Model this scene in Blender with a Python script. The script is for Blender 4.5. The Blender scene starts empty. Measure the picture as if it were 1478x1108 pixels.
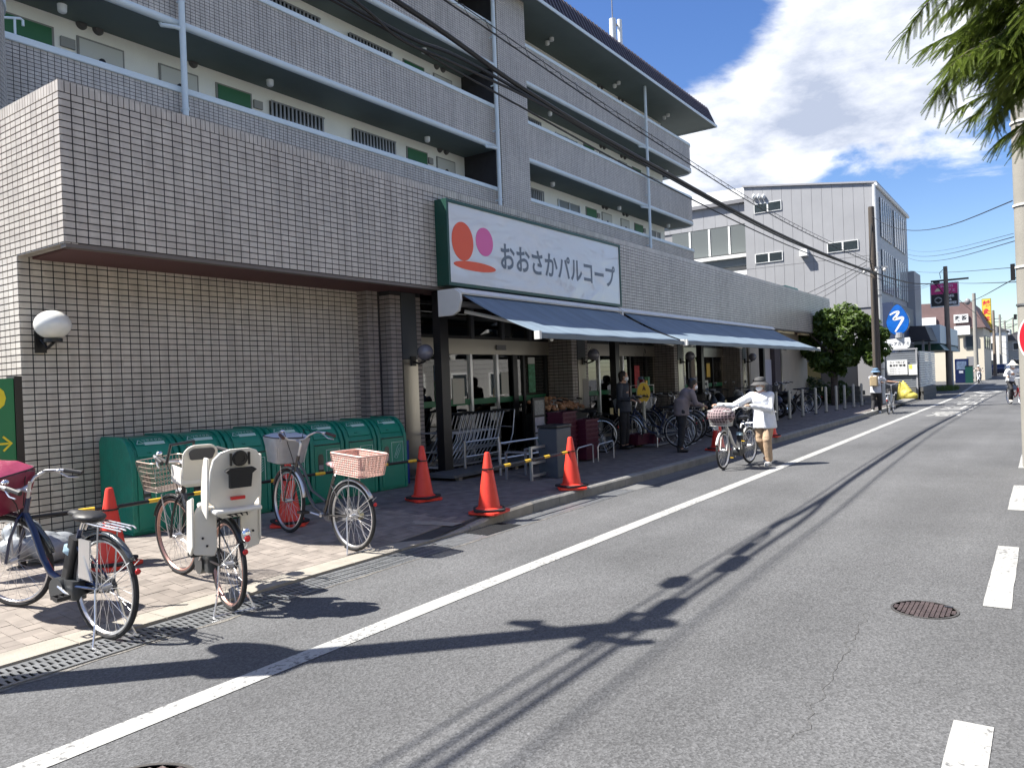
import bpy, math, random
from math import sin, cos, pi, radians as R_, sqrt, atan2
from mathutils import Vector, Matrix, noise as mnoise
random.seed(7)
SC = bpy.context.scene
COL = SC.collection

# ---------------------------------------------------------------- camera
CAMZ = 1.6
YAW, PITCH, ROLL = R_(34.981), R_(-0.181), R_(-2.210)
FPX, PW, PH = 1101.8, 1478.0, 1108.0
_cy, _sy, _cp, _sp = cos(YAW), sin(YAW), cos(PITCH), sin(PITCH)
_f = Vector((_cy*_cp, _sy*_cp, _sp)); _r0 = Vector((_sy, -_cy, 0)); _u0 = _r0.cross(_f)
_r = cos(ROLL)*_r0 + sin(ROLL)*_u0
_u = -sin(ROLL)*_r0 + cos(ROLL)*_u0
cam = bpy.data.cameras.new('camera'); cam.sensor_width = 36.0; cam.sensor_fit = 'HORIZONTAL'
cam.lens = FPX/PW*36.0; cam.clip_start = 0.05; cam.clip_end = 3000
camo = bpy.data.objects.new('camera', cam); COL.objects.link(camo)
camo.matrix_world = Matrix(((_r[0], _u[0], -_f[0], 0), (_r[1], _u[1], -_f[1], 0), (_r[2], _u[2], -_f[2], CAMZ), (0, 0, 0, 1)))
SC.camera = camo

def at(px, py, ax, val):
    """world point seen at photo pixel (px,py) on the plane coordinate[ax]=val: used to survey the place from the photo"""
    d = _f + ((px-PW/2)/FPX)*_r - ((py-PH/2)/FPX)*_u
    o = Vector((0, 0, CAMZ)); t = (val-o[ax])/d[ax]
    return o + d*t

# ---------------------------------------------------------------- world, sun, exposure
SUN_D = Vector((0.43, -0.57, -1.0)).normalized()
SUN_EL = math.asin(-SUN_D.z); SUN_AZ = atan2(-SUN_D.x, -SUN_D.y)
world = bpy.data.worlds.new('World'); SC.world = world; world.use_nodes = True
nt = world.node_tree; nt.nodes.clear(); N = nt.nodes.new; L = nt.links.new
out = N('ShaderNodeOutputWorld'); bg = N('ShaderNodeBackground'); L(bg.outputs[0], out.inputs[0])
sky = N('ShaderNodeTexSky'); sky.sky_type = 'NISHITA'; sky.sun_disc = False
sky.sun_elevation = SUN_EL; sky.sun_rotation = SUN_AZ % (2*pi); sky.air_density = 1.0; sky.dust_density = 0.6; sky.ozone_density = 2.0
bg.inputs['Strength'].default_value = 0.15
tc = N('ShaderNodeTexCoord'); sep = N('ShaderNodeSeparateXYZ'); L(tc.outputs['Generated'], sep.inputs[0])
def wmath(op, a, b=None, c=None):
    n = N('ShaderNodeMath'); n.operation = op
    for i, v in enumerate((a, b, c)):
        if v is None: continue
        if isinstance(v, (int, float)): n.inputs[i].default_value = v
        else: L(v, n.inputs[i])
    return n.outputs[0]
zz = wmath('MAXIMUM', sep.outputs[2], 0.0); den = wmath('ADD', zz, 0.16)
cx = wmath('DIVIDE', sep.outputs[0], den); cyy = wmath('DIVIDE', sep.outputs[1], den)
comb = N('ShaderNodeCombineXYZ'); L(cx, comb.inputs[0]); L(cyy, comb.inputs[1]); comb.inputs[2].default_value = 3.1
nz = N('ShaderNodeTexNoise'); nz.inputs['Scale'].default_value = 1.7; nz.inputs['Detail'].default_value = 9; nz.inputs['Roughness'].default_value = 0.6; nz.inputs['Distortion'].default_value = 0.35
L(comb.outputs[0], nz.inputs['Vector'])
nz2 = N('ShaderNodeTexNoise'); nz2.inputs['Scale'].default_value = 3.6; nz2.inputs['Detail'].default_value = 8; nz2.inputs['Roughness'].default_value = 0.6
L(comb.outputs[0], nz2.inputs['Vector'])
def lobe(px, py, r0, r1, amp):
    d = (_f + ((px-PW/2)/FPX)*_r - ((py-PH/2)/FPX)*_u).normalized()
    dn = N('ShaderNodeVectorMath'); dn.operation = 'DOT_PRODUCT'; L(tc.outputs['Generated'], dn.inputs[0]); dn.inputs[1].default_value = d
    m = N('ShaderNodeMapRange'); m.interpolation_type = 'SMOOTHSTEP'; L(dn.outputs['Value'], m.inputs[0])
    m.inputs[1].default_value = cos(r1); m.inputs[2].default_value = cos(r0); m.inputs[3].default_value = 0; m.inputs[4].default_value = amp
    return m.outputs[0]
dens = nz.outputs['Fac']
for a in ((1190, 150, 0.02, 0.20, 0.17), (1330, 60, 0.02, 0.18, 0.10), (1060, 200, 0.02, 0.14, 0.20), (1010, 260, 0.02, 0.10, 0.10), (1400, 292, 0.0, 0.07, 0.16), (925, 95, 0.0, 0.05, 0.14), (930, 0, 0.06, 0.20, -0.30), (1330, 330, 0.03, 0.20, -0.22), (1130, 320, 0.02, 0.10, -0.05)):
    dens = wmath('ADD', dens, lobe(*a))
mr = N('ShaderNodeMapRange'); mr.interpolation_type = 'SMOOTHSTEP'; L(dens, mr.inputs[0]); mr.inputs[1].default_value = 0.49; mr.inputs[2].default_value = 0.65
thick = wmath('SUBTRACT', nz2.outputs['Fac'], wmath('MULTIPLY', wmath('SUBTRACT', dens, 0.62), 0.13))
rampc = N('ShaderNodeMapRange'); L(thick, rampc.inputs[0]); rampc.inputs[1].default_value = 0.32; rampc.inputs[2].default_value = 0.60
cmix = N('ShaderNodeMix'); cmix.data_type = 'RGBA'; L(rampc.outputs[0], cmix.inputs[0]); cmix.inputs[6].default_value = (1.15, 1.30, 1.66, 1); cmix.inputs[7].default_value = (2.5, 2.56, 2.7, 1)
hs = N('ShaderNodeHueSaturation'); L(sky.outputs[0], hs.inputs['Color']); hs.inputs['Saturation'].default_value = 1.26; hs.inputs['Value'].default_value = 0.385; hs.inputs['Hue'].default_value = 0.513
mixn = N('ShaderNodeMix'); mixn.data_type = 'RGBA'; L(mr.outputs[0], mixn.inputs[0]); L(hs.outputs[0], mixn.inputs[6]); L(cmix.outputs[2], mixn.inputs[7])
L(mixn.outputs[2], bg.inputs[0])

sl = bpy.data.lights.new('sun', 'SUN'); sl.energy = 3.9; sl.angle = R_(0.55); sl.color = (1.0, 0.955, 0.88)
so = bpy.data.objects.new('sun', sl); COL.objects.link(so); so.rotation_euler = SUN_D.to_track_quat('-Z', 'Y').to_euler()
SC.view_settings.view_transform = 'Standard'; SC.view_settings.look = 'None'; SC.view_settings.gamma = 1; SC.view_settings.use_curve_mapping = False
SC.view_settings.exposure = 1.70
try:
    SC.cycles.max_bounces = 8; SC.cycles.transparent_max_bounces = 12; SC.cycles.caustics_reflective = False; SC.cycles.caustics_refractive = False
except Exception: pass

# ---------------------------------------------------------------- materials
MATS = {}
def mat(name, col, rough=0.6, metal=0.0, var=0.0, vscale=3.0, bump=0.0, bscale=60.0, coat=0.0, col2=None, emit=None, estr=0.0, alpha=None, spec=None, stretch=None):
    if name in MATS: return MATS[name]
    m = bpy.data.materials.new(name); m.use_nodes = True; t = m.node_tree; b = t.nodes['Principled BSDF']
    b.inputs['Base Color'].default_value = (*col, 1); b.inputs['Roughness'].default_value = rough; b.inputs['Metallic'].default_value = metal
    if coat: b.inputs['Coat Weight'].default_value = coat; b.inputs['Coat Roughness'].default_value = 0.08
    if spec is not None: b.inputs['Specular IOR Level'].default_value = spec
    if emit: b.inputs['Emission Color'].default_value = (*emit, 1); b.inputs['Emission Strength'].default_value = estr
    if alpha is not None: b.inputs['Alpha'].default_value = alpha
    if var or bump:
        tcn = t.nodes.new('ShaderNodeTexCoord'); mp = t.nodes.new('ShaderNodeMapping'); t.links.new(tcn.outputs['Object'], mp.inputs[0])
        if stretch: mp.inputs['Scale'].default_value = stretch
    if var:
        n = t.nodes.new('ShaderNodeTexNoise'); n.inputs['Scale'].default_value = vscale; n.inputs['Detail'].default_value = 7; n.inputs['Roughness'].default_value = 0.65
        t.links.new(mp.outputs[0], n.inputs['Vector'])
        r = t.nodes.new('ShaderNodeMapRange'); r.inputs[1].default_value = 0.3; r.inputs[2].default_value = 0.7; t.links.new(n.outputs['Fac'], r.inputs[0])
        x = t.nodes.new('ShaderNodeMix'); x.data_type = 'RGBA'; t.links.new(r.outputs[0], x.inputs[0])
        c2 = col2 or tuple(min(1, c*(1+var)) for c in col); c1 = col if col2 else tuple(c*(1-var) for c in col)
        x.inputs[6].default_value = (*c1, 1); x.inputs[7].default_value = (*c2, 1); t.links.new(x.outputs[2], b.inputs['Base Color'])
        r2 = t.nodes.new('ShaderNodeMapRange'); r2.inputs[3].default_value = max(0.03, rough-0.08); r2.inputs[4].default_value = min(1, rough+0.08); t.links.new(n.outputs['Fac'], r2.inputs[0]); t.links.new(r2.outputs[0], b.inputs['Roughness'])
    if bump:
        n = t.nodes.new('ShaderNodeTexNoise'); n.inputs['Scale'].default_value = bscale; n.inputs['Detail'].default_value = 5; t.links.new(mp.outputs[0], n.inputs['Vector'])
        bn = t.nodes.new('ShaderNodeBump'); bn.inputs['Strength'].default_value = bump; bn.inputs['Distance'].default_value = 0.02; t.links.new(n.outputs['Fac'], bn.inputs['Height']); t.links.new(bn.outputs[0], b.inputs['Normal'])
    MATS[name] = m; return m

def tile_mat(name, c1, c2, cell, rough=0.35):
    """glazed tile: one tone per tile (snapped object coordinates), faint streaks"""
    if name in MATS: return MATS[name]
    m = bpy.data.materials.new(name); m.use_nodes = True; t = m.node_tree; b = t.nodes['Principled BSDF']; N = t.nodes.new; L = t.links.new
    g = N('ShaderNodeNewGeometry'); sn = N('ShaderNodeVectorMath'); sn.operation = 'SNAP'; L(g.outputs['Position'], sn.inputs[0]); sn.inputs[1].default_value = cell
    w = N('ShaderNodeTexWhiteNoise'); w.noise_dimensions = '3D'; L(sn.outputs[0], w.inputs['Vector'])
    n = N('ShaderNodeTexNoise'); n.inputs['Scale'].default_value = 0.7; n.inputs['Detail'].default_value = 6; L(g.outputs['Position'], n.inputs['Vector'])
    mp = N('ShaderNodeMapping'); mp.inputs['Scale'].default_value = (5, 5, 0.35); L(g.outputs['Position'], mp.inputs[0])
    n3 = N('ShaderNodeTexNoise'); n3.inputs['Scale'].default_value = 1.4; n3.inputs['Detail'].default_value = 5; L(mp.outputs[0], n3.inputs['Vector'])
    x = N('ShaderNodeMix'); x.data_type = 'RGBA'; L(w.outputs['Value'], x.inputs[0]); x.inputs[6].default_value = (*c1, 1); x.inputs[7].default_value = (*c2, 1)
    r = N('ShaderNodeMapRange'); L(n.outputs['Fac'], r.inputs[0]); r.inputs[1].default_value = 0.3; r.inputs[2].default_value = 0.7; r.inputs[3].default_value = 0.90; r.inputs[4].default_value = 1.05
    r2 = N('ShaderNodeMapRange'); L(n3.outputs['Fac'], r2.inputs[0]); r2.inputs[1].default_value = 0.35; r2.inputs[2].default_value = 0.6; r2.inputs[3].default_value = 0.85; r2.inputs[4].default_value = 1.01
    mm = N('ShaderNodeMath'); mm.operation = 'MULTIPLY'; L(r.outputs[0], mm.inputs[0]); L(r2.outputs[0], mm.inputs[1])
    vm = N('ShaderNodeVectorMath'); vm.operation = 'SCALE'; L(x.outputs[2], vm.inputs[0]); L(mm.outputs[0], vm.inputs['Scale']); L(vm.outputs[0], b.inputs['Base Color'])
    b.inputs['Roughness'].default_value = rough
    MATS[name] = m; return m

def asphalt_mat(name='asphalt', base=(0.094, 0.0955, 0.098)):
    m = bpy.data.materials.new(name); m.use_nodes = True; t = m.node_tree; b = t.nodes['Principled BSDF']; N = t.nodes.new; L = t.links.new
    g = N('ShaderNodeNewGeometry')
    v = N('ShaderNodeTexVoronoi'); v.inputs['Scale'].default_value = 95; L(g.outputs['Position'], v.inputs['Vector'])
    v2 = N('ShaderNodeTexVoronoi'); v2.inputs['Scale'].default_value = 38; L(g.outputs['Position'], v2.inputs['Vector'])
    n1 = N('ShaderNodeTexNoise'); n1.inputs['Scale'].default_value = 0.45; n1.inputs['Detail'].default_value = 8; n1.inputs['Roughness'].default_value = 0.6; L(g.outputs['Position'], n1.inputs['Vector'])
    n2 = N('ShaderNodeTexNoise'); n2.inputs['Scale'].default_value = 60; n2.inputs['Detail'].default_value = 4; L(g.outputs['Position'], n2.inputs['Vector'])
    mp = N('ShaderNodeMapping'); mp.inputs['Scale'].default_value = (0.12, 1.3, 1); L(g.outputs['Position'], mp.inputs[0])
    n3 = N('ShaderNodeTexNoise'); n3.inputs['Scale'].default_value = 1.0; n3.inputs['Detail'].default_value = 5; L(mp.outputs[0], n3.inputs['Vector'])
    def mrr(src, a, b_, c, d):
        r = N('ShaderNodeMapRange'); L(src, r.inputs[0]); r.inputs[1].default_value = a; r.inputs[2].default_value = b_; r.inputs[3].default_value = c; r.inputs[4].default_value = d; return r.outputs[0]
    sp = N('ShaderNodeSeparateColor'); L(v.outputs['Color'], sp.inputs[0])
    agg = mrr(sp.outputs[0], 0, 1, 0.62, 1.32)
    sp2 = N('ShaderNodeSeparateColor'); L(v2.outputs['Color'], sp2.inputs[0])
    big = mrr(sp2.outputs[1], 0.90, 1.0, 1.0, 1.9)
    bd = mrr(v2.outputs['Distance'], 0.0, 0.35, 1.0, 0.0)
    pl = mrr(n1.outputs['Fac'], 0.3, 0.7, 0.76, 1.18); wt = mrr(n3.outputs['Fac'], 0.3, 0.7, 0.84, 1.12); fn = mrr(n2.outputs['Fac'], 0.3, 0.7, 0.78, 1.2)
    def mul(a, b_):
        q = N('ShaderNodeMath'); q.operation = 'MULTIPLY'; L(a, q.inputs[0]); L(b_, q.inputs[1]); return q.outputs[0]
    bx = N('ShaderNodeMix'); bx.data_type = 'FLOAT'; L(bd, bx.inputs[0]); bx.inputs[2].default_value = 1.0; L(big, bx.inputs[3])
    k = mul(mul(mul(agg, pl), mul(wt, fn)), bx.outputs[0])
    vm = N('ShaderNodeVectorMath'); vm.operation = 'SCALE'; vm.inputs[0].default_value = base; L(k, vm.inputs['Scale']); L(vm.outputs[0], b.inputs['Base Color'])
    b.inputs['Roughness'].default_value = 0.85
    bn = N('ShaderNodeBump'); bn.inputs['Strength'].default_value = 0.55; bn.inputs['Distance'].default_value = 0.004; L(v.outputs['Distance'], bn.inputs['Height']); L(bn.outputs[0], b.inputs['Normal'])
    MATS[name] = m; return m

def glass_mat(name, tint=(0.75, 0.8, 0.8), clear=0.75):
    m = bpy.data.materials.new(name); m.use_nodes = True; t = m.node_tree; t.nodes.clear(); N = t.nodes.new; L = t.links.new
    o = N('ShaderNodeOutputMaterial'); mx = N('ShaderNodeMixShader'); fr = N('ShaderNodeFresnel'); fr.inputs['IOR'].default_value = 1.5
    tr = N('ShaderNodeBsdfTransparent'); tr.inputs[0].default_value = (*[c*clear for c in tint], 1); gl = N('ShaderNodeBsdfGlossy'); gl.inputs['Roughness'].default_value = 0.02; gl.inputs[0].default_value = (1, 1, 1, 1)
    mr = N('ShaderNodeMapRange'); L(fr.outputs[0], mr.inputs[0]); mr.inputs[3].default_value = 0.10; mr.inputs[4].default_value = 1.0
    L(mr.outputs[0], mx.inputs[0]); L(tr.outputs[0], mx.inputs[1]); L(gl.outputs[0], mx.inputs[2]); L(mx.outputs[0], o.inputs[0])
    MATS[name] = m; return m

def leaf_mat(name, c1, c2, scale=2.0, trans=0.35):
    m = bpy.data.materials.new(name); m.use_nodes = True; t = m.node_tree; b = t.nodes['Principled BSDF']; N = t.nodes.new; L = t.links.new; o = t.nodes['Material Output']
    g = N('ShaderNodeNewGeometry'); n = N('ShaderNodeTexNoise'); n.inputs['Scale'].default_value = scale; n.inputs['Detail'].default_value = 4; L(g.outputs['Position'], n.inputs['Vector'])
    add = N('ShaderNodeMath'); add.operation = 'MULTIPLY_ADD'; L(g.outputs['Random Per Island'], add.inputs[0]); add.inputs[1].default_value = 0.45; sc = N('ShaderNodeMath'); sc.operation = 'MULTIPLY'; L(n.outputs['Fac'], sc.inputs[0]); sc.inputs[1].default_value = 0.75; L(sc.outputs[0], add.inputs[2])
    x = N('ShaderNodeMix'); x.data_type = 'RGBA'; L(add.outputs[0], x.inputs[0]); x.inputs[6].default_value = (*c1, 1); x.inputs[7].default_value = (*c2, 1); L(x.outputs[2], b.inputs['Base Color']); b.inputs['Roughness'].default_value = 0.5
    tr = N('ShaderNodeBsdfTranslucent'); L(x.outputs[2], tr.inputs[0]); mx = N('ShaderNodeMixShader'); mx.inputs[0].default_value = trans; L(b.outputs[0], mx.inputs[1]); L(tr.outputs[0], mx.inputs[2]); L(mx.outputs[0], o.inputs[0])
    MATS[name] = m; return m

M_tile = tile_mat('glazed_tile', (0.485, 0.44, 0.39), (0.585, 0.54, 0.48), (0.118, 0.118, 0.07))
M_tile2 = tile_mat('glazed_tile_upper', (0.52, 0.47, 0.415), (0.60, 0.55, 0.49), (0.118, 0.118, 0.07), 0.45)
M_grout = mat('dark_grout', (0.035, 0.033, 0.037), 0.9, var=0.25, vscale=4)
M_asph = asphalt_mat()
M_asph2 = asphalt_mat('asphalt_far', (0.08, 0.08, 0.08))
M_line = mat('road_paint', (0.60, 0.60, 0.58), 0.7, var=0.14, vscale=9, bump=0.3, bscale=120)
def paint_mat(name, col, wear):
    m = bpy.data.materials.new(name); m.use_nodes = True; t = m.node_tree; b = t.nodes['Principled BSDF']; N = t.nodes.new; L = t.links.new
    g = N('ShaderNodeNewGeometry'); n = N('ShaderNodeTexNoise'); n.inputs['Scale'].default_value = 26; n.inputs['Detail'].default_value = 8; n.inputs['Roughness'].default_value = 0.72; L(g.outputs['Position'], n.inputs['Vector'])
    n2 = N('ShaderNodeTexNoise'); n2.inputs['Scale'].default_value = 1.6; n2.inputs['Detail'].default_value = 5; L(g.outputs['Position'], n2.inputs['Vector'])
    a = N('ShaderNodeMath'); a.operation = 'MULTIPLY_ADD'; L(n2.outputs['Fac'], a.inputs[0]); a.inputs[1].default_value = 0.6; L(n.outputs['Fac'], a.inputs[2])
    r = N('ShaderNodeMapRange'); L(a.outputs[0], r.inputs[0]); r.inputs[1].default_value = 0.90-wear; r.inputs[2].default_value = 1.0-wear; 
    x = N('ShaderNodeMix'); x.data_type = 'RGBA'; L(r.outputs[0], x.inputs[0]); x.inputs[6].default_value = (*col, 1); x.inputs[7].default_value = (0.13, 0.13, 0.13, 1)
    y = N('ShaderNodeMix'); y.data_type = 'RGBA'; y.blend_type = 'MULTIPLY'; y.inputs[0].default_value = 1.0; L(x.outputs[2], y.inputs[6]); r3 = N('ShaderNodeMapRange'); L(n2.outputs['Fac'], r3.inputs[0]); r3.inputs[1].default_value = 0.3; r3.inputs[2].default_value = 0.7; r3.inputs[3].default_value = 0.78; r3.inputs[4].default_value = 1.0; L(r3.outputs[0], y.inputs[7])
    L(y.outputs[2], b.inputs[0]); b.inputs['Roughness'].default_value = 0.75; MATS[name] = m; return m
M_line = paint_mat('road_paint_line', (0.38, 0.38, 0.365), 0.06)
M_linew = mat('road_paint_worn', (0.36, 0.36, 0.35), 0.8, var=0.35, vscale=6)
M_conc = mat('kerb_concrete', (0.22, 0.215, 0.20), 0.85, var=0.22, vscale=5, bump=0.4, bscale=70)
M_concd = mat('dark_concrete', (0.11, 0.11, 0.105), 0.9, var=0.3, vscale=4, bump=0.4, bscale=50)
M_strip = mat('cream_concrete', (0.29, 0.265, 0.225), 0.85, var=0.15, vscale=6, bump=0.3, bscale=80)
M_galv = mat('galvanised_steel', (0.27, 0.28, 0.29), 0.45, 0.7, var=0.2, vscale=8)
M_steel = mat('brushed_steel', (0.46, 0.43, 0.37), 0.30, 0.85, var=0.05, vscale=2)
M_chrome = mat('chrome', (0.75, 0.75, 0.76), 0.14, 1.0)
M_alum = mat('aluminium', (0.62, 0.62, 0.63), 0.33, 0.85, var=0.08)
M_black = mat('black_metal', (0.012, 0.012, 0.014), 0.35, 0.2)
M_rub = mat('tyre_rubber', (0.018, 0.018, 0.019), 0.8, var=0.2, vscale=30)
M_blkp = mat('black_plastic', (0.02, 0.02, 0.022), 0.5)
M_white = mat('white_paint', (0.74, 0.75, 0.74), 0.5, var=0.05, vscale=1.5)
M_cream = mat('gallery_wall_paint', (0.88, 0.89, 0.84), 0.75, var=0.06, vscale=0.8, bump=0.15, bscale=40)
M_cap = mat('pale_blue_white_cap', (0.66, 0.73, 0.75), 0.5, var=0.05, vscale=2)
M_soff = mat('dark_green_soffit', (0.13, 0.165, 0.155), 0.7, var=0.14, vscale=0.5)
M_gdoor = mat('green_door', (0.03, 0.14, 0.055), 0.45)
M_gdark = mat('dark_green_trim', (0.008, 0.06, 0.042), 0.4, var=0.15, vscale=3)
M_bin = mat('green_bin_plastic', (0.002, 0.18, 0.118), 0.42, var=0.22, vscale=7, bump=0.15, bscale=25)
M_binl = mat('green_bin_panel', (0.004, 0.20, 0.13), 0.36, var=0.08, vscale=3)
M_binw = mat('pale_green_print', (0.45, 0.62, 0.55), 0.5)
M_cone = mat('cone_orange', (0.72, 0.045, 0.025), 0.45, var=0.12, vscale=5)
M_coneb = mat('cone_base_rubber', (0.02, 0.02, 0.022), 0.85)
M_yel = mat('yellow_plastic', (0.75, 0.47, 0.03), 0.5, var=0.1, vscale=10)
M_mar = mat('maroon_vinyl', (0.20, 0.014, 0.045), 0.42, var=0.2, vscale=6, bump=0.3, bscale=9)
M_marp = mat('maroon_plastic', (0.075, 0.010, 0.028), 0.45, var=0.15, vscale=7)
M_pur = M_marp
M_awn = mat('awning_fabric', (0.145, 0.195, 0.245), 0.8, var=0.2, vscale=1.6, stretch=(3.5, 0.35, 1))
M_soffr = mat('brown_soffit', (0.12, 0.055, 0.055), 0.7)
M_glass = glass_mat('shop_glass', (0.62, 0.68, 0.66), 0.7)
M_glassd = mat('dark_window_glass', (0.03, 0.04, 0.045), 0.06, 0.0, coat=0.6, spec=0.9)
M_skin = mat('skin', (0.52, 0.31, 0.22), 0.55)
M_navy = mat('navy_paint', (0.008, 0.02, 0.07), 0.3, 0.3, coat=0.5)
M_frd = mat('black_frame_paint', (0.02, 0.02, 0.022), 0.35, 0.2, coat=0.3)
M_silv = mat('silver_paint', (0.38, 0.38, 0.37), 0.3, 0.75)
M_wood = mat('pole_wood', (0.19, 0.155, 0.125), 0.85, var=0.35, vscale=2, bump=0.5, bscale=20, stretch=(6, 6, 0.6))
M_pconc = mat('pole_concrete', (0.25, 0.24, 0.215), 0.85, var=0.12, vscale=1.5, bump=0.2, bscale=50)
M_cable = mat('black_cable', (0.012, 0.012, 0.013), 0.6)
M_wht2 = mat('white_plastic', (0.72, 0.71, 0.68), 0.35, var=0.06, vscale=5)
M_red = mat('red_plastic', (0.6, 0.02, 0.02), 0.3)
M_gry = mat('grey_plastic', (0.2, 0.2, 0.21), 0.5)
M_tan = mat('beige_siding', (0.42, 0.375, 0.31), 0.7, var=0.08, vscale=2)
M_foil = mat('silver_cover_cloth', (0.40, 0.41, 0.43), 0.45, 0.3, var=0.12, vscale=8, bump=0.5, bscale=8)
M_ratt = mat('pink_rattan', (0.62, 0.36, 0.30), 0.6, var=0.3, vscale=25, col2=(0.72, 0.52, 0.44))

# ---------------------------------------------------------------- mesh helpers
def rotm(ax=0, ay=0, az=0):
    return Matrix.Rotation(az, 3, 'Z') @ Matrix.Rotation(ay, 3, 'Y') @ Matrix.Rotation(ax, 3, 'X')
class MB:
    def __init__(s, xf=None): s.v = []; s.f = []; s.xf = xf
    def add(s, vs, fs):
        o = len(s.v)
        s.v += [tuple(s.xf(Vector(v))) if s.xf else tuple(v) for v in vs]; s.f += [tuple(i+o for i in f) for f in fs]; return s
    def box(s, a, b, skip=()):
        x0, y0, z0 = a; x1, y1, z1 = b
        v = [(x0,y0,z0),(x1,y0,z0),(x1,y1,z0),(x0,y1,z0),(x0,y0,z1),(x1,y0,z1),(x1,y1,z1),(x0,y1,z1)]
        F = {'-z':(0,3,2,1),'+z':(4,5,6,7),'-y':(0,1,5,4),'+x':(1,2,6,5),'+y':(2,3,7,6),'-x':(3,0,4,7)}
        return s.add(v, [q for k, q in F.items() if k not in skip])
    def obox(s, c, size, m=None):
        m = m or Matrix.Identity(3); c = Vector(c); hx, hy, hz = size[0]/2, size[1]/2, size[2]/2
        v = [c + m @ Vector((i*hx, j*hy, k*hz)) for k in (-1, 1) for (i, j) in ((-1,-1),(1,-1),(1,1),(-1,1))]
        return s.add(v, [(0,3,2,1),(4,5,6,7),(0,1,5,4),(1,2,6,5),(2,3,7,6),(3,0,4,7)])
    def rbox(s, c, size, r=0.02, m=None, n=3):
        """box with rounded vertical profile in local XY"""
        m = m or Matrix.Identity(3); c = Vector(c); hx, hy, hz = size[0]/2, size[1]/2, size[2]/2; r = min(r, hx, hy); pts = []
        for (sx, sy, a0) in ((1,1,0),(-1,1,pi/2),(-1,-1,pi),(1,-1,1.5*pi)):
            for i in range(n+1):
                a = a0+pi/2*i/n; pts.append((sx*(hx-r)+r*cos(a), sy*(hy-r)+r*sin(a)))
        k = len(pts); v = [c + m @ Vector((p[0], p[1], -hz)) for p in pts] + [c + m @ Vector((p[0], p[1], hz)) for p in pts]
        return s.add(v, [tuple(reversed(range(k))), tuple(range(k, 2*k))] + [(i, (i+1) % k, k+(i+1) % k, k+i) for i in range(k)])
    def tube(s, pts, r, n=8, closed=False, cap=True):
        pts = [Vector(p) for p in pts]; m = len(pts); rs = r if isinstance(r, (list, tuple)) else [r]*m
        vs = []; prev = None
        for i, p in enumerate(pts):
            if closed: d = pts[(i+1) % m]-pts[i-1]
            else: d = pts[min(i+1, m-1)]-pts[max(i-1, 0)]
            if d.length < 1e-9: d = Vector((0, 0, 1))
            d.normalize()
            if prev is None:
                a = Vector((0, 0, 1)) if abs(d.z) < 0.9 else Vector((1, 0, 0)); u = d.cross(a).normalized()
            else:
                u = prev - d*prev.dot(d)
                u = u.normalized() if u.length > 1e-6 else d.orthogonal().normalized()
            prev = u; w = d.cross(u)
            for k in range(n):
                t = 2*pi*k/n; vs.append(p+(u*cos(t)+w*sin(t))*rs[i])
        fs = []
        for i in range(m if closed else m-1):
            a = i*n; b = ((i+1) % m)*n
            for k in range(n): fs.append((a+k, a+(k+1) % n, b+(k+1) % n, b+k))
        if cap and not closed: fs += [tuple(reversed(range(n))), tuple(range((m-1)*n, m*n))]
        return s.add(vs, fs)
    def cyl(s, a, b, r0, r1=None, n=16): return s.tube([a, b], [r0, r0 if r1 is None else r1], n)
    def lathe(s, prof, n=24, c=(0, 0, 0), m=None, closed=False):
        m = m or Matrix.Identity(3); c = Vector(c); vs = []; k = len(prof)
        for (r, z) in prof:
            for i in range(n):
                t = 2*pi*i/n; vs.append(c+m @ Vector((r*cos(t), r*sin(t), z)))
        fs = []
        for j in range(k if closed else k-1):
            a = j*n; b = ((j+1) % k)*n
            for i in range(n): fs.append((a+i, a+(i+1) % n, b+(i+1) % n, b+i))
        if not closed:
            if prof[0][0] > 1e-6: fs.append(tuple(reversed(range(n))))
            if prof[-1][0] > 1e-6: fs.append(tuple(range((k-1)*n, k*n)))
        return s.add(vs, fs)
    def sph(s, c, r, nu=16, nv=10, m=None):
        rx, ry, rz = r if isinstance(r, (list, tuple)) else (r, r, r); m = m or Matrix.Identity(3); c = Vector(c); vs = [c+m @ Vector((0, 0, -rz))]
        for j in range(1, nv):
            ph = -pi/2+pi*j/nv
            for i in range(nu):
                t = 2*pi*i/nu; vs.append(c+m @ Vector((rx*cos(ph)*cos(t), ry*cos(ph)*sin(t), rz*sin(ph))))
        vs.append(c+m @ Vector((0, 0, rz))); fs = [(0, 1+(i+1) % nu, 1+i) for i in range(nu)]
        for j in range(nv-2):
            a = 1+j*nu; b = a+nu
            for i in range(nu): fs.append((a+i, a+(i+1) % nu, b+(i+1) % nu, b+i))
        a = 1+(nv-2)*nu; fs += [(a+i, a+(i+1) % nu, len(vs)-1) for i in range(nu)]
        return s.add(vs, fs)
    def prism(s, pts, fn, d0, d1):
        """outline pts (a,b) lifted by fn(a,b,d)"""
        k = len(pts); v = [fn(a, b, d0) for a, b in pts]+[fn(a, b, d1) for a, b in pts]
        return s.add(v, [tuple(reversed(range(k))), tuple(range(k, 2*k))]+[(i, (i+1) % k, k+(i+1) % k, k+i) for i in range(k)])
    def quad(s, *p): return s.add(p, [tuple(range(len(p)))])
    def mesh(s, name, m, smooth=False, off=None):
        me = bpy.data.meshes.new(name)
        v = s.v if off is None else [(a-off[0], b-off[1], c-off[2]) for a, b, c in s.v]
        me.from_pydata(v, [], s.f)
        if m: me.materials.append(m)
        if smooth: me.polygons.foreach_set('use_smooth', [True]*len(me.polygons)); 
        me.update(); return me
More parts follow.
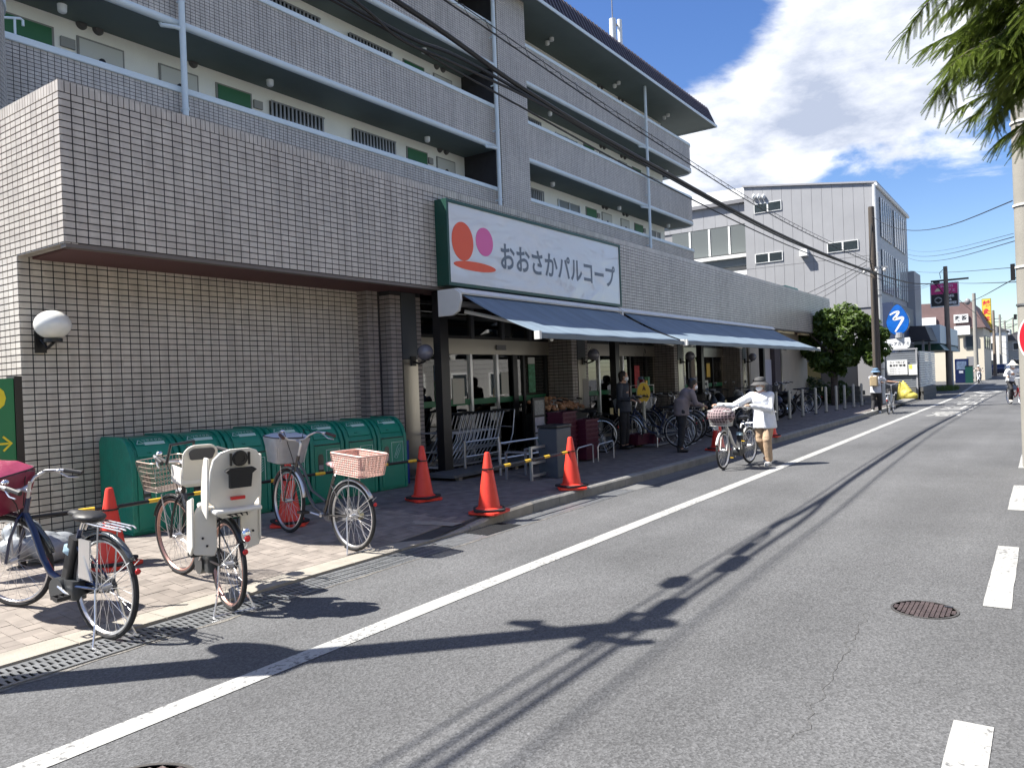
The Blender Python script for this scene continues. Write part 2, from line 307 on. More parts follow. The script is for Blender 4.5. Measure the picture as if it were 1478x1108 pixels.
    def build(s, name, m, parent=None, smooth=False, world=False, kind=None, bevel=0, **kw):
        me = s.mesh(name, m, False, ORG.get(parent.name) if (world and parent) else None)
        if smooth: sm(me)
        o = bpy.data.objects.new(name, me); COL.objects.link(o)
        if parent: o.parent = parent
        if kind: o['kind'] = kind
        if world and parent: ORG[o.name] = ORG[parent.name]
        if bevel:
            b = o.modifiers.new('bevel', 'BEVEL'); b.width = bevel; b.segments = 2; b.limit_method = 'ANGLE'
        for k, w in kw.items(): o[k] = w
        return o
ORG = {}
def sm(me, ang=0.7):
    me.polygons.foreach_set('use_smooth', [True]*len(me.polygons))
    try: me.set_sharp_from_angle(angle=ang)
    except Exception: pass
def thing(name, label, cat, loc=(0, 0, 0), rz=0.0, group=None, rot=None):
    o = bpy.data.objects.new(name, None); COL.objects.link(o); o.empty_display_size = 0.1
    o.location = loc; o.rotation_euler = rot or (0, 0, rz); o['label'] = label; o['category'] = cat
    if group: o['group'] = group
    ORG[o.name] = tuple(loc); return o
def tag(o, label, cat, group=None):
    o['label'] = label; o['category'] = cat
    if group: o['group'] = group
    return o
KIDS = {}
def copy_tree(o, parent=None):
    c = o.copy(); COL.objects.link(c); c.parent = parent
    for ch in [x for x in COL.objects if x.parent == o]: copy_tree(ch, c)
    return c
def dup(o, loc, rz=None, label=None, group=None, scale=None):
    c = copy_tree(o); c.location = loc
    if rz is not None: c.rotation_euler = (0, 0, rz)
    if label: c['label'] = label
    if group: c['group'] = group
    if scale: c.scale = (scale,)*3
    return c
def text(body, size, m, parent, fn, name='lettering', bold=0.0, sx=1.0, align='CENTER', space=1.0, depth=0.0):
    """flat lettering: fn(a,b) lifts text-plane coordinates to the parent's space"""
    cu = bpy.data.curves.new(name, 'FONT'); cu.body = body; cu.size = size; cu.align_x = align; cu.align_y = 'CENTER'; cu.offset = bold; cu.space_character = space; cu.resolution_u = 3; cu.extrude = depth
    o = bpy.data.objects.new(name, cu); COL.objects.link(o)
    dg = bpy.context.evaluated_depsgraph_get(); me = bpy.data.meshes.new_from_object(o.evaluated_get(dg)); bpy.data.objects.remove(o)
    for v in me.vertices: v.co = fn(v.co.x*sx, v.co.y) if not depth else (fn(v.co.x*sx, v.co.y, v.co.z))
    me.materials.clear(); me.materials.append(m); me.update()
    o = bpy.data.objects.new(name, me); COL.objects.link(o); o.parent = parent; return o
def tiles(u0, u1, v0, v1, pu, pv, fn, gap=0.0125, t=0.008, off=0.0):
    """tile boxes (5 faces) on a plane: fn(u,v,h) -> world. returns list of (centre, verts, faces)"""
    L_ = []
    nu = int(round((u1-u0)/pu)); nv = int(round((v1-v0)/pv))
    for j in range(nv):
        for i in range(nu):
            a0 = u0+i*pu+gap/2; a1 = u0+(i+1)*pu-gap/2; b0 = v0+j*pv+gap/2; b1 = v0+(j+1)*pv-gap/2
            h = t
            L_.append(((a0, a1, b0, b1), [fn(a0,b0,0),fn(a1,b0,0),fn(a1,b1,0),fn(a0,b1,0),fn(a0,b0,h),fn(a1,b0,h),fn(a1,b1,h),fn(a0,b1,h)]))
    return L_
TF = [(4,5,6,7),(0,1,5,4),(1,2,6,5),(2,3,7,6),(3,0,4,7)]
def tiles_build(lst, m, parent, near=0, name='tile'):
    """the 'near' tiles closest to the camera as single parts sharing one mesh each size, the rest joined"""
    c0 = Vector((0, 0, CAMZ)); key = lambda q: (Vector(q[1][4])-c0).length
    lst = sorted(lst, key=key); off = Vector(ORG[parent.name]); cache = {}
    for q in lst[:near]:
        o0 = Vector(q[1][0]); rel = [Vector(p)-o0 for p in q[1]]; k = tuple(round(c, 3) for p in rel for c in p)
        if k not in cache:
            me = bpy.data.meshes.new(name); me.from_pydata(rel, [], TF); me.materials.append(m); cache[k] = me
        o = bpy.data.objects.new(name, cache[k]); COL.objects.link(o); o.parent = parent; o.location = o0-off
    if lst[near:]:
        b = MB()
        for q in lst[near:]: b.add(q[1], TF)
        return b.build(name+'_field', m, parent, world=True, kind='stuff')

# ================================================================ GROUND
def sstep(x, a, b): t = max(0, min(1, (x-a)/(b-a))); return t*t*(3-2*t)
def kerb_y(x): return 5.16-0.0165*(x-6.5)          # street-side face of the kerb
def kerb_h(x): return 0.012+0.115*sstep(x, 5.9, 7.5)
def pave_z(x, y):
    a = 0.02+0.085*sstep(y, 5.3, 6.6); b = 0.128
    w = sstep(x, 5.4, 7.6); return a*(1-w)+b*w
def struct(name, mb, m, smooth=False):
    o = mb.build(name, m, None, smooth); o['kind'] = 'structure'; return o
g = MB(); g.quad((-400,-400,-0.16),(900,-400,-0.16),(900,400,-0.16),(-400,400,-0.16)); struct('ground', g, M_asph2)
g = MB()
xs = [-30, 0, 20, 40, 60, 80, 110, 150, 220, 320]
bend = lambda x: 0.0 if x < 62 else (x-62)**1.5*0.006
vs = []; fs = []
for i, x in enumerate(xs): vs += [(x, -1.05+bend(x), 0), (x, 4.80+bend(x), 0)]
for i in range(len(xs)-1): fs.append((2*i, 2*i+2, 2*i+3, 2*i+1))
g.add(vs, fs); struct('road', g, M_asph)
g = MB(); g.quad((-30,-6.5,0.10),(300,-6.5,0.10),(300,-1.21,0.10),(-30,-1.21,0.10)); struct('far_pavement', g, mat('grey_paving', (0.22, 0.21, 0.2), 0.9, var=0.2, vscale=1))
g = MB()
for i in range(60): g.box((-12+i*0.9, -1.21, -0.05), (-12+i*0.9+0.89, -1.05, 0.11))
struct('far_kerb', g, M_conc)
# gutter apron beyond the kerb and the asphalt margin up to the fence line
g = MB(); g.quad((9.8,4.80,0.002),(32,4.80,0.002),(32,5.3,0.002),(9.8,5.3,0.002)); g.quad((5.9,5.145,0.002),(9.8,5.145,0.002),(9.8,5.3,0.002),(5.9,5.3,0.002)); struct('gutter_concrete', g, mat('gutter_grey', (0.12, 0.12, 0.118), 0.9, var=0.25, vscale=3, bump=0.3, bscale=60))
g = MB(); g.quad((33.2,4.80,0.012),(120,4.80,0.012),(120,14,0.012),(33.2,14,0.012)); struct('side_road', g, M_asph2)
# pavement bed
g = MB(); nx, ny = 60, 8; vs = []
X0, X1, Y0, Y1 = -6.0, 36.0, 5.15, 16.0
for i in range(nx+1):
    for j in range(ny+1):
        x = X0+(X1-X0)*i/nx; yy0 = 5.2 if x < 6.4 else kerb_y(x)+0.1; y = yy0+(Y1-yy0)*(j/ny)**1.6; vs.append((x, y, pave_z(x, y)-0.012))
fs = [(i*(ny+1)+j, (i+1)*(ny+1)+j, (i+1)*(ny+1)+j+1, i*(ny+1)+j+1) for i in range(nx) for j in range(ny)]
g.add(vs, fs); pavement = struct('pavement', g, mat('joint_sand', (0.05, 0.047, 0.045), 0.95, var=0.3))
ORG['pavement'] = (0, 0, 0)
M_pav = tile_mat('paver', (0.19, 0.165, 0.145), (0.28, 0.245, 0.215), (0.11, 0.11, 0.5), 0.85)
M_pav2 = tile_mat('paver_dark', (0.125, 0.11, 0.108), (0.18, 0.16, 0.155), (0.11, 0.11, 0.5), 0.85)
pv = []; PL, PWd, gp = 0.20, 0.10, 0.004
def pav_add(x0, y0, x1, y1):
    if x0 < -1.5 or x1 > 33 or y1 > 8.95: return
    ymin = 5.43 if x1 < 6.6 else kerb_y(x0)+0.16
    if y0 < ymin: y0 = ymin
    if y1-y0 < 0.03 or x1-x0 < 0.03: return
    if y1 > 7.95 and x1 > 8.8: return
    z = random.uniform(-0.0015, 0.0015); g2 = gp/2
    P = [(x0+g2, y0+g2), (x1-g2, y0+g2), (x1-g2, y1-g2), (x0+g2, y1-g2)]
    v = [(a, b, pave_z(a, b)-0.014) for a, b in P]+[(a, b, pave_z(a, b)+z) for a, b in P]
    pv.append(((0,), v))
for j in range(0, 42):              # 90 degree herringbone: each row shifts one brick width
    for i in range(0, 88):
        x = -1.6+i*PL*2+(j % 4)*PWd; y = 5.0+j*PWd
        pav_add(x, y, x+PL, y+PWd)
        pav_add(x-PWd, y, x, y+PL)
key = lambda q: (Vector(q[1][4])-Vector((0, 0, CAMZ))).length
vis = [q for q in pv if q[1][4][0] > 0.387*q[1][4][1]-0.1]
near = sorted(vis, key=key)[:300]; nid = set(id(q) for q in near)
for q in near:
    o0 = Vector(q[1][0]); me = bpy.data.meshes.new('paver'); me.from_pydata([Vector(p)-o0 for p in q[1]], [], TF); me.materials.append(M_pav)
    o = bpy.data.objects.new('paver', me); COL.objects.link(o); o.parent = pavement; o.location = o0
b1 = MB(); b2 = MB()
for q in pv:
    if id(q) in nid: continue
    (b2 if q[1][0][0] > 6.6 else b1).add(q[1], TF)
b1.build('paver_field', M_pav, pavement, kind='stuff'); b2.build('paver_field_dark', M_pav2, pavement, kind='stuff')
# cream edging strip and a threshold line across the pavement
for i in range(13):
    x0 = -0.6+i*0.6
    if x0 > 6.0: break
    b = MB(); b.box((x0+0.003, 5.17, -0.05), (min(x0+0.597, 6.3), 5.425, 0.022)); b.build('edging_stone', M_strip, pavement)
b = MB(); b.add([(6.35,5.3,0.135),(6.5,5.28,0.135),(5.75,8.3,0.135),(5.62,8.3,0.135)], [(0,1,2,3)])
for k, v in enumerate(b.v): b.v[k] = (v[0], v[1], pave_z(v[0], v[1])+0.004)
b.build('threshold_strip', M_strip, pavement)
# kerb stones
x = 5.9; i = 0
while x < 32.2:
    x1 = x+0.6 if x < 14 else x+0.9; b = MB(); y0, y1 = kerb_y(x), kerb_y(x1); h0, h1 = kerb_h(x), kerb_h(x1); dz = random.uniform(-0.004, 0.004)
    w = 0.15; a = x+0.004; c = x1-0.004
    b.add([(a,y0,-0.05),(c,y1,-0.05),(c,y1+w,-0.05),(a,y0+w,-0.05),(a,y0+0.008,h0-0.02+dz),(c,y1+0.008,h1-0.02+dz),(a,y0+0.03,h0+dz),(c,y1+0.03,h1+dz),(c,y1+w,h1+dz),(a,y0+w,h0+dz)],
          [(0,1,5,4),(4,5,7,6),(6,7,8,9),(3,9,8,2),(0,4,6,9,3),(1,2,8,7,5)])
    b.build('kerb_stone', M_strip if x < 7.2 else M_conc, pavement); x = x1
# drainage channel with perforated covers
ch = MB(); ch.box((-2,4.795,-0.12),(9.8,5.165,-0.11)); ch.box((-2,4.78,-0.12),(9.8,4.80,-0.008)); ch.box((-2,5.15,-0.12),(6.0,5.168,0.0))
chan = ch.build('drainage_channel', M_concd, None); chan['kind'] = 'structure'; ORG['drainage_channel'] = (0, 0, 0)
def grate_mesh(Lg=0.995, W_=0.34, nxh=24, rows=3):
    b = MB(); bar = 0.03; t = 0.004; rw = (W_-bar*(rows+1))/rows
    for r in range(rows+1):
        y = r*(rw+bar); b.box((0, y, -0.03 if r in (0, rows) else -t), (Lg, y+bar, 0))
    for r in range(rows):
        y0 = bar+r*(rw+bar)
        for k in range(nxh):
            xx = (k+0.5*(r % 2))*Lg/nxh; x1 = xx+0.017
            if x1 > Lg: continue
            b.add([(xx,y0,0),(x1,y0,0),(x1+0.008,y0+rw,0),(xx-0.004,y0+rw,0),(xx,y0,-t),(x1,y0,-t),(x1+0.008,y0+rw,-t),(xx-0.004,y0+rw,-t)], [(0,1,2,3),(7,6,5,4),(1,5,6,2),(3,7,4,0)])
    return b.mesh('grate', M_galv)
gm = grate_mesh(); gm2 = grate_mesh(0.995, 0.34, 34, 4)
for i in range(11):
    o = bpy.data.objects.new('grate', gm if i < 7 else gm2); COL.objects.link(o); o.parent = chan
    o.location = (-1.2+i*1.0, 4.803+(0.012 if i == 3 else 0), 0.004 if i != 3 else 0.008); 
M_mesh = mat('dark_mesh_cover', (0.03, 0.032, 0.035), 0.6, 0.4)
b = MB()
for k in range(18): b.box((6.35+k*0.035, 4.83, -0.012), (6.362+k*0.035, 5.14, 0.012))
for k in range(8): b.box((6.34, 4.83+k*0.042, -0.014), (6.98, 4.842+k*0.042, 0.008))
b.build('mesh_cover', M_mesh, chan)
# crumbled asphalt edge by the channel
b = MB(); vs = []; rr = random.Random(3)
for i in range(0, 90):
    x = -0.6+i*0.1; vs += [(x, 4.80, 0.003), (x, 4.80-abs(mnoise.noise((x*2.1, 1, 0)))*(0.20 if x < 3.4 else 0.05)-0.012, 0.003)]
b.add(vs, [(2*i, 2*i+1, 2*i+3, 2*i+2) for i in range(89)]); struct('asphalt_edge_patch', b, mat('crumbled_mortar', (0.17, 0.16, 0.145), 0.95, var=0.45, vscale=14, bump=1.0, bscale=40))
# painted lines
def ribbon(pts, w, z):
    b = MB(); vs = []
    for i, p in enumerate(pts):
        a = Vector(pts[max(i-1, 0)]); c = Vector(pts[min(i+1, len(pts)-1)]); d = (c-a).normalized(); n_ = Vector((-d.y, d.x))
        w2 = w/2*(1+0.03*sin(i*2.3)); vs += [(p[0]+n_.x*w2, p[1]+n_.y*w2, z), (p[0]-n_.x*w2, p[1]-n_.y*w2, z)]
    b.add(vs, [(2*i, 2*i+1, 2*i+3, 2*i+2) for i in range(len(pts)-1)]); return b
ORG['road'] = (0, 0, 0); road = bpy.data.objects['road']
ribbon([(x*1.0, 3.68+bend(x)+0.012*sin(x*0.3)) for x in range(-10, 46)]+[(x, 3.75+(x-46)*0.035) for x in range(46, 110, 4)], 0.155, 0.004).build('edge_line', M_line, road)
for x0 in (-6.1, -2.1, 1.92, 5.87, 9.84, 13.8, 17.8, 21.8):
    b = MB(); ye = 0.31; n_ = 10; vs = []
    for k in range(n_+1):
        x = x0+2.0*k/n_; vs += [(x, ye-0.078+random.uniform(-.003,.003), 0.004), (x, ye+0.078+random.uniform(-.003,.003), 0.004)]
    b.add(vs, [(2*k, 2*k+2, 2*k+3, 2*k+1) for k in range(n_)]); b.build('centre_dash', M_line, road)
for i, (chh, x0, ln, mm) in enumerate((('意',26.9,2.9,M_line),('注',30.9,2.8,M_linew),('者',34.6,3.2,M_line),('行',38.9,3.0,M_line),('歩',42.8,2.8,M_line))):
    text(chh, 1.0, mm, road, (lambda a, b_, x0=x0, ln=ln: Vector((x0+ln/2+b_*ln, 2.68-a*1.15, 0.005))), 'road_marking', bold=0.012)
b = MB()
for s in (1, -1):
    b.quad((47.0,2.68,0.005),(50.0,2.68+0.75*s,0.005),(50.0,2.68+0.48*s,0.005),(48.3,2.68,0.005)); b.quad((53.0,2.68,0.005),(50.0,2.68+0.75*s,0.005),(50.0,2.68+0.48*s,0.005),(51.7,2.68,0.005))
b.build('diamond_marking', M_line, road)
for x in (57, 58.3, 59.6, 60.9): MB().box((x, 0.4, 0.001), (x+0.5, 3.4, 0.005)).build('crossing_stripe', M_line, road)
# manholes
def manhole(x, y, r, label):
    t = thing('manhole_cover', label, 'manhole cover', (x, y, 0))
    b = MB(); b.lathe([(r*0.93, 0.0), (r, 0.0), (r, 0.006), (r*0.93, 0.006)], 40, closed=True); b.build('ring', mat('iron_ring', (0.09, 0.085, 0.08), 0.6, 0.5, var=0.3), t)
    b = MB(); b.lathe([(0.0001, 0.004), (r*0.915, 0.004)], 40)
    m_ = mat('rusty_iron', (0.10, 0.075, 0.072), 0.6, 0.5, var=0.35, vscale=12, bump=0.5, bscale=30)
    b.build('lid', m_, t)
    b = MB()
    for i in range(-6, 7):
        for j in range(-6, 7):
            px_, py_ = i*r*0.14, j*r*0.14
            if px_*px_+py_*py_ < (r*0.86)**2: b.box((px_-r*.058, py_-r*.058, 0.004), (px_+r*.058, py_+r*.058, 0.0055), skip=('-z',))
    b.build('lid_studs', m_, t, kind='stuff')
    b = MB(); b.box((r*0.5, -r*0.62-0.03, 0.0085), (r*0.62, -r*0.62+0.02, 0.0095)); b.build('lifting_slot', M_black, t); return t
manhole(5.62, 0.70, 0.20, 'small rusty round manhole cover in the middle of the lane')
_q = at(190, 1108, 2, 0); manhole(_q.x-0.26*0.46, _q.y-0.26*0.89, 0.26, 'manhole cover cut off by the bottom edge of the photo beside the white line')
# asphalt crack
b = MB(); p = Vector((3.35, 0.93)); vs = []
for i in range(50):
    q = p+Vector((i*0.042, 0.02*mnoise.noise((i*0.35, 0, 0))*3+0.0015*i)); w = 0.0008+0.0009*random.random(); vs += [(q.x, q.y-w, 0.0035), (q.x, q.y+w, 0.0035)]
b.add(vs, [(2*i, 2*i+1, 2*i+3, 2*i+2) for i in range(49)]); b.build('crack', mat('crack_dark', (0.065, 0.063, 0.06), 0.95), road)

# ================================================================ STORE (podium)
PX0, PX1, PY, ZB, ZT, WY = 3.63, 36.05, 7.80, 3.13, 4.72, 8.83
store = thing('supermarket_building', 'low tiled supermarket with overhanging parapet below the apartment block', 'building', (PX0, PY, 0))
def S(name, mb, m, **k): return mb.build(name, m, store, world=True, **k)
t_ = 0.008
S('roof_deck', MB().box((PX0+0.26, PY+0.91, 4.3), (PX1, 16.2, 4.45)), mat('pale_deck', (0.42, 0.42, 0.40), 0.9, var=0.15, vscale=0.6))
b = MB(); b.box((PX0+t_, PY+t_, ZB), (PX1, PY+0.9, ZT-0.01)); b.box((PX0+t_, PY+0.901, ZB+0.001), (PX0+0.25, 30, ZT-0.01))
S('parapet_core', b, M_grout)
# tile faces
T = []
hr = 0.125 # soldier course
T += tiles(PX0, PX1, ZB, ZB+21*0.07, 0.118, 0.07, lambda u, v, h: (u, PY+t_-h, v))
T += tiles(PY, PY+60*0.118, ZB, ZB+21*0.07, 0.118, 0.07, lambda u, v, h: (PX0+t_-h, u, v))
T += tiles(PX0, PX1, ZB+21*0.07, ZB+21*0.07+hr-0.005, 0.059, hr-0.005, lambda u, v, h: (u, PY+t_-h, v), gap=0.009)
T += tiles(PY, PY+60*0.118, ZB+21*0.07, ZB+21*0.07+hr-0.005, 0.059, hr-0.005, lambda u, v, h: (PX0+t_-h, u, v), gap=0.009)
T += tiles(PY, PY+1.06, PX0, PX0+0.14, 0.118, 0.07, lambda u, v, h: (v, u, ZB+0.001-h))
# lower end wall (sunlit) and recessed wall
EX = 3.63
T += tiles(WY, WY+44*0.118, ZB-44*0.07, ZB, 0.118, 0.07, lambda u, v, h: (EX+t_-h, u, v))
T += tiles(EX, EX+43*0.118, ZB-44*0.07, ZB, 0.118, 0.07, lambda u, v, h: (u, WY+t_-h, v))
tiles_build(T, M_tile, store, 300)
b = MB(); b.box((PX0+0.001, PY+0.001, ZT-0.012), (PX0+0.24, 15, ZT)); b.box((PX0+0.001, PY+0.002, ZT-0.0121), (PX1, PY+0.24, ZT-0.0002)); S('coping', b, M_conc)
b = MB(); b.box((EX+t_, WY+t_, 0.0), (8.72, WY+0.25, ZB-0.001)); b.box((EX+t_, WY+0.25, 0.0), (EX+0.25, 14.5, ZB-0.001)); S('recess_wall', b, M_grout)
b = MB(); b.box((PX0+0.15, PY+0.12, ZB-0.03), (34.4, WY+0.3, ZB-0.002)); S('soffit', b, M_soffr)
b = MB(); b.box((PX0+0.02, PY+0.01, ZB-0.045), (PX1-0.05, PY+0.115, ZB-0.003)); S('drip_edge', b, mat('drip_metal', (0.15, 0.13, 0.12), 0.5, 0.4))
# pillars
PC = [9.15+5.55*k for k in range(4)]
TT = []
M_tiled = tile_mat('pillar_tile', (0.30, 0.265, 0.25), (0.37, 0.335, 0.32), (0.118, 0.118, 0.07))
for k, xc in enumerate(PC):
    x0, x1 = xc-0.40, xc+0.31; y0 = 8.40
    b = MB(); b.box((x0+t_, y0+t_, 0.1), (x1, 9.15, ZB-0.03)); pil = S('pillar', b, M_grout)
    b = MB()
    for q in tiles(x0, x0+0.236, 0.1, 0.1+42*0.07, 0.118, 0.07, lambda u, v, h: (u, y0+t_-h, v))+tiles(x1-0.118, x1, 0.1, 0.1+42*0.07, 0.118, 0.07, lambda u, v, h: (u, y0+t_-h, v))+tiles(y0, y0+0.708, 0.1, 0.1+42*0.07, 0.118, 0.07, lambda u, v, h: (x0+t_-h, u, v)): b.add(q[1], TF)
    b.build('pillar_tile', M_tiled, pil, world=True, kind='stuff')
    b = MB(); b.box((xc-0.155, y0-0.012, 0.12), (xc+0.185, y0+0.02, 2.02)); b.build('chrome_panel', M_steel, pil, world=True)
    b = MB(); b.box((xc-0.155, y0-0.010, 2.03), (xc+0.185, y0+0.02, ZB-0.04)); b.build('upper_panel', mat('grey_panel', (0.10, 0.11, 0.12), 0.35, 0.3), pil, world=True)
# wall return between recess and first pillar
b = MB()
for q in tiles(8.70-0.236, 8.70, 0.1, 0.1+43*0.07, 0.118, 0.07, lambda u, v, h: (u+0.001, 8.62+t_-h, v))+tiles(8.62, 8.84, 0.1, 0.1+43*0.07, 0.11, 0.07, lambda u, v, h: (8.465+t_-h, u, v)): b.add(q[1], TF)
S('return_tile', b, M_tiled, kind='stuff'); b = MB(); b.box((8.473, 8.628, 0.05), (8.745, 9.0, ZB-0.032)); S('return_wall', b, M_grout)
# black posts
for i, xp in enumerate((9.44, 15.45, 20.65, 26.35)):
    b = MB(); b.box((xp-0.13, 7.87, 0.10), (xp+0.02, 8.02, ZB-0.046)); b.box((xp+0.021, 7.88, 0.1), (xp+0.085, 8.01, ZB-0.046)); S('black_post', b, M_black)
# floor, back, ceiling of shop
b = MB(); b.box((8.9, 7.9, 0.0), (26.3, 16.5, 0.145)); S('shop_floor', b, mat('shop_floor_grey', (0.13, 0.13, 0.125), 0.35, var=0.2, vscale=1))
b = MB(); b.box((8.9, 16.0, 0.15), (26.3, 16.1, 3.1)); b.box((8.78, 9.16, 0.15), (8.9, 16.0, 3.1)); b.box((26.05, 9.1, 0.15), (26.2, 16.0, 3.1)); S('shop_inner_wall', b, mat('inner_wall', (0.42, 0.38, 0.30), 0.8, var=0.1))
b = MB(); b.box((8.9, 8.45, 3.1), (26.3, 16.1, 3.128)); S('shop_ceiling', b, mat('shop_ceiling', (0.22, 0.21, 0.18), 0.8))
M_lit = mat('shop_tube_light', (0.9, 0.85, 0.7), 0.5, emit=(1.0, 0.82, 0.5), estr=1.6)
for k in range(5):
    for j in range(3):
        b = MB(); xx = 10.0+k*3.3; b.box((xx, 9.8+j*2.0, 3.03), (xx+1.3, 9.9+j*2.0, 3.09)); S('ceiling_light', b, M_lit)
# glazed bays
GY = 9.02
M_lilac = mat('green_stripe_film', (0.01, 0.16, 0.07), 0.4)
def bay(xa, xb, doors, mull):
    fr = MB(); st = MB()
    st.box((xa, GY-0.05, 2.15), (xb, GY+0.06, 2.44)); st.box((xa, GY-0.04, 0.14), (xb, GY+0.05, 0.22))
    S('steel_transom', st, M_steel)
    for x in mull:
        fr = MB(); fr.box((x-0.035, GY-0.045, 0.22), (x+0.035, GY+0.055, 2.149)); S('mullion', fr, M_alum if x in doors else M_black)
    k = xa+0.1
    while k < xb:
        fr = MB(); fr.box((k-0.05, GY-0.055, 2.442), (k+0.05, GY+0.05, 3.09)); S('transom_mullion', fr, mat('dark_grey_frame', (0.055, 0.06, 0.07), 0.4, 0.3)); k += 1.0
    fr = MB(); fr.box((xa, GY-0.04, 2.44), (xb, GY+0.04, 2.50)); fr.box((xa, GY-0.04, 3.04), (xb, GY+0.04, 3.10)); S('transom_rail', fr, M_black)
    ms = sorted(mull)
    for a, c in zip([xa]+ms, ms+[xb]):
        if c-a < 0.12: continue
        p = MB(); p.box((a+0.03, GY-0.004, 0.22), (c-0.03, GY+0.004, 2.15)); pn = S('glass_pane', p, M_glass)
        p = MB(); p.box((a+0.04, GY-0.009, 1.19), (c-0.04, GY-0.006, 1.30)); p.build('green_stripe', M_lilac, pn, world=True)
    p = MB(); p.box((xa+0.03, GY-0.004, 2.5), (xb-0.03, GY+0.004, 3.04)); S('transom_glass', p, M_glass)
bay(9.47, 14.29, (11.5, 12.35), (9.8, 11.5, 12.35, 12.95, 13.3, 14.2))
bay(15.02, 19.84, (16.6, 17.9), (15.6, 16.6, 17.9, 18.3, 19.3))
bay(20.57, 25.38, (21.6, 23.4), (21.6, 22.3, 23.4, 24.4))
b = MB(); b.box((12.3, GY-0.08, 2.24), (12.62, GY-0.052, 2.34)); sd = S('door_sensor', b, M_gry)
b = MB(); b.box((12.86, GY-0.07, 0.15), (13.02, GY-0.046, 2.148)); S('door_jamb', b, M_black)
# beige side wall past the shop front
b = MB(); b.box((26.5, 8.45, 0.1), (34.35, 16, ZB-0.032)); S('side_wall', b, M_tan)
for k in range(30):
    b = MB(); z = 0.16+k*0.098
    if z > 3.0: break
    b.box((26.6, 8.437, z), (28.0, 8.449, z+0.09)); b.box((29.9, 8.437, z), (34.35, 8.449, z+0.09)); b.box((34.35, 8.45, z), (34.362, 10.4, z+0.09)); S('siding_board', b, M_tan)
b = MB(); b.box((28.1, 8.40, 0.12), (28.95, 8.44, 2.05)); dd = S('service_door', b, mat('lilac_grey_door', (0.38, 0.37, 0.42), 0.5)); b = MB(); b.sph((28.82, 8.37, 1.05), 0.03, 8, 6); b.build('handle', M_alum, dd, world=True)
b = MB(); b.box((29.0, 8.28, 0.1), (29.75, 8.449, 3.08)); S('dark_pilaster', b, mat('dark_pilaster', (0.07, 0.055, 0.06), 0.7)); b = MB(); b.box((29.76, 8.26, 0.1), (29.9, 8.44, 3.08)); S('steel_pilaster', b, M_steel)
for x in (28.4, 31.6):
    b = MB(); b.box((x, 7.95, 3.02), (x+2.2, 8.1, 3.09)); S('soffit_light', b, mat('warm_light_cover', (0.75, 0.65, 0.45), 0.5))
# metal mesh door panel etc: entrance step
b = MB(); b.rbox((10.2, 7.62, 0.20), (2.7, 0.60, 0.045), 0.02); st = S('entrance_step', b, mat('step_slate', (0.10, 0.105, 0.11), 0.7, var=0.2, vscale=3))
for k in range(4): MB().box((9.0+k*0.75, 7.35, 0.12), (9.09+k*0.75, 7.42, 0.177)).build('step_foot', M_conc, st, world=True)

# posters on the glass
def poster(xa, xb, za, zb, m, lines=0, col=None, y=None):
    y = y or GY-0.012
    t = MB().box((xa, y-0.003, za), (xb, y, zb)).build('poster', m, store, world=True); return t
M_pap = mat('paper_white', (0.62, 0.63, 0.60), 0.7); M_papb = mat('paper_blue', (0.16, 0.26, 0.42), 0.6, var=0.4, vscale=12); M_papg = mat('paper_green', (0.10, 0.30, 0.18), 0.6, var=0.5, vscale=14)
poster(10.45, 10.85, 1.25, 1.65, M_papg); poster(10.45, 10.85, 1.66, 1.95, M_papb); poster(10.95, 11.3, 1.22, 1.7, M_pap); poster(12.5, 12.75, 1.35, 1.8, M_pap); poster(12.1, 12.45, 0.85, 1.12, M_pap); poster(13.5, 13.75, 1.35, 1.95, M_papg); poster(13.5, 13.75, 1.96, 2.1, M_pap)
poster(21.0, 21.4, 1.0, 1.5, M_pap); poster(23.6, 24.0, 0.9, 1.4, M_pap); poster(18.6, 18.9, 1.3, 1.9, mat('paper_red', (0.45, 0.05, 0.06), 0.6, var=0.4, vscale=10)); poster(23.9, 24.2, 1.5, 1.95, M_yel)
poster(14.71, 14.95, 1.0, 1.6, mat('notice_grey', (0.3, 0.29, 0.28), 0.6), y=8.385)

# rooftop box on the podium behind the parapet
rb = thing('rooftop_unit', 'pale green rooftop box behind the far end of the tiled parapet', 'rooftop unit', (34.9, 10.0, 4.45))
b = MB(); b.box((-1.0, -0.9, 0), (1.0, 0.9, 0.85)); b.build('casing', mat('pale_green_paint', (0.22, 0.42, 0.32), 0.6), rb); MB().box((-0.8, -0.92, 0.2), (0.8, -0.901, 0.6)).build('louvre', M_gry, rb)

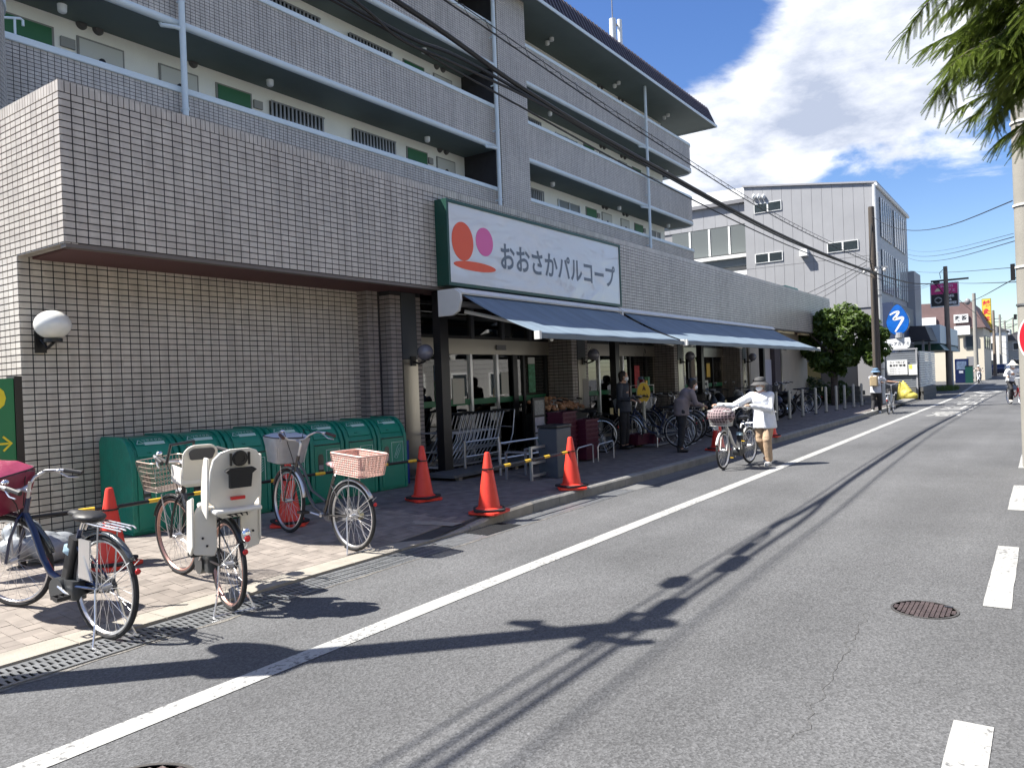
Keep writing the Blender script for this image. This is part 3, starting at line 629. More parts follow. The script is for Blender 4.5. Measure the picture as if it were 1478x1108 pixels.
# ================================================================ STORE SIGN
SX0, SX1, SY, SZ0, SZ1 = 9.20, 15.12, 7.575, 3.14, 4.49
sg = thing('store_sign', 'long white illuminated-box sign with green frame and grey Japanese lettering over the awning', 'sign', (SX0, SY, SZ0))
b = MB(); b.box((SX0, SY+0.02, SZ0), (SX1, PY-0.004, SZ1)); b.build('casing', M_gdark, sg, world=True)
fw = 0.05
for a, c in (((SX0, SY-0.02, SZ0), (SX0+fw, SY+0.019, SZ1)), ((SX1-fw, SY-0.02, SZ0), (SX1, SY+0.019, SZ1)), ((SX0+fw, SY-0.02, SZ0), (SX1-fw, SY+0.019, SZ0+fw)), ((SX0+fw, SY-0.02, SZ1-fw), (SX1-fw, SY+0.019, SZ1))):
    MB().box(a, c).build('frame', M_gdark, sg, world=True)
def face_mat():
    m = bpy.data.materials.new('acrylic_sign_face'); m.use_nodes = True; t = m.node_tree; b = t.nodes['Principled BSDF']; N = t.nodes.new; L = t.links.new
    g = N('ShaderNodeNewGeometry'); mp = N('ShaderNodeMapping'); mp.inputs['Scale'].default_value = (0.8, 1, 1.7); L(g.outputs['Position'], mp.inputs[0])
    n = N('ShaderNodeTexNoise'); n.inputs['Scale'].default_value = 0.75; n.inputs['Detail'].default_value = 1.5; n.inputs['Distortion'].default_value = 2.4; L(mp.outputs[0], n.inputs['Vector'])
    bn = N('ShaderNodeBump'); bn.inputs['Strength'].default_value = 0.5; bn.inputs['Distance'].default_value = 0.06; L(n.outputs['Fac'], bn.inputs['Height'])
    b.inputs['Base Color'].default_value = (0.66, 0.68, 0.70, 1); b.inputs['Roughness'].default_value = 0.5; b.inputs['Coat Weight'].default_value = 1.0; b.inputs['Coat Roughness'].default_value = 0.02; L(bn.outputs[0], b.inputs['Coat Normal'])
    return m
MB().box((SX0+fw, SY-0.002, SZ0+fw), (SX1-fw, SY+0.015, SZ1-fw)).build('face_panel', face_mat(), sg, world=True)
fnS = lambda a, b_, d=0.0: Vector((a-0, -0.006-d, b_))   # local to the sign
def disc(cx_, cz_, rx, rz, m, name, rot=0):
    n_ = 48; pts = [(cx_+rx*cos(2*pi*i/n_)*cos(rot)-rz*sin(2*pi*i/n_)*sin(rot), cz_+rx*cos(2*pi*i/n_)*sin(rot)+rz*sin(2*pi*i/n_)*cos(rot)) for i in range(n_)]
    b = MB(); b.prism(pts, lambda a, c, d: (a, -0.003-d, c), 0.0, 0.004); b.build(name, m, sg)
def sgp(px, py): p = at(px, py, 1, SY); return p.x-SX0, p.z-SZ0
M_or = mat('sign_orange', (0.80, 0.10, 0.035), 0.45); M_pk = mat('sign_pink', (0.72, 0.13, 0.36), 0.45)
c = sgp(667.5, 348.5); disc(c[0], c[1], 0.275, 0.31, M_or, 'orange_dot')
c = sgp(699, 349.5); disc(c[0], c[1], 0.235, 0.235, M_pk, 'pink_dot')
c = sgp(685, 384.5); disc(c[0]+0.02, c[1]-0.005, 0.56, 0.075, M_or, 'orange_ellipse')
a0 = sgp(722, 372); a1 = sgp(886, 391); wtxt = a1[0]-a0[0]
text('おおさかパルコープ', 0.58, mat('sign_slate_lettering', (0.13, 0.16, 0.20), 0.45), sg, lambda a, b_: Vector((a0[0]+wtxt/2+a, -0.006, 0.575+b_*0.86)), 'lettering', bold=0.013, sx=wtxt/5.15)

# ================================================================ AWNING (two fabric awnings)
M_awh = mat('awning_housing_white', (0.70, 0.70, 0.67), 0.5, var=0.06)
def awning(xa, xb, label):
    t = thing('awning', label, 'awning', (xa, PY, 2.9), group='awnings over the shop front')
    yt, zt, yf, zf = 7.42, 3.00, 5.98, 2.285
    b = MB(); n_ = 40; vs = []
    m_ = 14
    for i in range(n_+1):
        for j in range(m_+1):
            s_ = j/m_; x = xa+0.08+(xb-xa-0.16)*i/n_; y = yt+(yf-yt)*s_; z = zt+(zf-zt)*s_-0.05*sin(pi*s_)+0.006*sin(x*5.0)*s_
            vs.append((x, y, z))
    b.add(vs, [(i*(m_+1)+j, (i+1)*(m_+1)+j, (i+1)*(m_+1)+j+1, i*(m_+1)+j+1) for i in range(n_) for j in range(m_)])
    o = b.build('fabric', M_awn, t, smooth=True, world=True); so_ = o.modifiers.new('s', 'SOLIDIFY'); so_.thickness = 0.003
    b = MB(); b.box((xa+0.05, yf-0.04, zf-0.075), (xb-0.05, yf+0.012, zf-0.003)); b.build('front_bar', mat('awning_bar_dark', (0.10, 0.13, 0.16), 0.5), t, world=True)
    for x in (xa, xb-0.06): MB().box((x, yf-0.055, zf-0.09), (x+0.06, yf+0.035, zf+0.03)).build('end_cap', M_awh, t, world=True)
    pts = [(7.78,3.07),(7.45,3.07),(7.34,2.99),(7.33,2.88),(7.38,2.72),(7.50,2.66),(7.78,2.66)]
    b = MB(); b.prism(pts, lambda a, c, d: (d, a, c), xa-0.02, xa+0.03); b.build('end_plate', M_awh, t, world=True)
    b = MB(); b.prism([(7.78,3.08),(7.42,3.08),(7.32,3.0),(7.34,2.975),(7.46,3.03),(7.78,3.03)], lambda a, c, d: (d, a, c), xa+0.031, xb); b.build('housing', M_awh, t, world=True)
    b = MB(); b.cyl((xa+0.1, 7.58, 2.86), (xb-0.05, 7.58, 2.86), 0.05, n=12); b.build('roller', M_gry, t, world=True)
    k = 2 if xb-xa < 7 else 4
    for i in range(k):
        s_ = 1 if i % 2 == 0 else -1; x = (xa+0.35) if i == 0 else xa+(xb-xa)*(i/(k-1))-(0.35 if i == k-1 else 0)
        el = (x+s_*0.95, 6.72, 2.46); h1 = (x, 7.55, 2.74); h2 = (x+s_*0.10, yf+0.02, zf-0.085)
        b = MB(); b.tube([h1, el], 0.032, 6); b.tube([el, h2], 0.028, 6); b.sph(el, 0.045, 8, 6); b.build('folding_arm', M_awh, t, world=True, smooth=True)
    return t
awning(9.20, 14.62, 'left blue grey fabric awning under the big store sign')
awning(14.70, 25.85, 'long right blue grey fabric awning over the far shop windows')

# ================================================================ APARTMENT BLOCK
AY, AX0, AX1, GW = 14.90, 5.95, 38.9, 16.30
apt = thing('apartment_block', 'tiled apartment block with open galleries and dark overhanging roof above the store', 'building', (AX0, AY, 0))
def A(name, mb, m, **k): return mb.build(name, m, apt, world=True, **k)
CX0, CX1, CYF = 20.92, 22.62, 14.70
def rr_end(y_out, x_end, r=0.7, n_=7):
    """front line y=y_out to the rounded right end and back"""
    return [(x_end-r+r*sin(pi/2*i/n_), y_out+r-r*cos(pi/2*i/n_)) for i in range(n_+1)]
for k in range(3):
    cz = 8.12+2.76*k
    for (xa, xb, end) in ((AX0, CX0, False), (CX1, AX1-0.02*k, True)):
        path = [(xa, AY)]+([(xb, AY)] if not end else rr_end(AY, xb)+[(xb, 18.0)])
        # tiled face as real tiles, along the straight run; curved end as one tiled sheet
        Lx = (xb-0.7 if end else xb)
        b = MB(); b.box((xa, AY+t_, cz-1.35), (Lx, AY+0.12, cz-0.11)); A('parapet_core', b, M_grout)
        b = MB()
        for q in tiles(xa, Lx, cz-1.33, cz-0.12, 0.118, 0.0712, lambda u, v, h: (u, AY+t_-h, v)): b.add(q[1], TF)
        if end:
            r = 0.7; cx2, cy2 = xb-r, AY+r; arc = r*pi/2
            for q in tiles(0, 9*0.122, cz-1.33, cz-0.12, 0.122, 0.0712, lambda u, v, h: (cx2+(r-t_+h)*sin(u/arc*pi/2), cy2-(r-t_+h)*cos(u/arc*pi/2), v)): b.add(q[1], TF)
            for q in tiles(cy2, 17.6, cz-1.33, cz-0.12, 0.118, 0.0712, lambda u, v, h: (xb-t_+h, u, v)): b.add(q[1], TF)
            c2 = MB(); vs = []
            pth = rr_end(AY+0.009, xb-0.009, 0.692, 8)+[(xb-0.009, 17.7)]
            for (x, y) in pth: vs += [(x, y, cz-1.35), (x, y, cz-0.11)]
            c2.add(vs, [(2*i, 2*i+2, 2*i+3, 2*i+1) for i in range(len(pth)-1)]); c2b = A('parapet_end_core', c2, M_grout)
        A('parapet_tile_field', b, M_tile2, kind='stuff')
        # white cap and white rounded band, swept along the same path
        for nm, zz_, hh, yo in (('parapet_cap', cz-0.06, 0.065, 0.03), ):
            b = MB(); pth = [(xa, AY-yo)]+([(xb, AY-yo)] if not end else rr_end(AY-yo, xb+yo, 0.73)+[(xb+yo, 17.7)])
            vs = []
            for i, (x, y) in enumerate(pth):
                if i == 0 or (not end): nx_, ny_ = 0, -1
                else:
                    a = min(1, (i-1)/7)*pi/2 if i <= 8 else pi/2; nx_, ny_ = sin(a), -cos(a)
                for (o_, z_) in ((0.0, -hh), (0.012, -hh+0.015), (0.012, hh-0.02), (0.0, hh), (-0.19, hh), (-0.19, -hh)): vs.append((x+nx_*o_, y+ny_*o_, zz_+z_))
            m6 = 6; fs = [(i*m6+j, (i+1)*m6+j, (i+1)*m6+(j+1) % m6, i*m6+(j+1) % m6) for i in range(len(pth)-1) for j in range(m6)]
            b.add(vs, fs+[tuple(range(m6))]); A(nm, b, M_cap)
        if k > 0 or True:
            b = MB(); pth = [(xa, AY+0.03)]+([(xb, AY+0.03)] if not end else rr_end(AY+0.03, xb-0.03, 0.68)+[(xb-0.03, 17.7)])
            b.tube([(x, y, cz-1.40) for x, y in pth], 0.085, 10); A('slab_nosing', b, M_cap, smooth=True)
    # slab and gallery wall
    b = MB(); b.box((AX0, AY+0.06, cz-1.47), (AX1-0.35, GW-0.002, cz-1.22)); A('gallery_slab', b, M_soff); b = MB(); b.box((AX0, AY+0.13, cz-1.215), (AX1-0.4, GW-0.004, cz-1.2)); b.box((AX0, AY+0.121, cz-1.2), (AX1-0.8, AY+0.135, cz-0.13)); A('gallery_floor', b, mat('pale_floor', (0.5, 0.5, 0.47), 0.7))
b = MB(); b.box((AX0-6, GW, 4.4), (AX1-1.2, GW+0.15, 14.95)); A('gallery_wall', b, M_cream)
b = MB(); b.box((AX1-1.19, GW+0.001, 4.4), (AX1-1.0, 30, 14.95)); b.box((AX0-6, 29, 4.4), (AX1-1.2, 30, 14.95)); A('side_wall', b, M_cream)
# column
b = MB(); b.box((CX0+t_, CYF+t_, 4.4), (CX1-t_, AY+1.6, 16.2)); A('column_core', b, M_grout)
b = MB()
for q in tiles(CX0, CX1, 4.4, 16.15, 0.1214, 0.07, lambda u, v, h: (u, CYF+t_-h, v))+tiles(CYF, CYF+0.236, 4.4, 16.15, 0.118, 0.07, lambda u, v, h: (CX0+t_-h, u, v))+tiles(CYF, CYF+0.236, 4.4, 16.15, 0.118, 0.07, lambda u, v, h: (CX1-t_+h, u, v)): b.add(q[1], TF)
A('column_tile_field', b, M_tile2, kind='stuff')
# roof
b = MB(); b.box((AX0-6, 14.2, 14.92), (40.5, 19.0, 15.02)); A('roof_soffit', b, M_soff)
M_roof = mat('dark_violet_roof', (0.035, 0.03, 0.04), 0.45, 0.2)
b = MB(); b.prism([(14.2,14.93),(14.62,15.95),(19,16.4),(19,14.95)], lambda a, c, d: (d, a-0.001, c+0.06), AX0-6, 40.46); A('roof', b, M_roof)
b = MB(); b.box((AX0-6, 14.16, 14.88), (40.52, 14.2, 15.0)); b.box((40.47, 14.2, 14.88), (40.52, 19, 15.0)); A('eave_trim', b, M_cap)
b = MB(); x = AX0
dv = Vector((0, 0.42, 1.02)).normalized(); 
while x < 40.4:
    b.obox((x, 14.39, 15.49), (0.05, 0.05, 1.08), Matrix(((1,0,0),(0,dv.z,dv.y),(0,-dv.y,dv.z)))); x += 0.30
A('roof_rib', b, mat('roof_rib_violet', (0.10, 0.085, 0.11), 0.4, 0.3), kind='stuff')
# gallery fittings per storey
units = [  # (kind, x0, x1)
 ('door', 6.59, 7.49), ('meter', 7.66, 7.98), ('vent', 8.10, 0), ('vent', 8.44, 0), ('cab', 7.99, 8.98), ('cab', 9.78, 10.76), ('vent', 10.65, 0), ('door', 11.28, 12.2), ('meter', 12.3, 12.6),
 ('bars', 12.8, 14.58), ('bars', 15.67, 17.43), ('door', 18.02, 18.92), ('meter', 19.0, 19.25), ('vent', 19.60, 0), ('vent', 19.93, 0), ('cab', 19.42, 20.38), 
 ('bars', 23.9, 25.9), ('win', 27.07, 28.86), ('door', 29.47, 30.34), ('meter', 30.42, 30.7), ('cab', 30.89, 31.85), ('vent', 31.04, 0), ('vent', 31.35, 0), ('cab', 32.77, 33.67), ('vent', 33.1, 0), ('vent', 33.45, 0), ('door', 34.28, 35.16), ('meter', 35.25, 35.5), ('win', 36.06, 37.3)]
M_meter = mat('meter_grey', (0.30, 0.30, 0.28), 0.5); M_cab = mat('cabinet_white', (0.58, 0.59, 0.55), 0.55); M_cabf = mat('cabinet_frame_grey', (0.25, 0.25, 0.24), 0.5)
for k in range(3):
    fz = 7.0+2.76*k
    for (kd, xa, xb) in units:
        y = GW
        if kd == 'door':
            o = A('flat_door_frame', MB().box((xa-0.05, y-0.03, fz), (xb+0.05, y-0.002, fz+2.13)), M_cabf)
            MB().box((xa, y-0.045, fz), (xb, y-0.031, fz+2.09)).build('door_leaf', M_gdoor, o, world=True)
        elif kd == 'meter':
            A('meter_box', MB().box((xa, y-0.06, fz+1.80), (xb-0.04, y-0.002, fz+2.0)), M_meter); A('notice_plate', MB().box((xa+0.03, y-0.03, fz+1.58), (xb-0.03, y-0.002, fz+1.73)), mat('dull_red_plate', (0.28, 0.07, 0.06), 0.5))
        elif kd == 'cab':
            o = A('cabinet_frame', MB().box((xa, y-0.03, fz), (xb, y-0.002, fz+2.13)), M_cabf)
            MB().box((xa+0.04, y-0.04, fz), (xb-0.04, y-0.031, fz+2.09)).build('cabinet_door', M_cab, o, world=True)
            MB().lathe([(0.0001, 0.0), (0.07, 0.0), (0.07, 0.03), (0.0001, 0.03)], 14, ((xa+xb)/2, y-0.041, fz+1.72), rotm(pi/2)).build('round_vent', M_black, o, world=True)
        elif kd == 'vent':
            b = MB(); b.lathe([(0.0001, 0.10), (0.08, 0.09), (0.115, 0.03), (0.115, 0.0)], 18, (xa, y, fz+2.40), rotm(pi/2)); o = A('vent_hood', b, mat('hood_grey', (0.10, 0.10, 0.10), 0.5), smooth=True)
        elif kd == 'bars':
            o = A('barred_window', MB().box((xa, y-0.02, fz+1.0), (xb, y-0.002, fz+2.12)), M_glassd); b = MB()
            b.box((xa, y-0.10, fz+2.08), (xb, y-0.06, fz+2.12)); b.box((xa, y-0.10, fz+1.0), (xb, y-0.06, fz+1.04)); x = xa
            while x < xb: b.box((x, y-0.095, fz+1.04), (x+0.055, y-0.065, fz+2.08)); x += 0.13
            b.build('window_bars', mat('bar_grey', (0.33, 0.33, 0.33), 0.4, 0.5), o, world=True)
        else:
            o = A('gallery_window', MB().box((xa, y-0.02, fz+0.9), (xb, y-0.002, fz+2.05)), mat('frosted_grey_glass', (0.22, 0.24, 0.25), 0.3)); b = MB()
            for x in (xa, (xa+xb)/2-0.03, xb-0.06): b.box((x, y-0.06, fz+0.9), (x+0.06, y-0.021, fz+2.05))
            b.build('window_frame', M_alum, o, world=True)
    for x in (7.4, 12.3, 18.2, 25.6, 31.3, 36.8):
        b = MB(); b.cyl((x, 15.6, fz+2.33-0.01), (x, 15.6, fz+2.20), 0.09, 0.085, 14); b.sph((x, 15.6, fz+2.20), (0.085, 0.085, 0.05), 12, 6); A('gallery_lamp', b, M_white, smooth=True)
for x in (25.6, 31.3, 36.8):
    b = MB(); b.cyl((x, 15.4, 14.92), (x, 15.4, 14.79), 0.09, 0.085, 14); A('eave_lamp', b, M_white)
# downpipes
for x, y in ((9.42, 14.74), (20.62, 14.62), (32.55, 14.70)):
    z1 = 14.9 if x > 30 else 15.0
    b = MB(); b.cyl((x, y, 4.5), (x, y, z1), 0.065, n=12)
    for z in (6.2, 7.6, 9.9, 11.4, 13.0): b.cyl((x, y, z), (x, y, z+0.05), 0.078, n=12); b.box((x-0.015, y, z), (x+0.015, y+0.2, z+0.04))
    for kk in (1, 2): b.tube([(x, y, 9.30+2.76*(kk-1)+0.0), (x-0.14, y+0.05, 9.32+2.76*(kk-1)), (x-0.34, y+0.22, 9.34+2.76*(kk-1)), (x-0.34, y+0.30, 9.46+2.76*(kk-1))], 0.045, 8)
    A('downpipe', b, M_cap, smooth=True)
# stair tower to the left, handrail
b = MB(); cx2, cy2, r = 4.40, 14.2, 1.28
for q in tiles(0, 68*0.118, 4.4, 7.95, 0.118, 0.07, lambda u, v, h: (cx2+(r+h)*sin(u/r), cy2-(r+h)*cos(u/r), v)): b.add(q[1], TF)
st = thing('stair_tower', 'rounded tiled stair tower at the left end of the gallery', 'stair tower', (cx2, cy2, 4.4))
b.build('tower_tile_field', M_tile2, st, world=True, kind='stuff'); b = MB(); b.cyl((cx2, cy2, 4.4), (cx2, cy2, 7.98), r-0.002, n=48); b.build('tower_core', M_grout, st, world=True)
b = MB(); b.lathe([(r-0.15, 7.97), (r+0.04, 7.97), (r+0.04, 8.10), (r-0.15, 8.10)], 48, (cx2, cy2, 0), closed=True); b.build('tower_cap', M_cap, st, world=True)
b = MB(); p0 = at(0, 25, 1, 15.0); p1 = at(29, 27, 1, 15.0); p2 = at(33, 30, 1, 15.0); b.tube([p0-Vector((1.2,0,0)), p0, p1, p2, p2-Vector((0,0,0.10))], 0.024, 8); p = at(21, 26, 1, 15.0); b.tube([p, (p.x, p.y, 8.1)], 0.022, 8); b.tube([(p.x-1.0, p.y, p.z), (p.x-1.0, p.y, 8.1)], 0.022, 8)
A('stair_handrail', b, M_cap, smooth=True)
# antenna
an = thing('mobile_antenna', 'slim white mobile phone antenna mast on the apartment roof', 'antenna', (36.15, 18.0, 16.2))
b = MB(); b.cyl((0, 0, 0), (0, 0, 4.1), 0.17, n=14); b.build('mast', M_white, an, smooth=True); b = MB(); b.cyl((0, 0, 4.1), (0, 0, 5.1), 0.03, n=8); b.build('lightning_rod', M_gry, an)
b = MB(); b.rbox((0.62, -0.1, 3.5), (0.26, 0.2, 1.5), 0.08); b.build('panel', M_white, an); b = MB(); b.box((0.1, -0.05, 3.0), (0.5, 0.05, 3.08)); b.box((0.1, -0.05, 3.9), (0.5, 0.05, 3.98)); b.tube([(0.6,0,2.8),(0.5,0.05,2.2),(0.2,0,1.6)], 0.035, 6); b.build('bracket', M_gry, an)

# ================================================================ RECYCLING BINS
def make_bin(kind):
    W_, D_, H_ = 0.543, 0.78, 1.05
    t = thing('recycling_bin', '', 'recycling bin', (0, 0, 0), group='row of green recycling bins along the wall')
    prof = [(D_, 0.03), (D_, H_-0.06), (D_-0.06, H_), (0.30, H_), (0.21, H_-0.015), (0.13, H_-0.06), (0.05, H_-0.15), (0.0, H_-0.27), (0.0, 0.03)]
    b = MB(); b.prism(prof, lambda a, c, d: (d, a, c), 0.0, 0.055); b.prism(prof, lambda a, c, d: (d, a, c), W_-0.055, W_); 
    b.box((0.0, 0.03, 0.0), (W_, D_-0.03, 0.03)); b.build('side_shell', M_bin, t, smooth=True, bevel=0.008)
    p2 = [(D_-0.01, 0.03), (D_-0.01, H_-0.07), (D_-0.07, H_-0.02), (0.31, H_-0.02), (0.22, H_-0.035), (0.145, H_-0.075), (0.07, H_-0.16), (0.03, H_-0.27), (0.012, H_-0.30), (0.012, 0.03)]
    b = MB(); b.prism(p2, lambda a, c, d: (d, a, c), 0.056, W_-0.056); b.build('body', M_bin, t, smooth=True)
    # lid on the slope
    def sl(u, s, h):   # u across, s along slope 0(front)..1(top), h proud
        a = Vector((0.045, H_-0.225)); c = Vector((0.26, H_-0.026)); p = a.lerp(c, s); bow = 0.040*sin(pi*s); n_ = Vector((-(c-a).y, (c-a).x)).normalized()
        return (u, p.x+n_.x*(h+bow), p.y+n_.y*(h+bow))
    def patch(u0, u1, s0, s1, h, m, nm, par, n_=6):
        b = MB(); vs = []
        for i in range(n_+1):
            s = s0+(s1-s0)*i/n_; vs += [sl(u0, s, h), sl(u1, s, h), sl(u0, s, h-0.012), sl(u1, s, h-0.012)]
        fs = []
        for i in range(n_): a = 4*i; fs += [(a, a+1, a+5, a+4), (a, a+4, a+6, a+2), (a+1, a+3, a+7, a+5)]
        fs += [(0, 2, 3, 1), (4*n_, 4*n_+1, 4*n_+3, 4*n_+2)]
        b.add(vs, fs); return b.build(nm, m, par, smooth=True)
    lid = patch(0.09, W_-0.09, 0.0, 1.0, 0.012, M_binl, 'lid', t)
    patch(0.115, W_-0.115, 0.42, 0.86, 0.0145, M_bin, 'label_plate', lid)
    patch(0.20, W_-0.12, 0.44, 0.60, 0.0165, M_binw, 'label_band', lid)
    patch(0.20, W_-0.30, 0.10, 0.15, 0.020, M_bin, 'lid_grip', lid)
    text('リサイクル', 0.045, M_binw, lid, lambda a, c: Vector(sl(W_/2+0.03+a, 0.70+c/0.30, 0.0185)), bold=0.001)
    text('△', 0.10, M_binw, lid, lambda a, c: Vector(sl(0.155+a, 0.60+c/0.30, 0.0185)), 'recycling_mark')
    # front door
    b = MB(); b.box((0.062, 0.002, 0.06), (W_-0.062, 0.0115, H_-0.305)); d = b.build('door', M_binl, t, bevel=0.004)
    MB().box((0.062, 0.004, H_-0.300), (W_-0.062, 0.0112, H_-0.288)).build('door_gap', M_black, t)
    n_ = 10; cz0, cz1, cx_ = 0.40, 0.60, 0.155
    pts = [(cx_+0.042*cos(pi*i/n_), cz1+0.042*sin(pi*i/n_)) for i in range(n_+1)]+[(cx_-0.042*cos(pi*i/n_), cz0-0.042*sin(pi*i/n_)) for i in range(n_+1)]
    b = MB(); b.prism(pts, lambda a, c, h: (a, h, c), -0.0015, 0.003); b.build('slot_window', mat('slot_dark', (0.02, 0.035, 0.03), 0.2, spec=0.8), d)
    b = MB(); b.box((0.12, -0.004, 0.44), (0.19, -0.0012, 0.50)); b.box((0.125, -0.004, 0.36), (0.185, -0.0012, 0.40)); b.build('waste_seen', M_gry, d)
    b = MB(); x0, x1, z0, z1, w = 0.245, W_-0.075, 0.37, 0.69, 0.006
    for q in (((x0,z0),(x1,z0+w)),((x0,z1-w),(x1,z1)),((x0,z0+w),(x0+w,z1-w)),((x1-w,z0+w),(x1,z1-w))): b.box((q[0][0], -0.002, q[0][1]), (q[1][0], 0.0035, q[1][1]))
    b.build('icon_frame', M_binw, d)
    b = MB(); mx_, mz_ = (x0+x1)/2, 0.555
    def ln(pp, r=0.0032): b.tube([(mx_+x, -0.0005, mz_+z) for x, z in pp], r, 4)
    if kind == 'bottle': ln([(-.06,-.08),(-.02,-.105),(.055,.03),(.06,.09),(.04,.105),(.0,.065),(-.06,-.08)]); ln([(-.03,-.06),(.035,.05)])
    elif kind == 'can': ln([(-.05,-.07),(.0,-.10),(.065,.03),(.02,.075),(-.05,-.07)]); ln([(-.02,-.02),(.04,-.04)]); ln([(0,.07),(.05,.10),(.07,.05)])
    elif kind == 'pack': ln([(-.07,-.08),(-.04,.08),(.04,.08),(.04,.02),(.07,-.08),(-.07,-.08)]); ln([(.04,.06),(.09,-.03),(.03,-.08)])
    else:
        for i in range(5): ln([(-.08+.0*i,-.03+.03*i),(.0,-.09+.03*i),(.085,-.02+.03*i)])
        ln([(-.08,.09),(.0,.03),(.085,.10),(0,.14),(-.08,.09)])
    b.build('icon', M_binw, d)
    text({'bottle': 'ペットボトル', 'can': '空き缶', 'pack': '牛乳パック'}.get(kind, 'トレー'), 0.032, M_binw, d, lambda a, c: Vector((mx_+a, -0.001, 0.405+c)), 'print')
    return t
bk = [('tray','leftmost green recycling bin, half hidden by the bicycle basket'),('tray','second green recycling bin from the left, behind the white child seats'),('tray','third green recycling bin with tray icon, right of the white child seat'),('pack','middle green recycling bin behind the silver covered bicycle basket'),('pack','green recycling bin with milk carton icon'),('can','green recycling bin with can icon behind the pink wicker basket'),('bottle','rightmost green recycling bin with bottle icon beside the steel pillar')]
protos = {}
for i, (kd, lb) in enumerate(bk):
    x = 4.30+i*0.563; y = 7.97-i*0.045
    if kd not in protos: protos[kd] = make_bin(kd); o = protos[kd]; o.location = (x, y, 0.11); o.rotation_euler = (0, 0, -0.07); o['label'] = lb
    else: dup(protos[kd], (x, y, 0.11), -0.07, lb)

# ================================================================ CONES AND BARS
def make_cone(loc, label, rz=0.3):
    loc = (loc[0], loc[1], pave_z(loc[0], loc[1])); t = thing('traffic_cone', label, 'traffic cone', loc, rz, 'orange cones marking off the pavement')
    b = MB(); b.lathe([(0.155, 0.035), (0.158, 0.06), (0.128, 0.075), (0.034, 0.675), (0.026, 0.695), (0.0001, 0.70)], 28); b.build('body', M_cone, t, smooth=True)
    b = MB(); b.rbox((0, 0, 0.018), (0.38, 0.38, 0.03), 0.05); b.build('base', M_cone, t, bevel=0.004)
    b = MB(); b.rbox((0, 0, 0.048), (0.36, 0.36, 0.026), 0.06, rotm(0, 0, 0.55)); b.build('weight', M_coneb, t, bevel=0.006)
    b = MB(); b.lathe([(0.067, 0.50), (0.073, 0.50), (0.071, 0.515), (0.065, 0.515)], 20, closed=True); b.build('bar_ring', M_black, t); return t
CN = [((3.46, 6.80), 'orange cone on the sunlit pavement behind the dark blue bicycle'), ((5.50, 6.93), 'orange cone behind the front wheel of the silver bicycle'), ((7.33, 6.58), 'orange cone in front of the blue cylinder right of the bins'), ((6.98, 5.27), 'orange cone standing half in sun on the kerb'), ((8.86, 5.28), 'orange cone by the kerb in front of the purple crates'), ((14.30, 5.22), 'orange cone behind the front wheel of the pushed bicycle'), ((17.4, 5.12), 'orange cone base just visible behind the legs of the woman in white')]
for i, (p, lb) in enumerate(CN): make_cone(p, lb, 0.2+i*0.5)
def bar(p0, p1, label):
    p0, p1 = Vector(p0), Vector(p1); t = thing('cone_bar', label, 'barrier bar', p0, group='black and yellow bars hung between cones')
    d = p1-p0; b = MB(); b.cyl((0,0,0), d, 0.017, n=10); b.build('pole', M_black, t, smooth=True); n_ = max(2, int(d.length/0.42))
    for i in range(n_):
        s = (i+0.62)/n_; a = d*s; c = d*(s+0.125/d.length); b = MB(); b.cyl(a, c, 0.0185, n=10); b.build('yellow_band', M_yel, t, smooth=True)
def ct(i, dx=0, dy=0, z=0.52): return (CN[i][0][0]+dx, CN[i][0][1]+dy, pave_z(*CN[i][0])+z)
bar(ct(0, -1.9, 0.55, 0.50), ct(0, -.07, .0, .53), 'striped bar ending at the wall end behind the dark blue bicycle')
bar(ct(0, .07), ct(1, -.07), 'striped bar in front of the left green bins'); bar(ct(1, .07), ct(2, -.07), 'striped bar in front of the right green bins'); bar(ct(3, .06, .01, .5), ct(4, -.06, 0, .5), 'striped bar in front of the nested shopping carts')
# plastic sacks and blue tube
b = MB(); rr = random.Random(5)
for k in range(7): b.sph((3.02+rr.random()*0.45, 7.5+rr.random()*0.3, 0.18+rr.random()*0.32*(k/7)), (0.17, 0.14, 0.12), 14, 9)
o = b.build('plastic_sack', mat('grey_polythene', (0.27, 0.29, 0.31), 0.3, var=0.2, vscale=9, bump=1.0, bscale=9), None, smooth=True); tag(o, 'crumpled grey plastic sack heaped behind the left orange cone', 'plastic sack')
m_ = o.modifiers.new('r', 'REMESH'); m_.mode = 'VOXEL'; m_.voxel_size = 0.02; m_.use_smooth_shade = True
b = MB(); b.cyl((0, 0, 0), (0, 0, 0.62), 0.085, n=18); b.cyl((0,0,0.62),(0,0,0.64),0.09,n=18)
bt = thing('blue_cylinder', 'dark blue upright cylinder between the last green bin and the steel pillar', 'umbrella tube', (8.50, 8.0, 0.13)); b.build('tube', mat('deep_blue_plastic', (0.005, 0.02, 0.22), 0.4), bt, smooth=True)

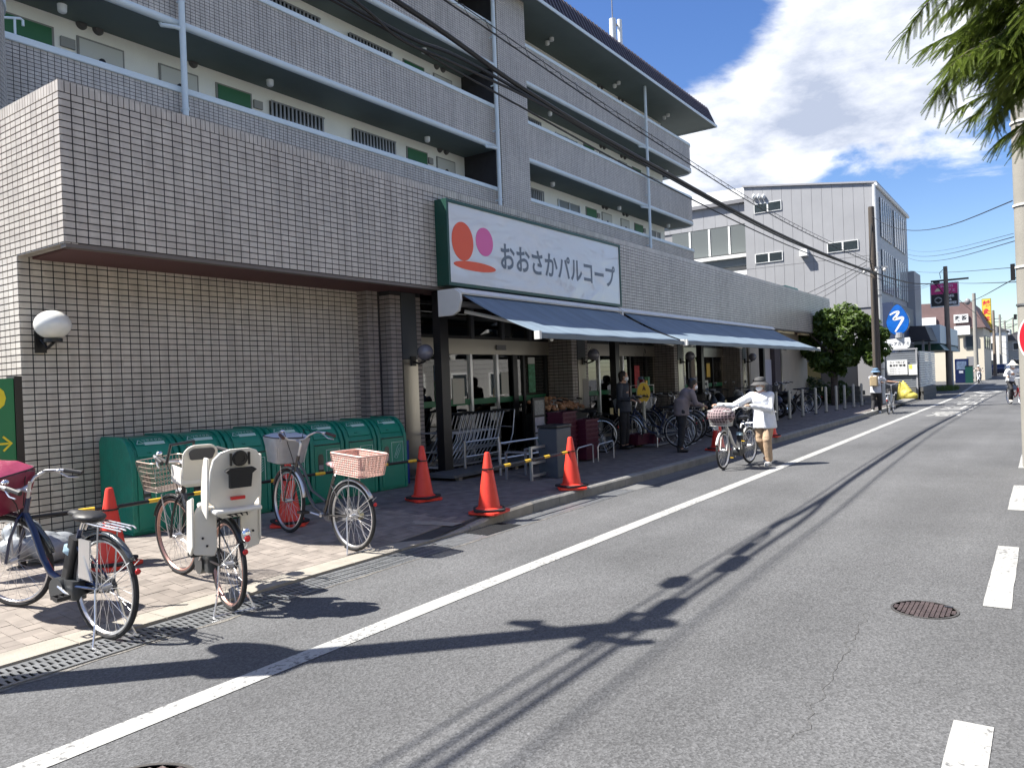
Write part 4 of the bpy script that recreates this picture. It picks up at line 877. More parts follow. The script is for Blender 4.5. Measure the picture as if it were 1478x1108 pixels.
# ================================================================ BICYCLES
def wheel(parent, c, r, xf=None, rim=M_alum, hubm=M_alum, spokes=32, fat=0.019, fm=M_rub, seg=44):
    w = bpy.data.objects.new('wheel', None); COL.objects.link(w); w.parent = parent; w.location = (0, 0, 0); c = Vector(c); my = rotm(pi/2)
    rt = r-fat
    b = MB(xf); b.lathe([(rt+fat*cos(a), fat*0.95*sin(a)) for a in [2*pi*i/8 for i in range(8)]], seg, c, my, closed=True); b.build('tyre', fm, w, smooth=True)
    ri = rt-fat*0.9; b = MB(xf); b.lathe([(ri+0.004, -0.011), (ri+0.004, 0.011), (ri-0.008, 0.013), (ri-0.016, 0.0), (ri-0.008, -0.013)], seg, c, my, closed=True); b.build('rim', rim, w, smooth=True)
    b = MB(xf); b.cyl(c+Vector((0,-0.035,0)), c+Vector((0,0.035,0)), 0.022, n=10); b.cyl(c+Vector((0,-0.065,0)), c+Vector((0,0.065,0)), 0.008, n=8); b.build('hub', hubm, w, smooth=True)
    b = MB(xf)
    for i in range(spokes):
        a = 2*pi*i/spokes; s = 1 if i % 2 else -1; a2 = a+(0.45 if (i//2) % 2 else -0.45)
        b.tube([c+Vector((0.021*cos(a2), s*0.03, 0.021*sin(a2))), c+Vector((ri*cos(a), s*0.004, ri*sin(a)))], 0.0014, 3, cap=False)
    b.build('spoke', hubm, w, kind='stuff'); return w
def arc(c, r, a0, a1, n=18): return [(c[0]+r*cos(a0+(a1-a0)*i/n), c[1], c[2]+r*sin(a0+(a1-a0)*i/n)) for i in range(n+1)]
def fender(parent, c, r, a0, a1, m, xf=None, w=0.024):
    b = MB(xf); n = 20; vs = []
    for i in range(n+1):
        a = a0+(a1-a0)*i/n
        for j, (yy, dr) in enumerate(((-w, -0.012), (-w*0.6, 0.003), (0, 0.008), (w*0.6, 0.003), (w, -0.012))): vs.append((c[0]+(r+dr)*cos(a), c[1]+yy, c[2]+(r+dr)*sin(a)))
    fs = [(5*i+j, 5*i+j+1, 5*i+5+j+1, 5*i+5+j) for i in range(n) for j in range(4)]
    b.add(vs, fs); o = b.build('fender', m, parent, smooth=True); s = o.modifiers.new('s', 'SOLIDIFY'); s.thickness = 0.0015; return o
def wire_basket(parent, c, sz, m, xf=None, taper=0.8, wick=False, name='basket', r=0.0022, nv=12, nh=6, cover=None):
    """open basket: c = centre of the bottom; sz = top length, top width, height"""
    b = MB(xf); lx, ly, h = sz
    def ring(s): return [(c[0]+sx*lx/2*(taper+(1-taper)*s), c[1]+sy*ly/2*(taper+(1-taper)*s), c[2]+h*s) for sx, sy in ((1,1),(-1,1),(-1,-1),(1,-1))]
    def rr_(s, n=5, rad=0.05):
        q = ring(s); P = []
        for i in range(4):
            p0 = Vector(q[i-1]); p1 = Vector(q[i]); p2 = Vector(q[(i+1) % 4]); a = p1+(p0-p1).normalized()*rad; d = p1+(p2-p1).normalized()*rad
            for k in range(n+1): t = k/n; P.append(a*(1-t)**2+p1*2*t*(1-t)+d*t*t)
        return P
    for k in range(nh+1): b.tube(rr_(k/nh), r*(2.2 if k == nh else 1), 4, closed=True)
    q0, q1 = ring(0), ring(1)
    for i in range(4):
        n_ = nv if i % 2 == 0 else nv
        for k in range(n_):
            t = (k+0.5)/n_; a = Vector(q0[i]).lerp(Vector(q0[(i+1) % 4]), t); d = Vector(q1[i]).lerp(Vector(q1[(i+1) % 4]), t); b.tube([a, d], r, 3, cap=False)
            if i == 0: e = Vector(q0[3]).lerp(Vector(q0[2]), t); b.tube([a, e], r, 3, cap=False)
    if wick:
        for k in range(1, nh*2):
            P = rr_(k/(nh*2)); vs = []
            for i, p in enumerate(P): vs += [p+Vector((0,0,-h/(nh*2)*0.36)), p+Vector((0,0,h/(nh*2)*0.36))]
            n_ = len(P); b.add(vs, [(2*i, 2*((i+1) % n_), 2*((i+1) % n_)+1, 2*i+1) for i in range(n_)])
        P = rr_(0.02); b.add(P, [tuple(range(len(P)))])
    return b.build(name, m, parent)
def cloth_cover(parent, c, sz, m, topm, xf=None, sag=0.03, name='basket_cover', bulge=0.0, seed=0):
    lx, ly, h = sz; b = MB(xf); n = 32; vs = []; rr = random.Random(seed)
    lev = [(0.0, 0.62), (0.04, 0.74), (0.3, 0.80+bulge), (0.6, 0.90+bulge), (0.9, 1.0+bulge*0.5), (1.0, 1.0)]
    for j, (s, k) in enumerate(lev):
        for i in range(n):
            a = 2*pi*i/n; ca, sa = cos(a), sin(a); e = 0.42; px = math.copysign(abs(ca)**e, ca)*lx/2*k; py = math.copysign(abs(sa)**e, sa)*ly/2*k
            w = 0.012*mnoise.noise((ca*3+seed, sa*3, s*4)); vs.append((c[0]+px*(1+w*3), c[1]+py*(1+w*3), c[2]+h*s+(w if j < 5 else 0)))
    fs = [(j*n+i, j*n+(i+1) % n, (j+1)*n+(i+1) % n, (j+1)*n+i) for j in range(5) for i in range(n)]; fs.append(tuple(reversed(range(n))))
    b.add(vs, fs); o = b.build(name, m, parent, smooth=True)
    b = MB(xf); vs = [v for v in vs[-n:]]; 
    for q in (0.66, 0.33):
        for i in range(n): p = vs[i]; vs.append((c[0]+(p[0]-c[0])*q, c[1]+(p[1]-c[1])*q, p[2]+(sag if q < 0.5 else sag*0.8)+0.02*mnoise.noise((i*0.5, q*4, seed))))
    vs.append((c[0], c[1], c[2]+h+sag)); fs = [(j*n+i, j*n+(i+1) % n, (j+1)*n+(i+1) % n, (j+1)*n+i) for j in range(2) for i in range(n)]+[(2*n+i, 2*n+(i+1) % n, 3*n) for i in range(n)]
    b.add(vs, fs); b.build('cover_top', topm, o, smooth=True)
    b = MB(xf); b.tube([v for v in vs[:n]], 0.006, 5, closed=True); b.build('cover_piping', M_blkp, o); return o
def make_bike(label, loc, rz, frame=M_silv, r=0.335, wb=1.10, steer=0.0, lean=0.0, fend=M_alum, saddle=M_blkp, basket='wire', rack=True, stand='center', battery=False, group=None, style='step', bars=1.0, rim=M_alum, rb=None, pedal=0.6, low=False, sadz=0.82, loz=None, grip=M_blkp, barm=M_alum, basket_m=M_alum):
    t = thing('bicycle', label, 'bicycle', loc, rot=(lean, 0, rz), group=group); T_ = lambda nm, b, m, par=None, **k: b.build(nm, m, par or t, **k)
    hx = wb-0.17; st0 = Vector((wb-0.05, 0, 0)); cs, sn = cos(steer), sin(steer)
    ax0 = Vector((hx+0.03, 0, 0.62)); axd = Vector((-0.28, 0, 1)).normalized(); Rs = Matrix.Rotation(steer, 3, axd)
    F = lambda v: ax0+Rs @ (Vector(v)-ax0)
    wheel(t, (0, 0, r), r, rim=rim); wheel(t, (wb, 0, r), r, F, rim=rim)
    fender(t, (0, 0, r), r+0.02, -0.25 if not low else 0.1, 2.5, fend); fender(t, (wb, 0, r), r+0.02, 0.35, 2.9, fend, F)
    b = MB(F)  # fork
    b.tube([(wb, 0.055, r), (wb-0.05, 0.055, r+0.18), (hx+0.045, 0.045, r+0.34), (hx+0.04, 0.0, r+0.37)], 0.011, 6); b.tube([(wb, -0.055, r), (wb-0.05, -0.055, r+0.18), (hx+0.045, -0.045, r+0.34), (hx+0.04, 0.0, r+0.37)], 0.011, 6)
    T_('fork', b, frame, smooth=True)
    b = MB(); bb = Vector((0.44, 0, 0.285)); hb = Vector((hx+0.035, 0, 0.68)); ht = Vector((hx-0.01, 0, 0.83))
    b.tube([hb-Vector((-0.01,0,0.03)), ht], 0.019, 10)
    if style == 'step':
        b.tube([hb+Vector((-0.005,0,0.03)), (hx-0.08, 0, 0.60), (hx-0.20, 0, 0.42), (hx-0.30, 0, 0.33), tuple(bb)], 0.017 if not battery else 0.024, 10)
        if not battery: b.tube([hb+Vector((-0.02,0,0.10)), (hx-0.11, 0, 0.68), (hx-0.24, 0, 0.50), (0.42, 0, 0.42)], 0.013, 8)
    else:
        b.tube([hb, bb], 0.018, 8); b.tube([ht-Vector((0,0,0.04)), (0.32, 0, 0.62)], 0.015, 8)
    sd = Vector((0.245, 0, sadz)); b.tube([bb, bb.lerp(sd, 0.8)], 0.016, 10)
    for s in (1, -1):
        b.tube([bb+Vector((0,0.02*s,0)), (0, 0.058*s, r)], 0.009, 6); b.tube([bb.lerp(sd, 0.62)+Vector((0,0.015*s,0)), (0.02, 0.055*s, r+0.01)], 0.007, 6)
    T_('frame', b, frame, smooth=True)
    b = MB(); b.tube([bb.lerp(sd, 0.78), sd-Vector((0,0,0.03))], 0.012, 8); T_('seat_post', b, M_chrome, smooth=True)
    b = MB(); vs = []; 
    b.sph((sd.x-0.06, 0, sd.z), (0.12, 0.10, 0.038), 14, 8); b.sph((sd.x+0.06, 0, sd.z+0.002), (0.115, 0.045, 0.028), 14, 8)
    so_ = T_('saddle', b, saddle, smooth=True); m_ = so_.modifiers.new('r', 'REMESH'); m_.mode = 'VOXEL'; m_.voxel_size = 0.012; m_.use_smooth_shade = True
    b = MB(); 
    for s in (1, -1):
        b.tube([(sd.x-0.13, 0.045*s, sd.z-0.02), (sd.x-0.10, 0.045*s, sd.z-0.07)], 0.012, 6)
    b.tube([(sd.x-0.10, 0.05, sd.z-0.06), (sd.x-0.10, -0.05, sd.z-0.06)], 0.006, 6); T_('saddle_spring', b, M_chrome, so_)
    # stem and bars
    bz = 1.03*bars; b = MB(F); b.tube([ht, ht+axd*0.12, (hx-0.03, 0, bz-0.06)], 0.013, 8); b.tube([(hx-0.03, 0, bz-0.06), (hx+0.03, 0, bz-0.05)], 0.014, 8)
    T_('stem', b, barm, smooth=True)
    b = MB(F); P = []
    for s, rng in ((1, range(8)), ):
        pts = [(hx+0.03, 0, bz-0.05), (hx+0.05, 0.09, bz-0.04), (hx+0.06, 0.15, bz+0.0), (hx+0.02, 0.215, bz+0.035), (hx-0.08, 0.255, bz+0.035), (hx-0.21, 0.285, bz+0.015)]
    full = [(x, -y, z) for x, y, z in reversed(pts)]+pts[1:]; b.tube(full, 0.0115, 8); T_('handlebar', b, barm, smooth=True)
    for s in (1, -1):
        b = MB(F); b.tube([(hx-0.10, 0.262*s, bz+0.033), (hx-0.225, 0.289*s, bz+0.012)], 0.017, 8); T_('grip', b, grip, smooth=True)
        b = MB(F); b.sph((hx-0.065, 0.245*s, bz+0.03), 0.018, 8, 6); b.tube([(hx-0.065, 0.245*s, bz+0.02), (hx-0.12, 0.27*s, bz-0.02), (hx-0.19, 0.295*s, bz-0.025)], 0.006, 5); T_('brake_lever', b, M_alum, smooth=True)
    b = MB(F); b.sph((hx-0.03, 0.20, bz+0.06), (0.026, 0.026, 0.018), 10, 6); T_('bell', b, M_chrome, smooth=True)
    b = MB(F)
    b.tube([(hx-0.06, 0.25, bz+0.03), (hx+0.10, 0.12, bz+0.05), (hx+0.07, 0.02, 0.78), (hx+0.04, 0.012, 0.60)], 0.004, 4); b.tube([(hx-0.06, -0.25, bz+0.03), (hx+0.08, -0.10, bz+0.06), (hx+0.05, -0.02, 0.76)], 0.004, 4); T_('brake_cable', b, M_blkp, smooth=True)
    # cranks, pedals, chain case
    b = MB(); b.cyl((bb.x, -0.05, bb.z), (bb.x, 0.05, bb.z), 0.022, n=10); cr = 0.165; a = pedal
    for s in (1, -1): b.tube([(bb.x, 0.06*s, bb.z), (bb.x+s*cr*cos(a), 0.085*s, bb.z+s*cr*sin(a))], 0.009, 6)
    T_('crank', b, M_alum, smooth=True)
    for s in (1, -1):
        pc = Vector((bb.x+s*cr*cos(a), 0.135*s, bb.z+s*cr*sin(a))); b = MB()
        for dx in (-0.038, 0.034): b.box((pc.x+dx, pc.y-0.045, pc.z-0.012), (pc.x+dx+0.008, pc.y+0.045, pc.z+0.012))
        for dy in (-0.045, -0.004, 0.037): b.box((pc.x-0.03, pc.y+dy, pc.z-0.01), (pc.x+0.034, pc.y+dy+0.008, pc.z+0.01))
        p_ = T_('pedal', b, M_blkp); MB().box((pc.x+0.0425, pc.y-0.03, pc.z-0.006), (pc.x+0.045, pc.y+0.03, pc.z+0.006)).build('pedal_reflector', M_yel, p_)
    b = MB(); b.prism([(bb.x+0.10*cos(x), bb.z+0.085*sin(x)) for x in [pi/2-pi*i/8 for i in range(9)]]+[(0.0, r-0.05), (-0.04, r), (0.0, r+0.05)], lambda a_, c_, d: (a_, d, c_), -0.062, -0.045)
    T_('chain_case', b, M_blkp if battery else M_gry, smooth=True, bevel=0.004)
    if battery:
        b = MB(); mm = Matrix.Rotation(-0.30, 3, 'Y'); b.rbox((0.365, 0, 0.47), (0.085, 0.09, 0.34), 0.02, mm); T_('battery', b, M_blkp, smooth=False)
        b = MB(); b.rbox((0.375, 0, 0.54), (0.088, 0.094, 0.05), 0.02, mm); T_('battery_label', b, mat('pale_blue_label', (0.35, 0.5, 0.58), 0.5))
        b = MB(); b.cyl((bb.x+0.02, -0.06, bb.z-0.03), (bb.x+0.02, 0.065, bb.z-0.03), 0.085, n=20); b.rbox((bb.x-0.10, 0, bb.z-0.01), (0.14, 0.10, 0.13), 0.03); T_('motor', b, mat('motor_grey', (0.06, 0.065, 0.07), 0.4, 0.4), smooth=True)
    # rack
    if rack:
        b = MB(); z = r*2+0.075
        for y in (-0.065, -0.022, 0.022, 0.065): b.tube([(0.19, y*0.6, z-0.01), (0.1, y, z), (-0.20, y, z), (-0.24, y*0.8, z-0.005)], 0.0055, 6)
        for x in (0.12, -0.02, -0.18): b.tube([(x, -0.068, z), (x, 0.068, z)], 0.005, 6)
        for s in (1, -1): b.tube([(-0.02, 0.068*s, z), (0.0, 0.062*s, r)], 0.006, 6)
        T_('rack', b, M_alum if frame is not M_frd else M_blkp, smooth=True)
    b = MB(); b.tube([(0, 0.06, r), (-0.30, 0.035, r+0.22)], 0.0035, 4); b.tube([(0, -0.06, r), (-0.30, -0.035, r+0.22)], 0.0035, 4); T_('fender_stay', b, M_alum)
    b = MB(); b.sph((-sqrt((r+0.026)**2-0.16**2)-0.006, 0, r+0.16), (0.012, 0.02, 0.02), 12, 8); T_('rear_reflector', b, M_red, smooth=True)
    b = MB(); b.tube([(0, 0.07, r), (-0.05, 0.10, 0.14), (-0.11, 0.15, 0.006)], 0.0075, 6); b.tube([(0, -0.07, r), (-0.05, -0.10, 0.14), (-0.11, -0.15, 0.006)], 0.0075, 6); b.tube([(-0.11, 0.15, 0.008), (-0.11, -0.15, 0.008)], 0.0065, 6)
    if stand == 'center': T_('stand', b, M_alum, smooth=True)
    elif stand == 'side':
        b = MB(); b.tube([(0, 0.07, r), (-0.04, 0.11, 0.2), (-0.03, 0.20, 0.004)], 0.008, 6); T_('stand', b, M_alum, smooth=True)
    b = MB(F); b.cyl((wb+0.02, -0.10, 0.69), (wb+0.08, -0.10, 0.69), 0.03, 0.04, 12); b.tube([(wb+0.02,-0.10,0.69),(wb-0.03,-0.05,0.60)], 0.006, 5); T_('front_lamp', b, M_alum, smooth=True)
    b = MB(F); b.tube([(wb+0.04, 0.05, r), (wb+0.05, 0.08, 0.70)], 0.0055, 5); b.tube([(wb+0.04, -0.05, r), (wb+0.05, -0.08, 0.70)], 0.0055, 5); T_('basket_stay', b, M_alum)
    bc = (wb+0.085, 0, 0.735)
    if basket in ('wire', 'covered'): wire_basket(t, bc, (0.29, 0.38, 0.25), basket_m, F)
    if basket == 'covered': cloth_cover(t, (bc[0], bc[1], bc[2]-0.01), (0.34, 0.43, 0.28), M_foil, mat('pale_lining', (0.50, 0.52, 0.55), 0.6), F)
    t['_'] = 0; del t['_']
    return t, F
PZ = lambda x, y: pave_z(x, y)
def tilt_place(o, rear, front):
    """stand a bicycle on the sloping pavement: both wheels touch"""
    zr, zf = (0.004 if rear[1] < 5.17 else PZ(*rear)), PZ(*front); d = Vector((front[0]-rear[0], front[1]-rear[1])); rz = atan2(d.y, d.x)
    o.location = (rear[0], rear[1], zr); o.rotation_euler = (o.rotation_euler.x, -atan2(zf-zr, d.length), rz)
# 1: dark blue electric-assist bicycle, maroon basket cover
b1_, F1 = make_bike('dark blue electric bicycle with maroon covered basket at the left edge', (0,0,0), 0, frame=M_navy, battery=True, basket='none', wb=1.10, bars=0.91, sadz=0.79, steer=0.36, fend=mat('dark_fender', (0.10, 0.11, 0.12), 0.25, 0.7), pedal=3.3, r=0.345)
tilt_place(b1_, (2.56, 5.16), (2.46, 6.25))
cloth_cover(b1_, (1.24, 0.0, 0.70), (0.46, 0.50, 0.30), M_mar, mat('pink_maroon_vinyl', (0.30, 0.05, 0.10), 0.25, var=0.15, vscale=4, bump=0.5, bscale=6), F1, 0.07, bulge=0.06, seed=2)
b = MB(); b.tube([(0.28,0.0,0.62),(0.10,0.08,0.55),(0.02,0.085,0.40)], 0.012, 6); b.box((0.04, 0.075, 0.40), (0.16, 0.088, 0.66)); b.build('ring_lock', M_alum, b1_)
# 2: mamachari with two white child seats
b2_, F2 = make_bike('black bicycle with white front and rear child seats parked facing the bins', (0,0,0), 0, frame=M_frd, basket='wire', wb=1.13, steer=0.22, fend=M_frd, battery=True, pedal=2.6, r=0.335, basket_m=mat('brown_wire', (0.42, 0.33, 0.27), 0.4, 0.4), rim=mat('copper_rim', (0.45, 0.26, 0.22), 0.35, 0.6))
tilt_place(b2_, (3.38, 4.99), (3.66, 6.10))
M_seatw = mat('child_seat_white', (0.72, 0.69, 0.62), 0.32, var=0.05, vscale=5)
def shell(pts, xo, th, m, nm, par, curve=0.0, tilt=0.0, xf=None, bev=0.01):
    """pts: outline (y,z); swept in x with wrap-around curvature"""
    b = MB(xf); n = len(pts); cz = sum(p[1] for p in pts)/n
    f = lambda y, z, d: (xo+d-curve*(y*y)*-1+tilt*(z-cz), y, z)
    b.prism(pts, lambda a, c, d: f(a, c, d), 0, th); o = b.build(nm, m, par, smooth=True)
    bv = o.modifiers.new('bevel', 'BEVEL'); bv.width = bev; bv.segments = 3; bv.limit_method = 'ANGLE'; bv.angle_limit = 0.9; return o
def rround(w0, w1, z0, z1, rt, rb=0.04, n=8):
    P = []
    for (sx, w, z, r_, a0) in ((1, w1, z1, rt, 0), (-1, w1, z1, rt, pi/2), (-1, w0, z0, rb, pi), (1, w0, z0, rb, 1.5*pi)):
        cx_ = sx*(w/2-r_); cz_ = z-(r_ if a0 < 3 else -r_)
        for i in range(n+1):
            a = a0+pi/2*i/n; P.append((cx_+r_*cos(a), cz_+r_*sin(a)))
    return P
DZ = -0.09
seat = shell([(y*0.92, 0.83+(z-0.83)*0.86+DZ) for y, z in [(0.15,0.83),(0.155,0.90),(0.20,0.95),(0.205,1.05),(0.20,1.20),(0.185,1.30),(0.14,1.36),(0.07,1.385),(-0.07,1.385),(-0.14,1.36),(-0.185,1.30),(-0.20,1.20),(-0.205,1.05),(-0.20,0.95),(-0.155,0.90),(-0.15,0.83),(-0.10,0.80),(0.10,0.80)]], -0.22, 0.03, M_seatw, 'rear_child_seat', b2_, curve=1.6, tilt=-0.18)
zq = lambda z: 0.83+(z-0.83)*0.88+DZ
for s in (1, -1):
    sh = MB(); P = [(-0.06,0.86),(-0.05,1.0),(-0.08,1.20),(-0.12,1.30),(-0.19,1.30),(-0.18,1.0),(-0.16,0.80)]
    sh.prism([(x, zq(z)) for x, z in P], lambda a, c, d: (a+0.03, s*(0.19-0.01)+d*s, c), 0, 0.018); sh.build('seat_wing', M_seatw, seat, bevel=0.008)
    g_ = MB(); g_.prism([(0.085,0.84),(0.20,0.80),(0.245,0.72),(0.255,0.50),(0.235,0.44),(0.10,0.42),(0.085,0.47)], lambda a, c, d: (d-0.02+0.25*(a-0.1), s*a, c), 0, 0.022); g_.build('leg_guard', M_seatw, b2_, bevel=0.008)
    g_ = MB(); g_.prism([(0.0,0.86),(0.11,0.82),(0.13,0.46),(0.05,0.43),(0.0,0.5)], lambda a, c, d: (a, s*(0.237)+d*s, c), 0, 0.018); g_.build('leg_guard_side', M_seatw, b2_, bevel=0.008)
    for z in (0.50, 0.56): b = MB(); b.sph((-0.012, s*(0.155+0.03*(z > 0.52)), z), (0.012, 0.009, 0.009), 8, 6); b.build('guard_bolt', M_black, b2_)
    b = MB(); b.box((-0.262, s*0.065-0.006, zq(1.24)), (-0.246, s*0.065+0.006, zq(1.34))); b.build('belt_slot', M_black, seat)
b = MB(); b.box((-0.235, -0.17, 0.755), (0.16, 0.17, 0.79)); b.build('seat_pan', M_seatw, b2_, bevel=0.015)
b = MB(); b.lathe([(0.0001,0.006),(0.052,0.006),(0.056,0)], 24, (-0.255, 0, zq(1.295)), rotm(0, -pi/2)); b.lathe([(0.03,0.012),(0.044,0.012),(0.044,0.0),(0.03,0.0)], 24, (-0.255, 0, zq(1.295)), rotm(0, -pi/2), closed=True); b.build('adjuster_knob', M_black, seat)
b = MB(); b.prism([(y, zq(z)) for y, z in [(0.085,1.22),(0.11,1.20),(0.08,1.17),(0.075,1.06),(-0.075,1.06),(-0.08,1.17),(-0.11,1.20),(-0.085,1.22)]], lambda a, c, d: (-0.225-0.13*(c-0.9)-d, a, c), 0, 0.035); b.build('back_pocket', mat('black_cloth', (0.012, 0.012, 0.013), 0.7), seat)
b = MB(); b.box((-0.214, -0.05, zq(0.955)), (-0.19, 0.05, zq(0.98))); b.build('red_badge', M_red, seat)
fs_ = shell([(y, z+0.0) for y, z in rround(0.24, 0.27, 0.82, 1.17, 0.09, 0.05)], 0.57, 0.022, M_seatw, 'front_child_seat', b2_, curve=0.9, tilt=-0.40, bev=0.008)
b = MB(); b.prism(rround(0.18, 0.20, 1.05, 1.14, 0.035, 0.02, 4), lambda a, c, d: (0.553-0.40*(c-0.995)-d+0.9*a*a, a, c), 0, 0.006); b.build('head_pad', mat('pad_grey', (0.06, 0.06, 0.065), 0.7), fs_)
b = MB(); b.box((0.62, -0.12, 0.84), (0.88, 0.12, 0.88)); 
for s in (1, -1): b.box((0.62, s*0.12-0.012, 0.84), (0.86, s*0.12+0.012, 0.98))
b.build('front_seat_pan', M_seatw, b2_, bevel=0.01)
b = MB(F2); b.tube([(0.98, -0.12, 0.98), (0.93, -0.10, 1.14), (0.93, 0.10, 1.14), (0.98, 0.12, 0.98)], 0.014, 8); b.build('front_grab_bar', M_frd, b2_, smooth=True)
b = MB(F2); b.sph((1.02, -0.26, 0.93), (0.09, 0.07, 0.035), 14, 8); b.build('left_guard_cup', mat('clear_grey_plastic', (0.45, 0.44, 0.40), 0.25), b2_, smooth=True)
b = MB(); b.sph((-0.345, 0, 0.62), (0.03, 0.035, 0.05), 12, 8); b.build('chrome_tail_lamp', M_chrome, b2_, smooth=True); b = MB(); b.sph((-0.368, 0, 0.60), (0.014, 0.022, 0.026), 12, 8); b.build('tail_lamp_lens', mat('lamp_red', (0.75, 0.03, 0.03), 0.2), b2_, smooth=True)
# 3: silver bicycle with rattan basket
b3_, F3 = make_bike('silver bicycle with silver covered front basket and pink wicker rear basket', (0,0,0), 0, frame=mat('bronze_grey_paint', (0.10, 0.095, 0.09), 0.3, 0.6), basket='covered', wb=1.06, steer=-0.12, saddle=mat('leopard_saddle', (0.30, 0.10, 0.12), 0.7, var=0.9, vscale=45, col2=(0.5, 0.42, 0.40)), pedal=0.1, sadz=0.80, grip=mat('brown_grip', (0.07, 0.035, 0.03), 0.6))
tilt_place(b3_, (5.13, 5.55), (5.21, 6.60))
wire_basket(b3_, (-0.09, 0, 0.755), (0.47, 0.34, 0.20), M_ratt, None, 0.86, wick=True, name='wicker_basket', r=0.004, nv=16, nh=9)
for nm_, xx in (('rear_hub_cover', 0.0),):
    b = MB(); b.cyl((0, -0.10, 0.335), (0, -0.055, 0.335), 0.05, 0.045, 18); b.build(nm_, mat('brass_hub', (0.5, 0.46, 0.33), 0.3, 0.8), b3_, smooth=True)

# ================================================================ BACKGROUND BIKES AND MOTORBIKES
def place(o, x, y, rz, z=None): o.location = (x, y, PZ(x, y) if z is None else z); o.rotation_euler = (0, 0, rz)
bd, _ = make_bike('dark bicycle with yellow tag facing the road, first right of the woman in white', (0,0,0), 0, frame=M_frd, fend=M_frd, basket='wire', basket_m=M_black, r=0.335, group='bicycles parked under the awning', battery=True); place(bd, 18.25, 5.9, 1.62)
MB().box((-0.37, 0.03, 0.72), (-0.36, 0.13, 0.86)).build('yellow_tag', mat('cream_tag', (0.6, 0.5, 0.25), 0.5), bd)
bl_, _ = make_bike('navy framed bicycle beside the seated shopper in the shade', (0,0,0), 0, frame=M_navy, basket='covered', group='bicycles parked under the awning', pedal=1.2); place(bl_, 14.6, 6.1, 1.75)
for (x, y, rz, lb) in ((15.5, 6.3, 1.7, 'dark bicycle in the shade left of the third lamp pillar'), (16.3, 6.5, 1.55, 'dark bicycle leaning close behind the pushed white bicycle'), (17.2, 6.4, 1.6, 'dark bicycle behind the shoulder of the woman in white'), (18.9, 6.2, 1.5, 'dark bicycle left of the nearest motorbike'), (19.6, 6.4, 1.7, 'dark bicycle directly left of the black motorbike'), (13.4, 7.25, 1.9, 'dark bicycle in deep shade right of the yellow sign'), (14.0, 7.6, 1.4, 'dark bicycle against the goods rack in deep shade'), (27.6, 6.9, 1.5, 'dark bicycle behind the middle white posts'), (28.6, 6.9, 1.6, 'dark bicycle behind the last white posts')):
    o = dup(bd if x != 16.3 else bl_, (x, y, PZ(x, y)), rz, lb)
def make_moto(label, loc, rz, body, cowl=True):
    t = thing('motorbike', label, 'motorbike', loc, rz, 'motorbikes parked beyond the shop windows'); r = 0.27
    wheel(t, (0, 0, r), r, spokes=12, fat=0.05, seg=28); wheel(t, (1.25, 0, r), r, spokes=12, fat=0.045, seg=28)
    b = MB(); b.rbox((0.62, 0, 0.30), (0.55, 0.26, 0.14), 0.08); b.sph((0.25, 0, 0.55), (0.38, 0.17, 0.22), 18, 10); b.sph((0.92, 0, 0.62), (0.14, 0.20, 0.34), 16, 10, Matrix.Rotation(0.35, 3, 'Y'))
    o = b.build('body', body, t, smooth=True); m_ = o.modifiers.new('r', 'REMESH'); m_.mode = 'VOXEL'; m_.voxel_size = 0.025; m_.use_smooth_shade = True
    b = MB(); b.sph((0.22, 0, 0.76), (0.38, 0.15, 0.06), 16, 8); b.build('saddle', M_blkp, t, smooth=True)
    b = MB(); b.tube([(1.25, 0.07, r), (1.02, 0.06, 0.85)], 0.02, 8); b.tube([(1.25, -0.07, r), (1.02, -0.06, 0.85)], 0.02, 8); b.build('fork', M_alum, t, smooth=True)
    b = MB(); b.tube([(0.86, -0.33, 0.98), (0.98, -0.15, 1.02), (0.98, 0.15, 1.02), (0.86, 0.33, 0.98)], 0.014, 8); b.build('handlebar', M_black, t, smooth=True)
    b = MB(); b.sph((1.05, 0, 0.88), (0.09, 0.11, 0.09), 14, 8); b.build('headlight', M_wht2, t, smooth=True)
    for s in (1, -1):
        b = MB(); b.tube([(0.95, 0.2*s, 1.02), (0.95, 0.26*s, 1.18)], 0.006, 5); b.sph((0.95, 0.28*s, 1.20), (0.02, 0.06, 0.04), 10, 6); b.build('mirror', M_black, t, smooth=True)
    fender(t, (1.25, 0, r), r+0.03, 0.2, 2.6, body, w=0.05); b = MB(); b.tube([(0.5,-0.14,0.2),(0.1,-0.16,0.22),(-0.2,-0.16,0.3)], 0.035, 8); b.build('exhaust', M_chrome, t, smooth=True)
    b = MB(); b.tube([(0.45, 0.1, 0.3), (0.4, 0.25, 0.0)], 0.012, 6); b.tube([(0.45, -0.1, 0.3), (0.4, -0.25, 0.0)], 0.012, 6); b.build('stand', M_black, t)
    return t
m1 = make_moto('black motorbike nearest the service door', (20.6, 6.75, 0.128), 1.45, M_black); make_moto('white and silver scooter between the fourth and fifth white posts', (22.6, 6.75, 0.128), 1.2, mat('scooter_silver', (0.42, 0.43, 0.45), 0.25, 0.5))
dup(m1, (21.6, 6.95, 0.128), 1.3, 'black motorbike with windshield right of the service door'); m4 = make_moto('dark blue covered scooter at the end of the beige wall', (24.4, 6.9, 0.128), 1.4, mat('dusk_blue', (0.02, 0.03, 0.08), 0.3))
dup(m1, (25.8, 7.0, 0.128), 1.5, 'farthest black motorbike beside the wall corner')

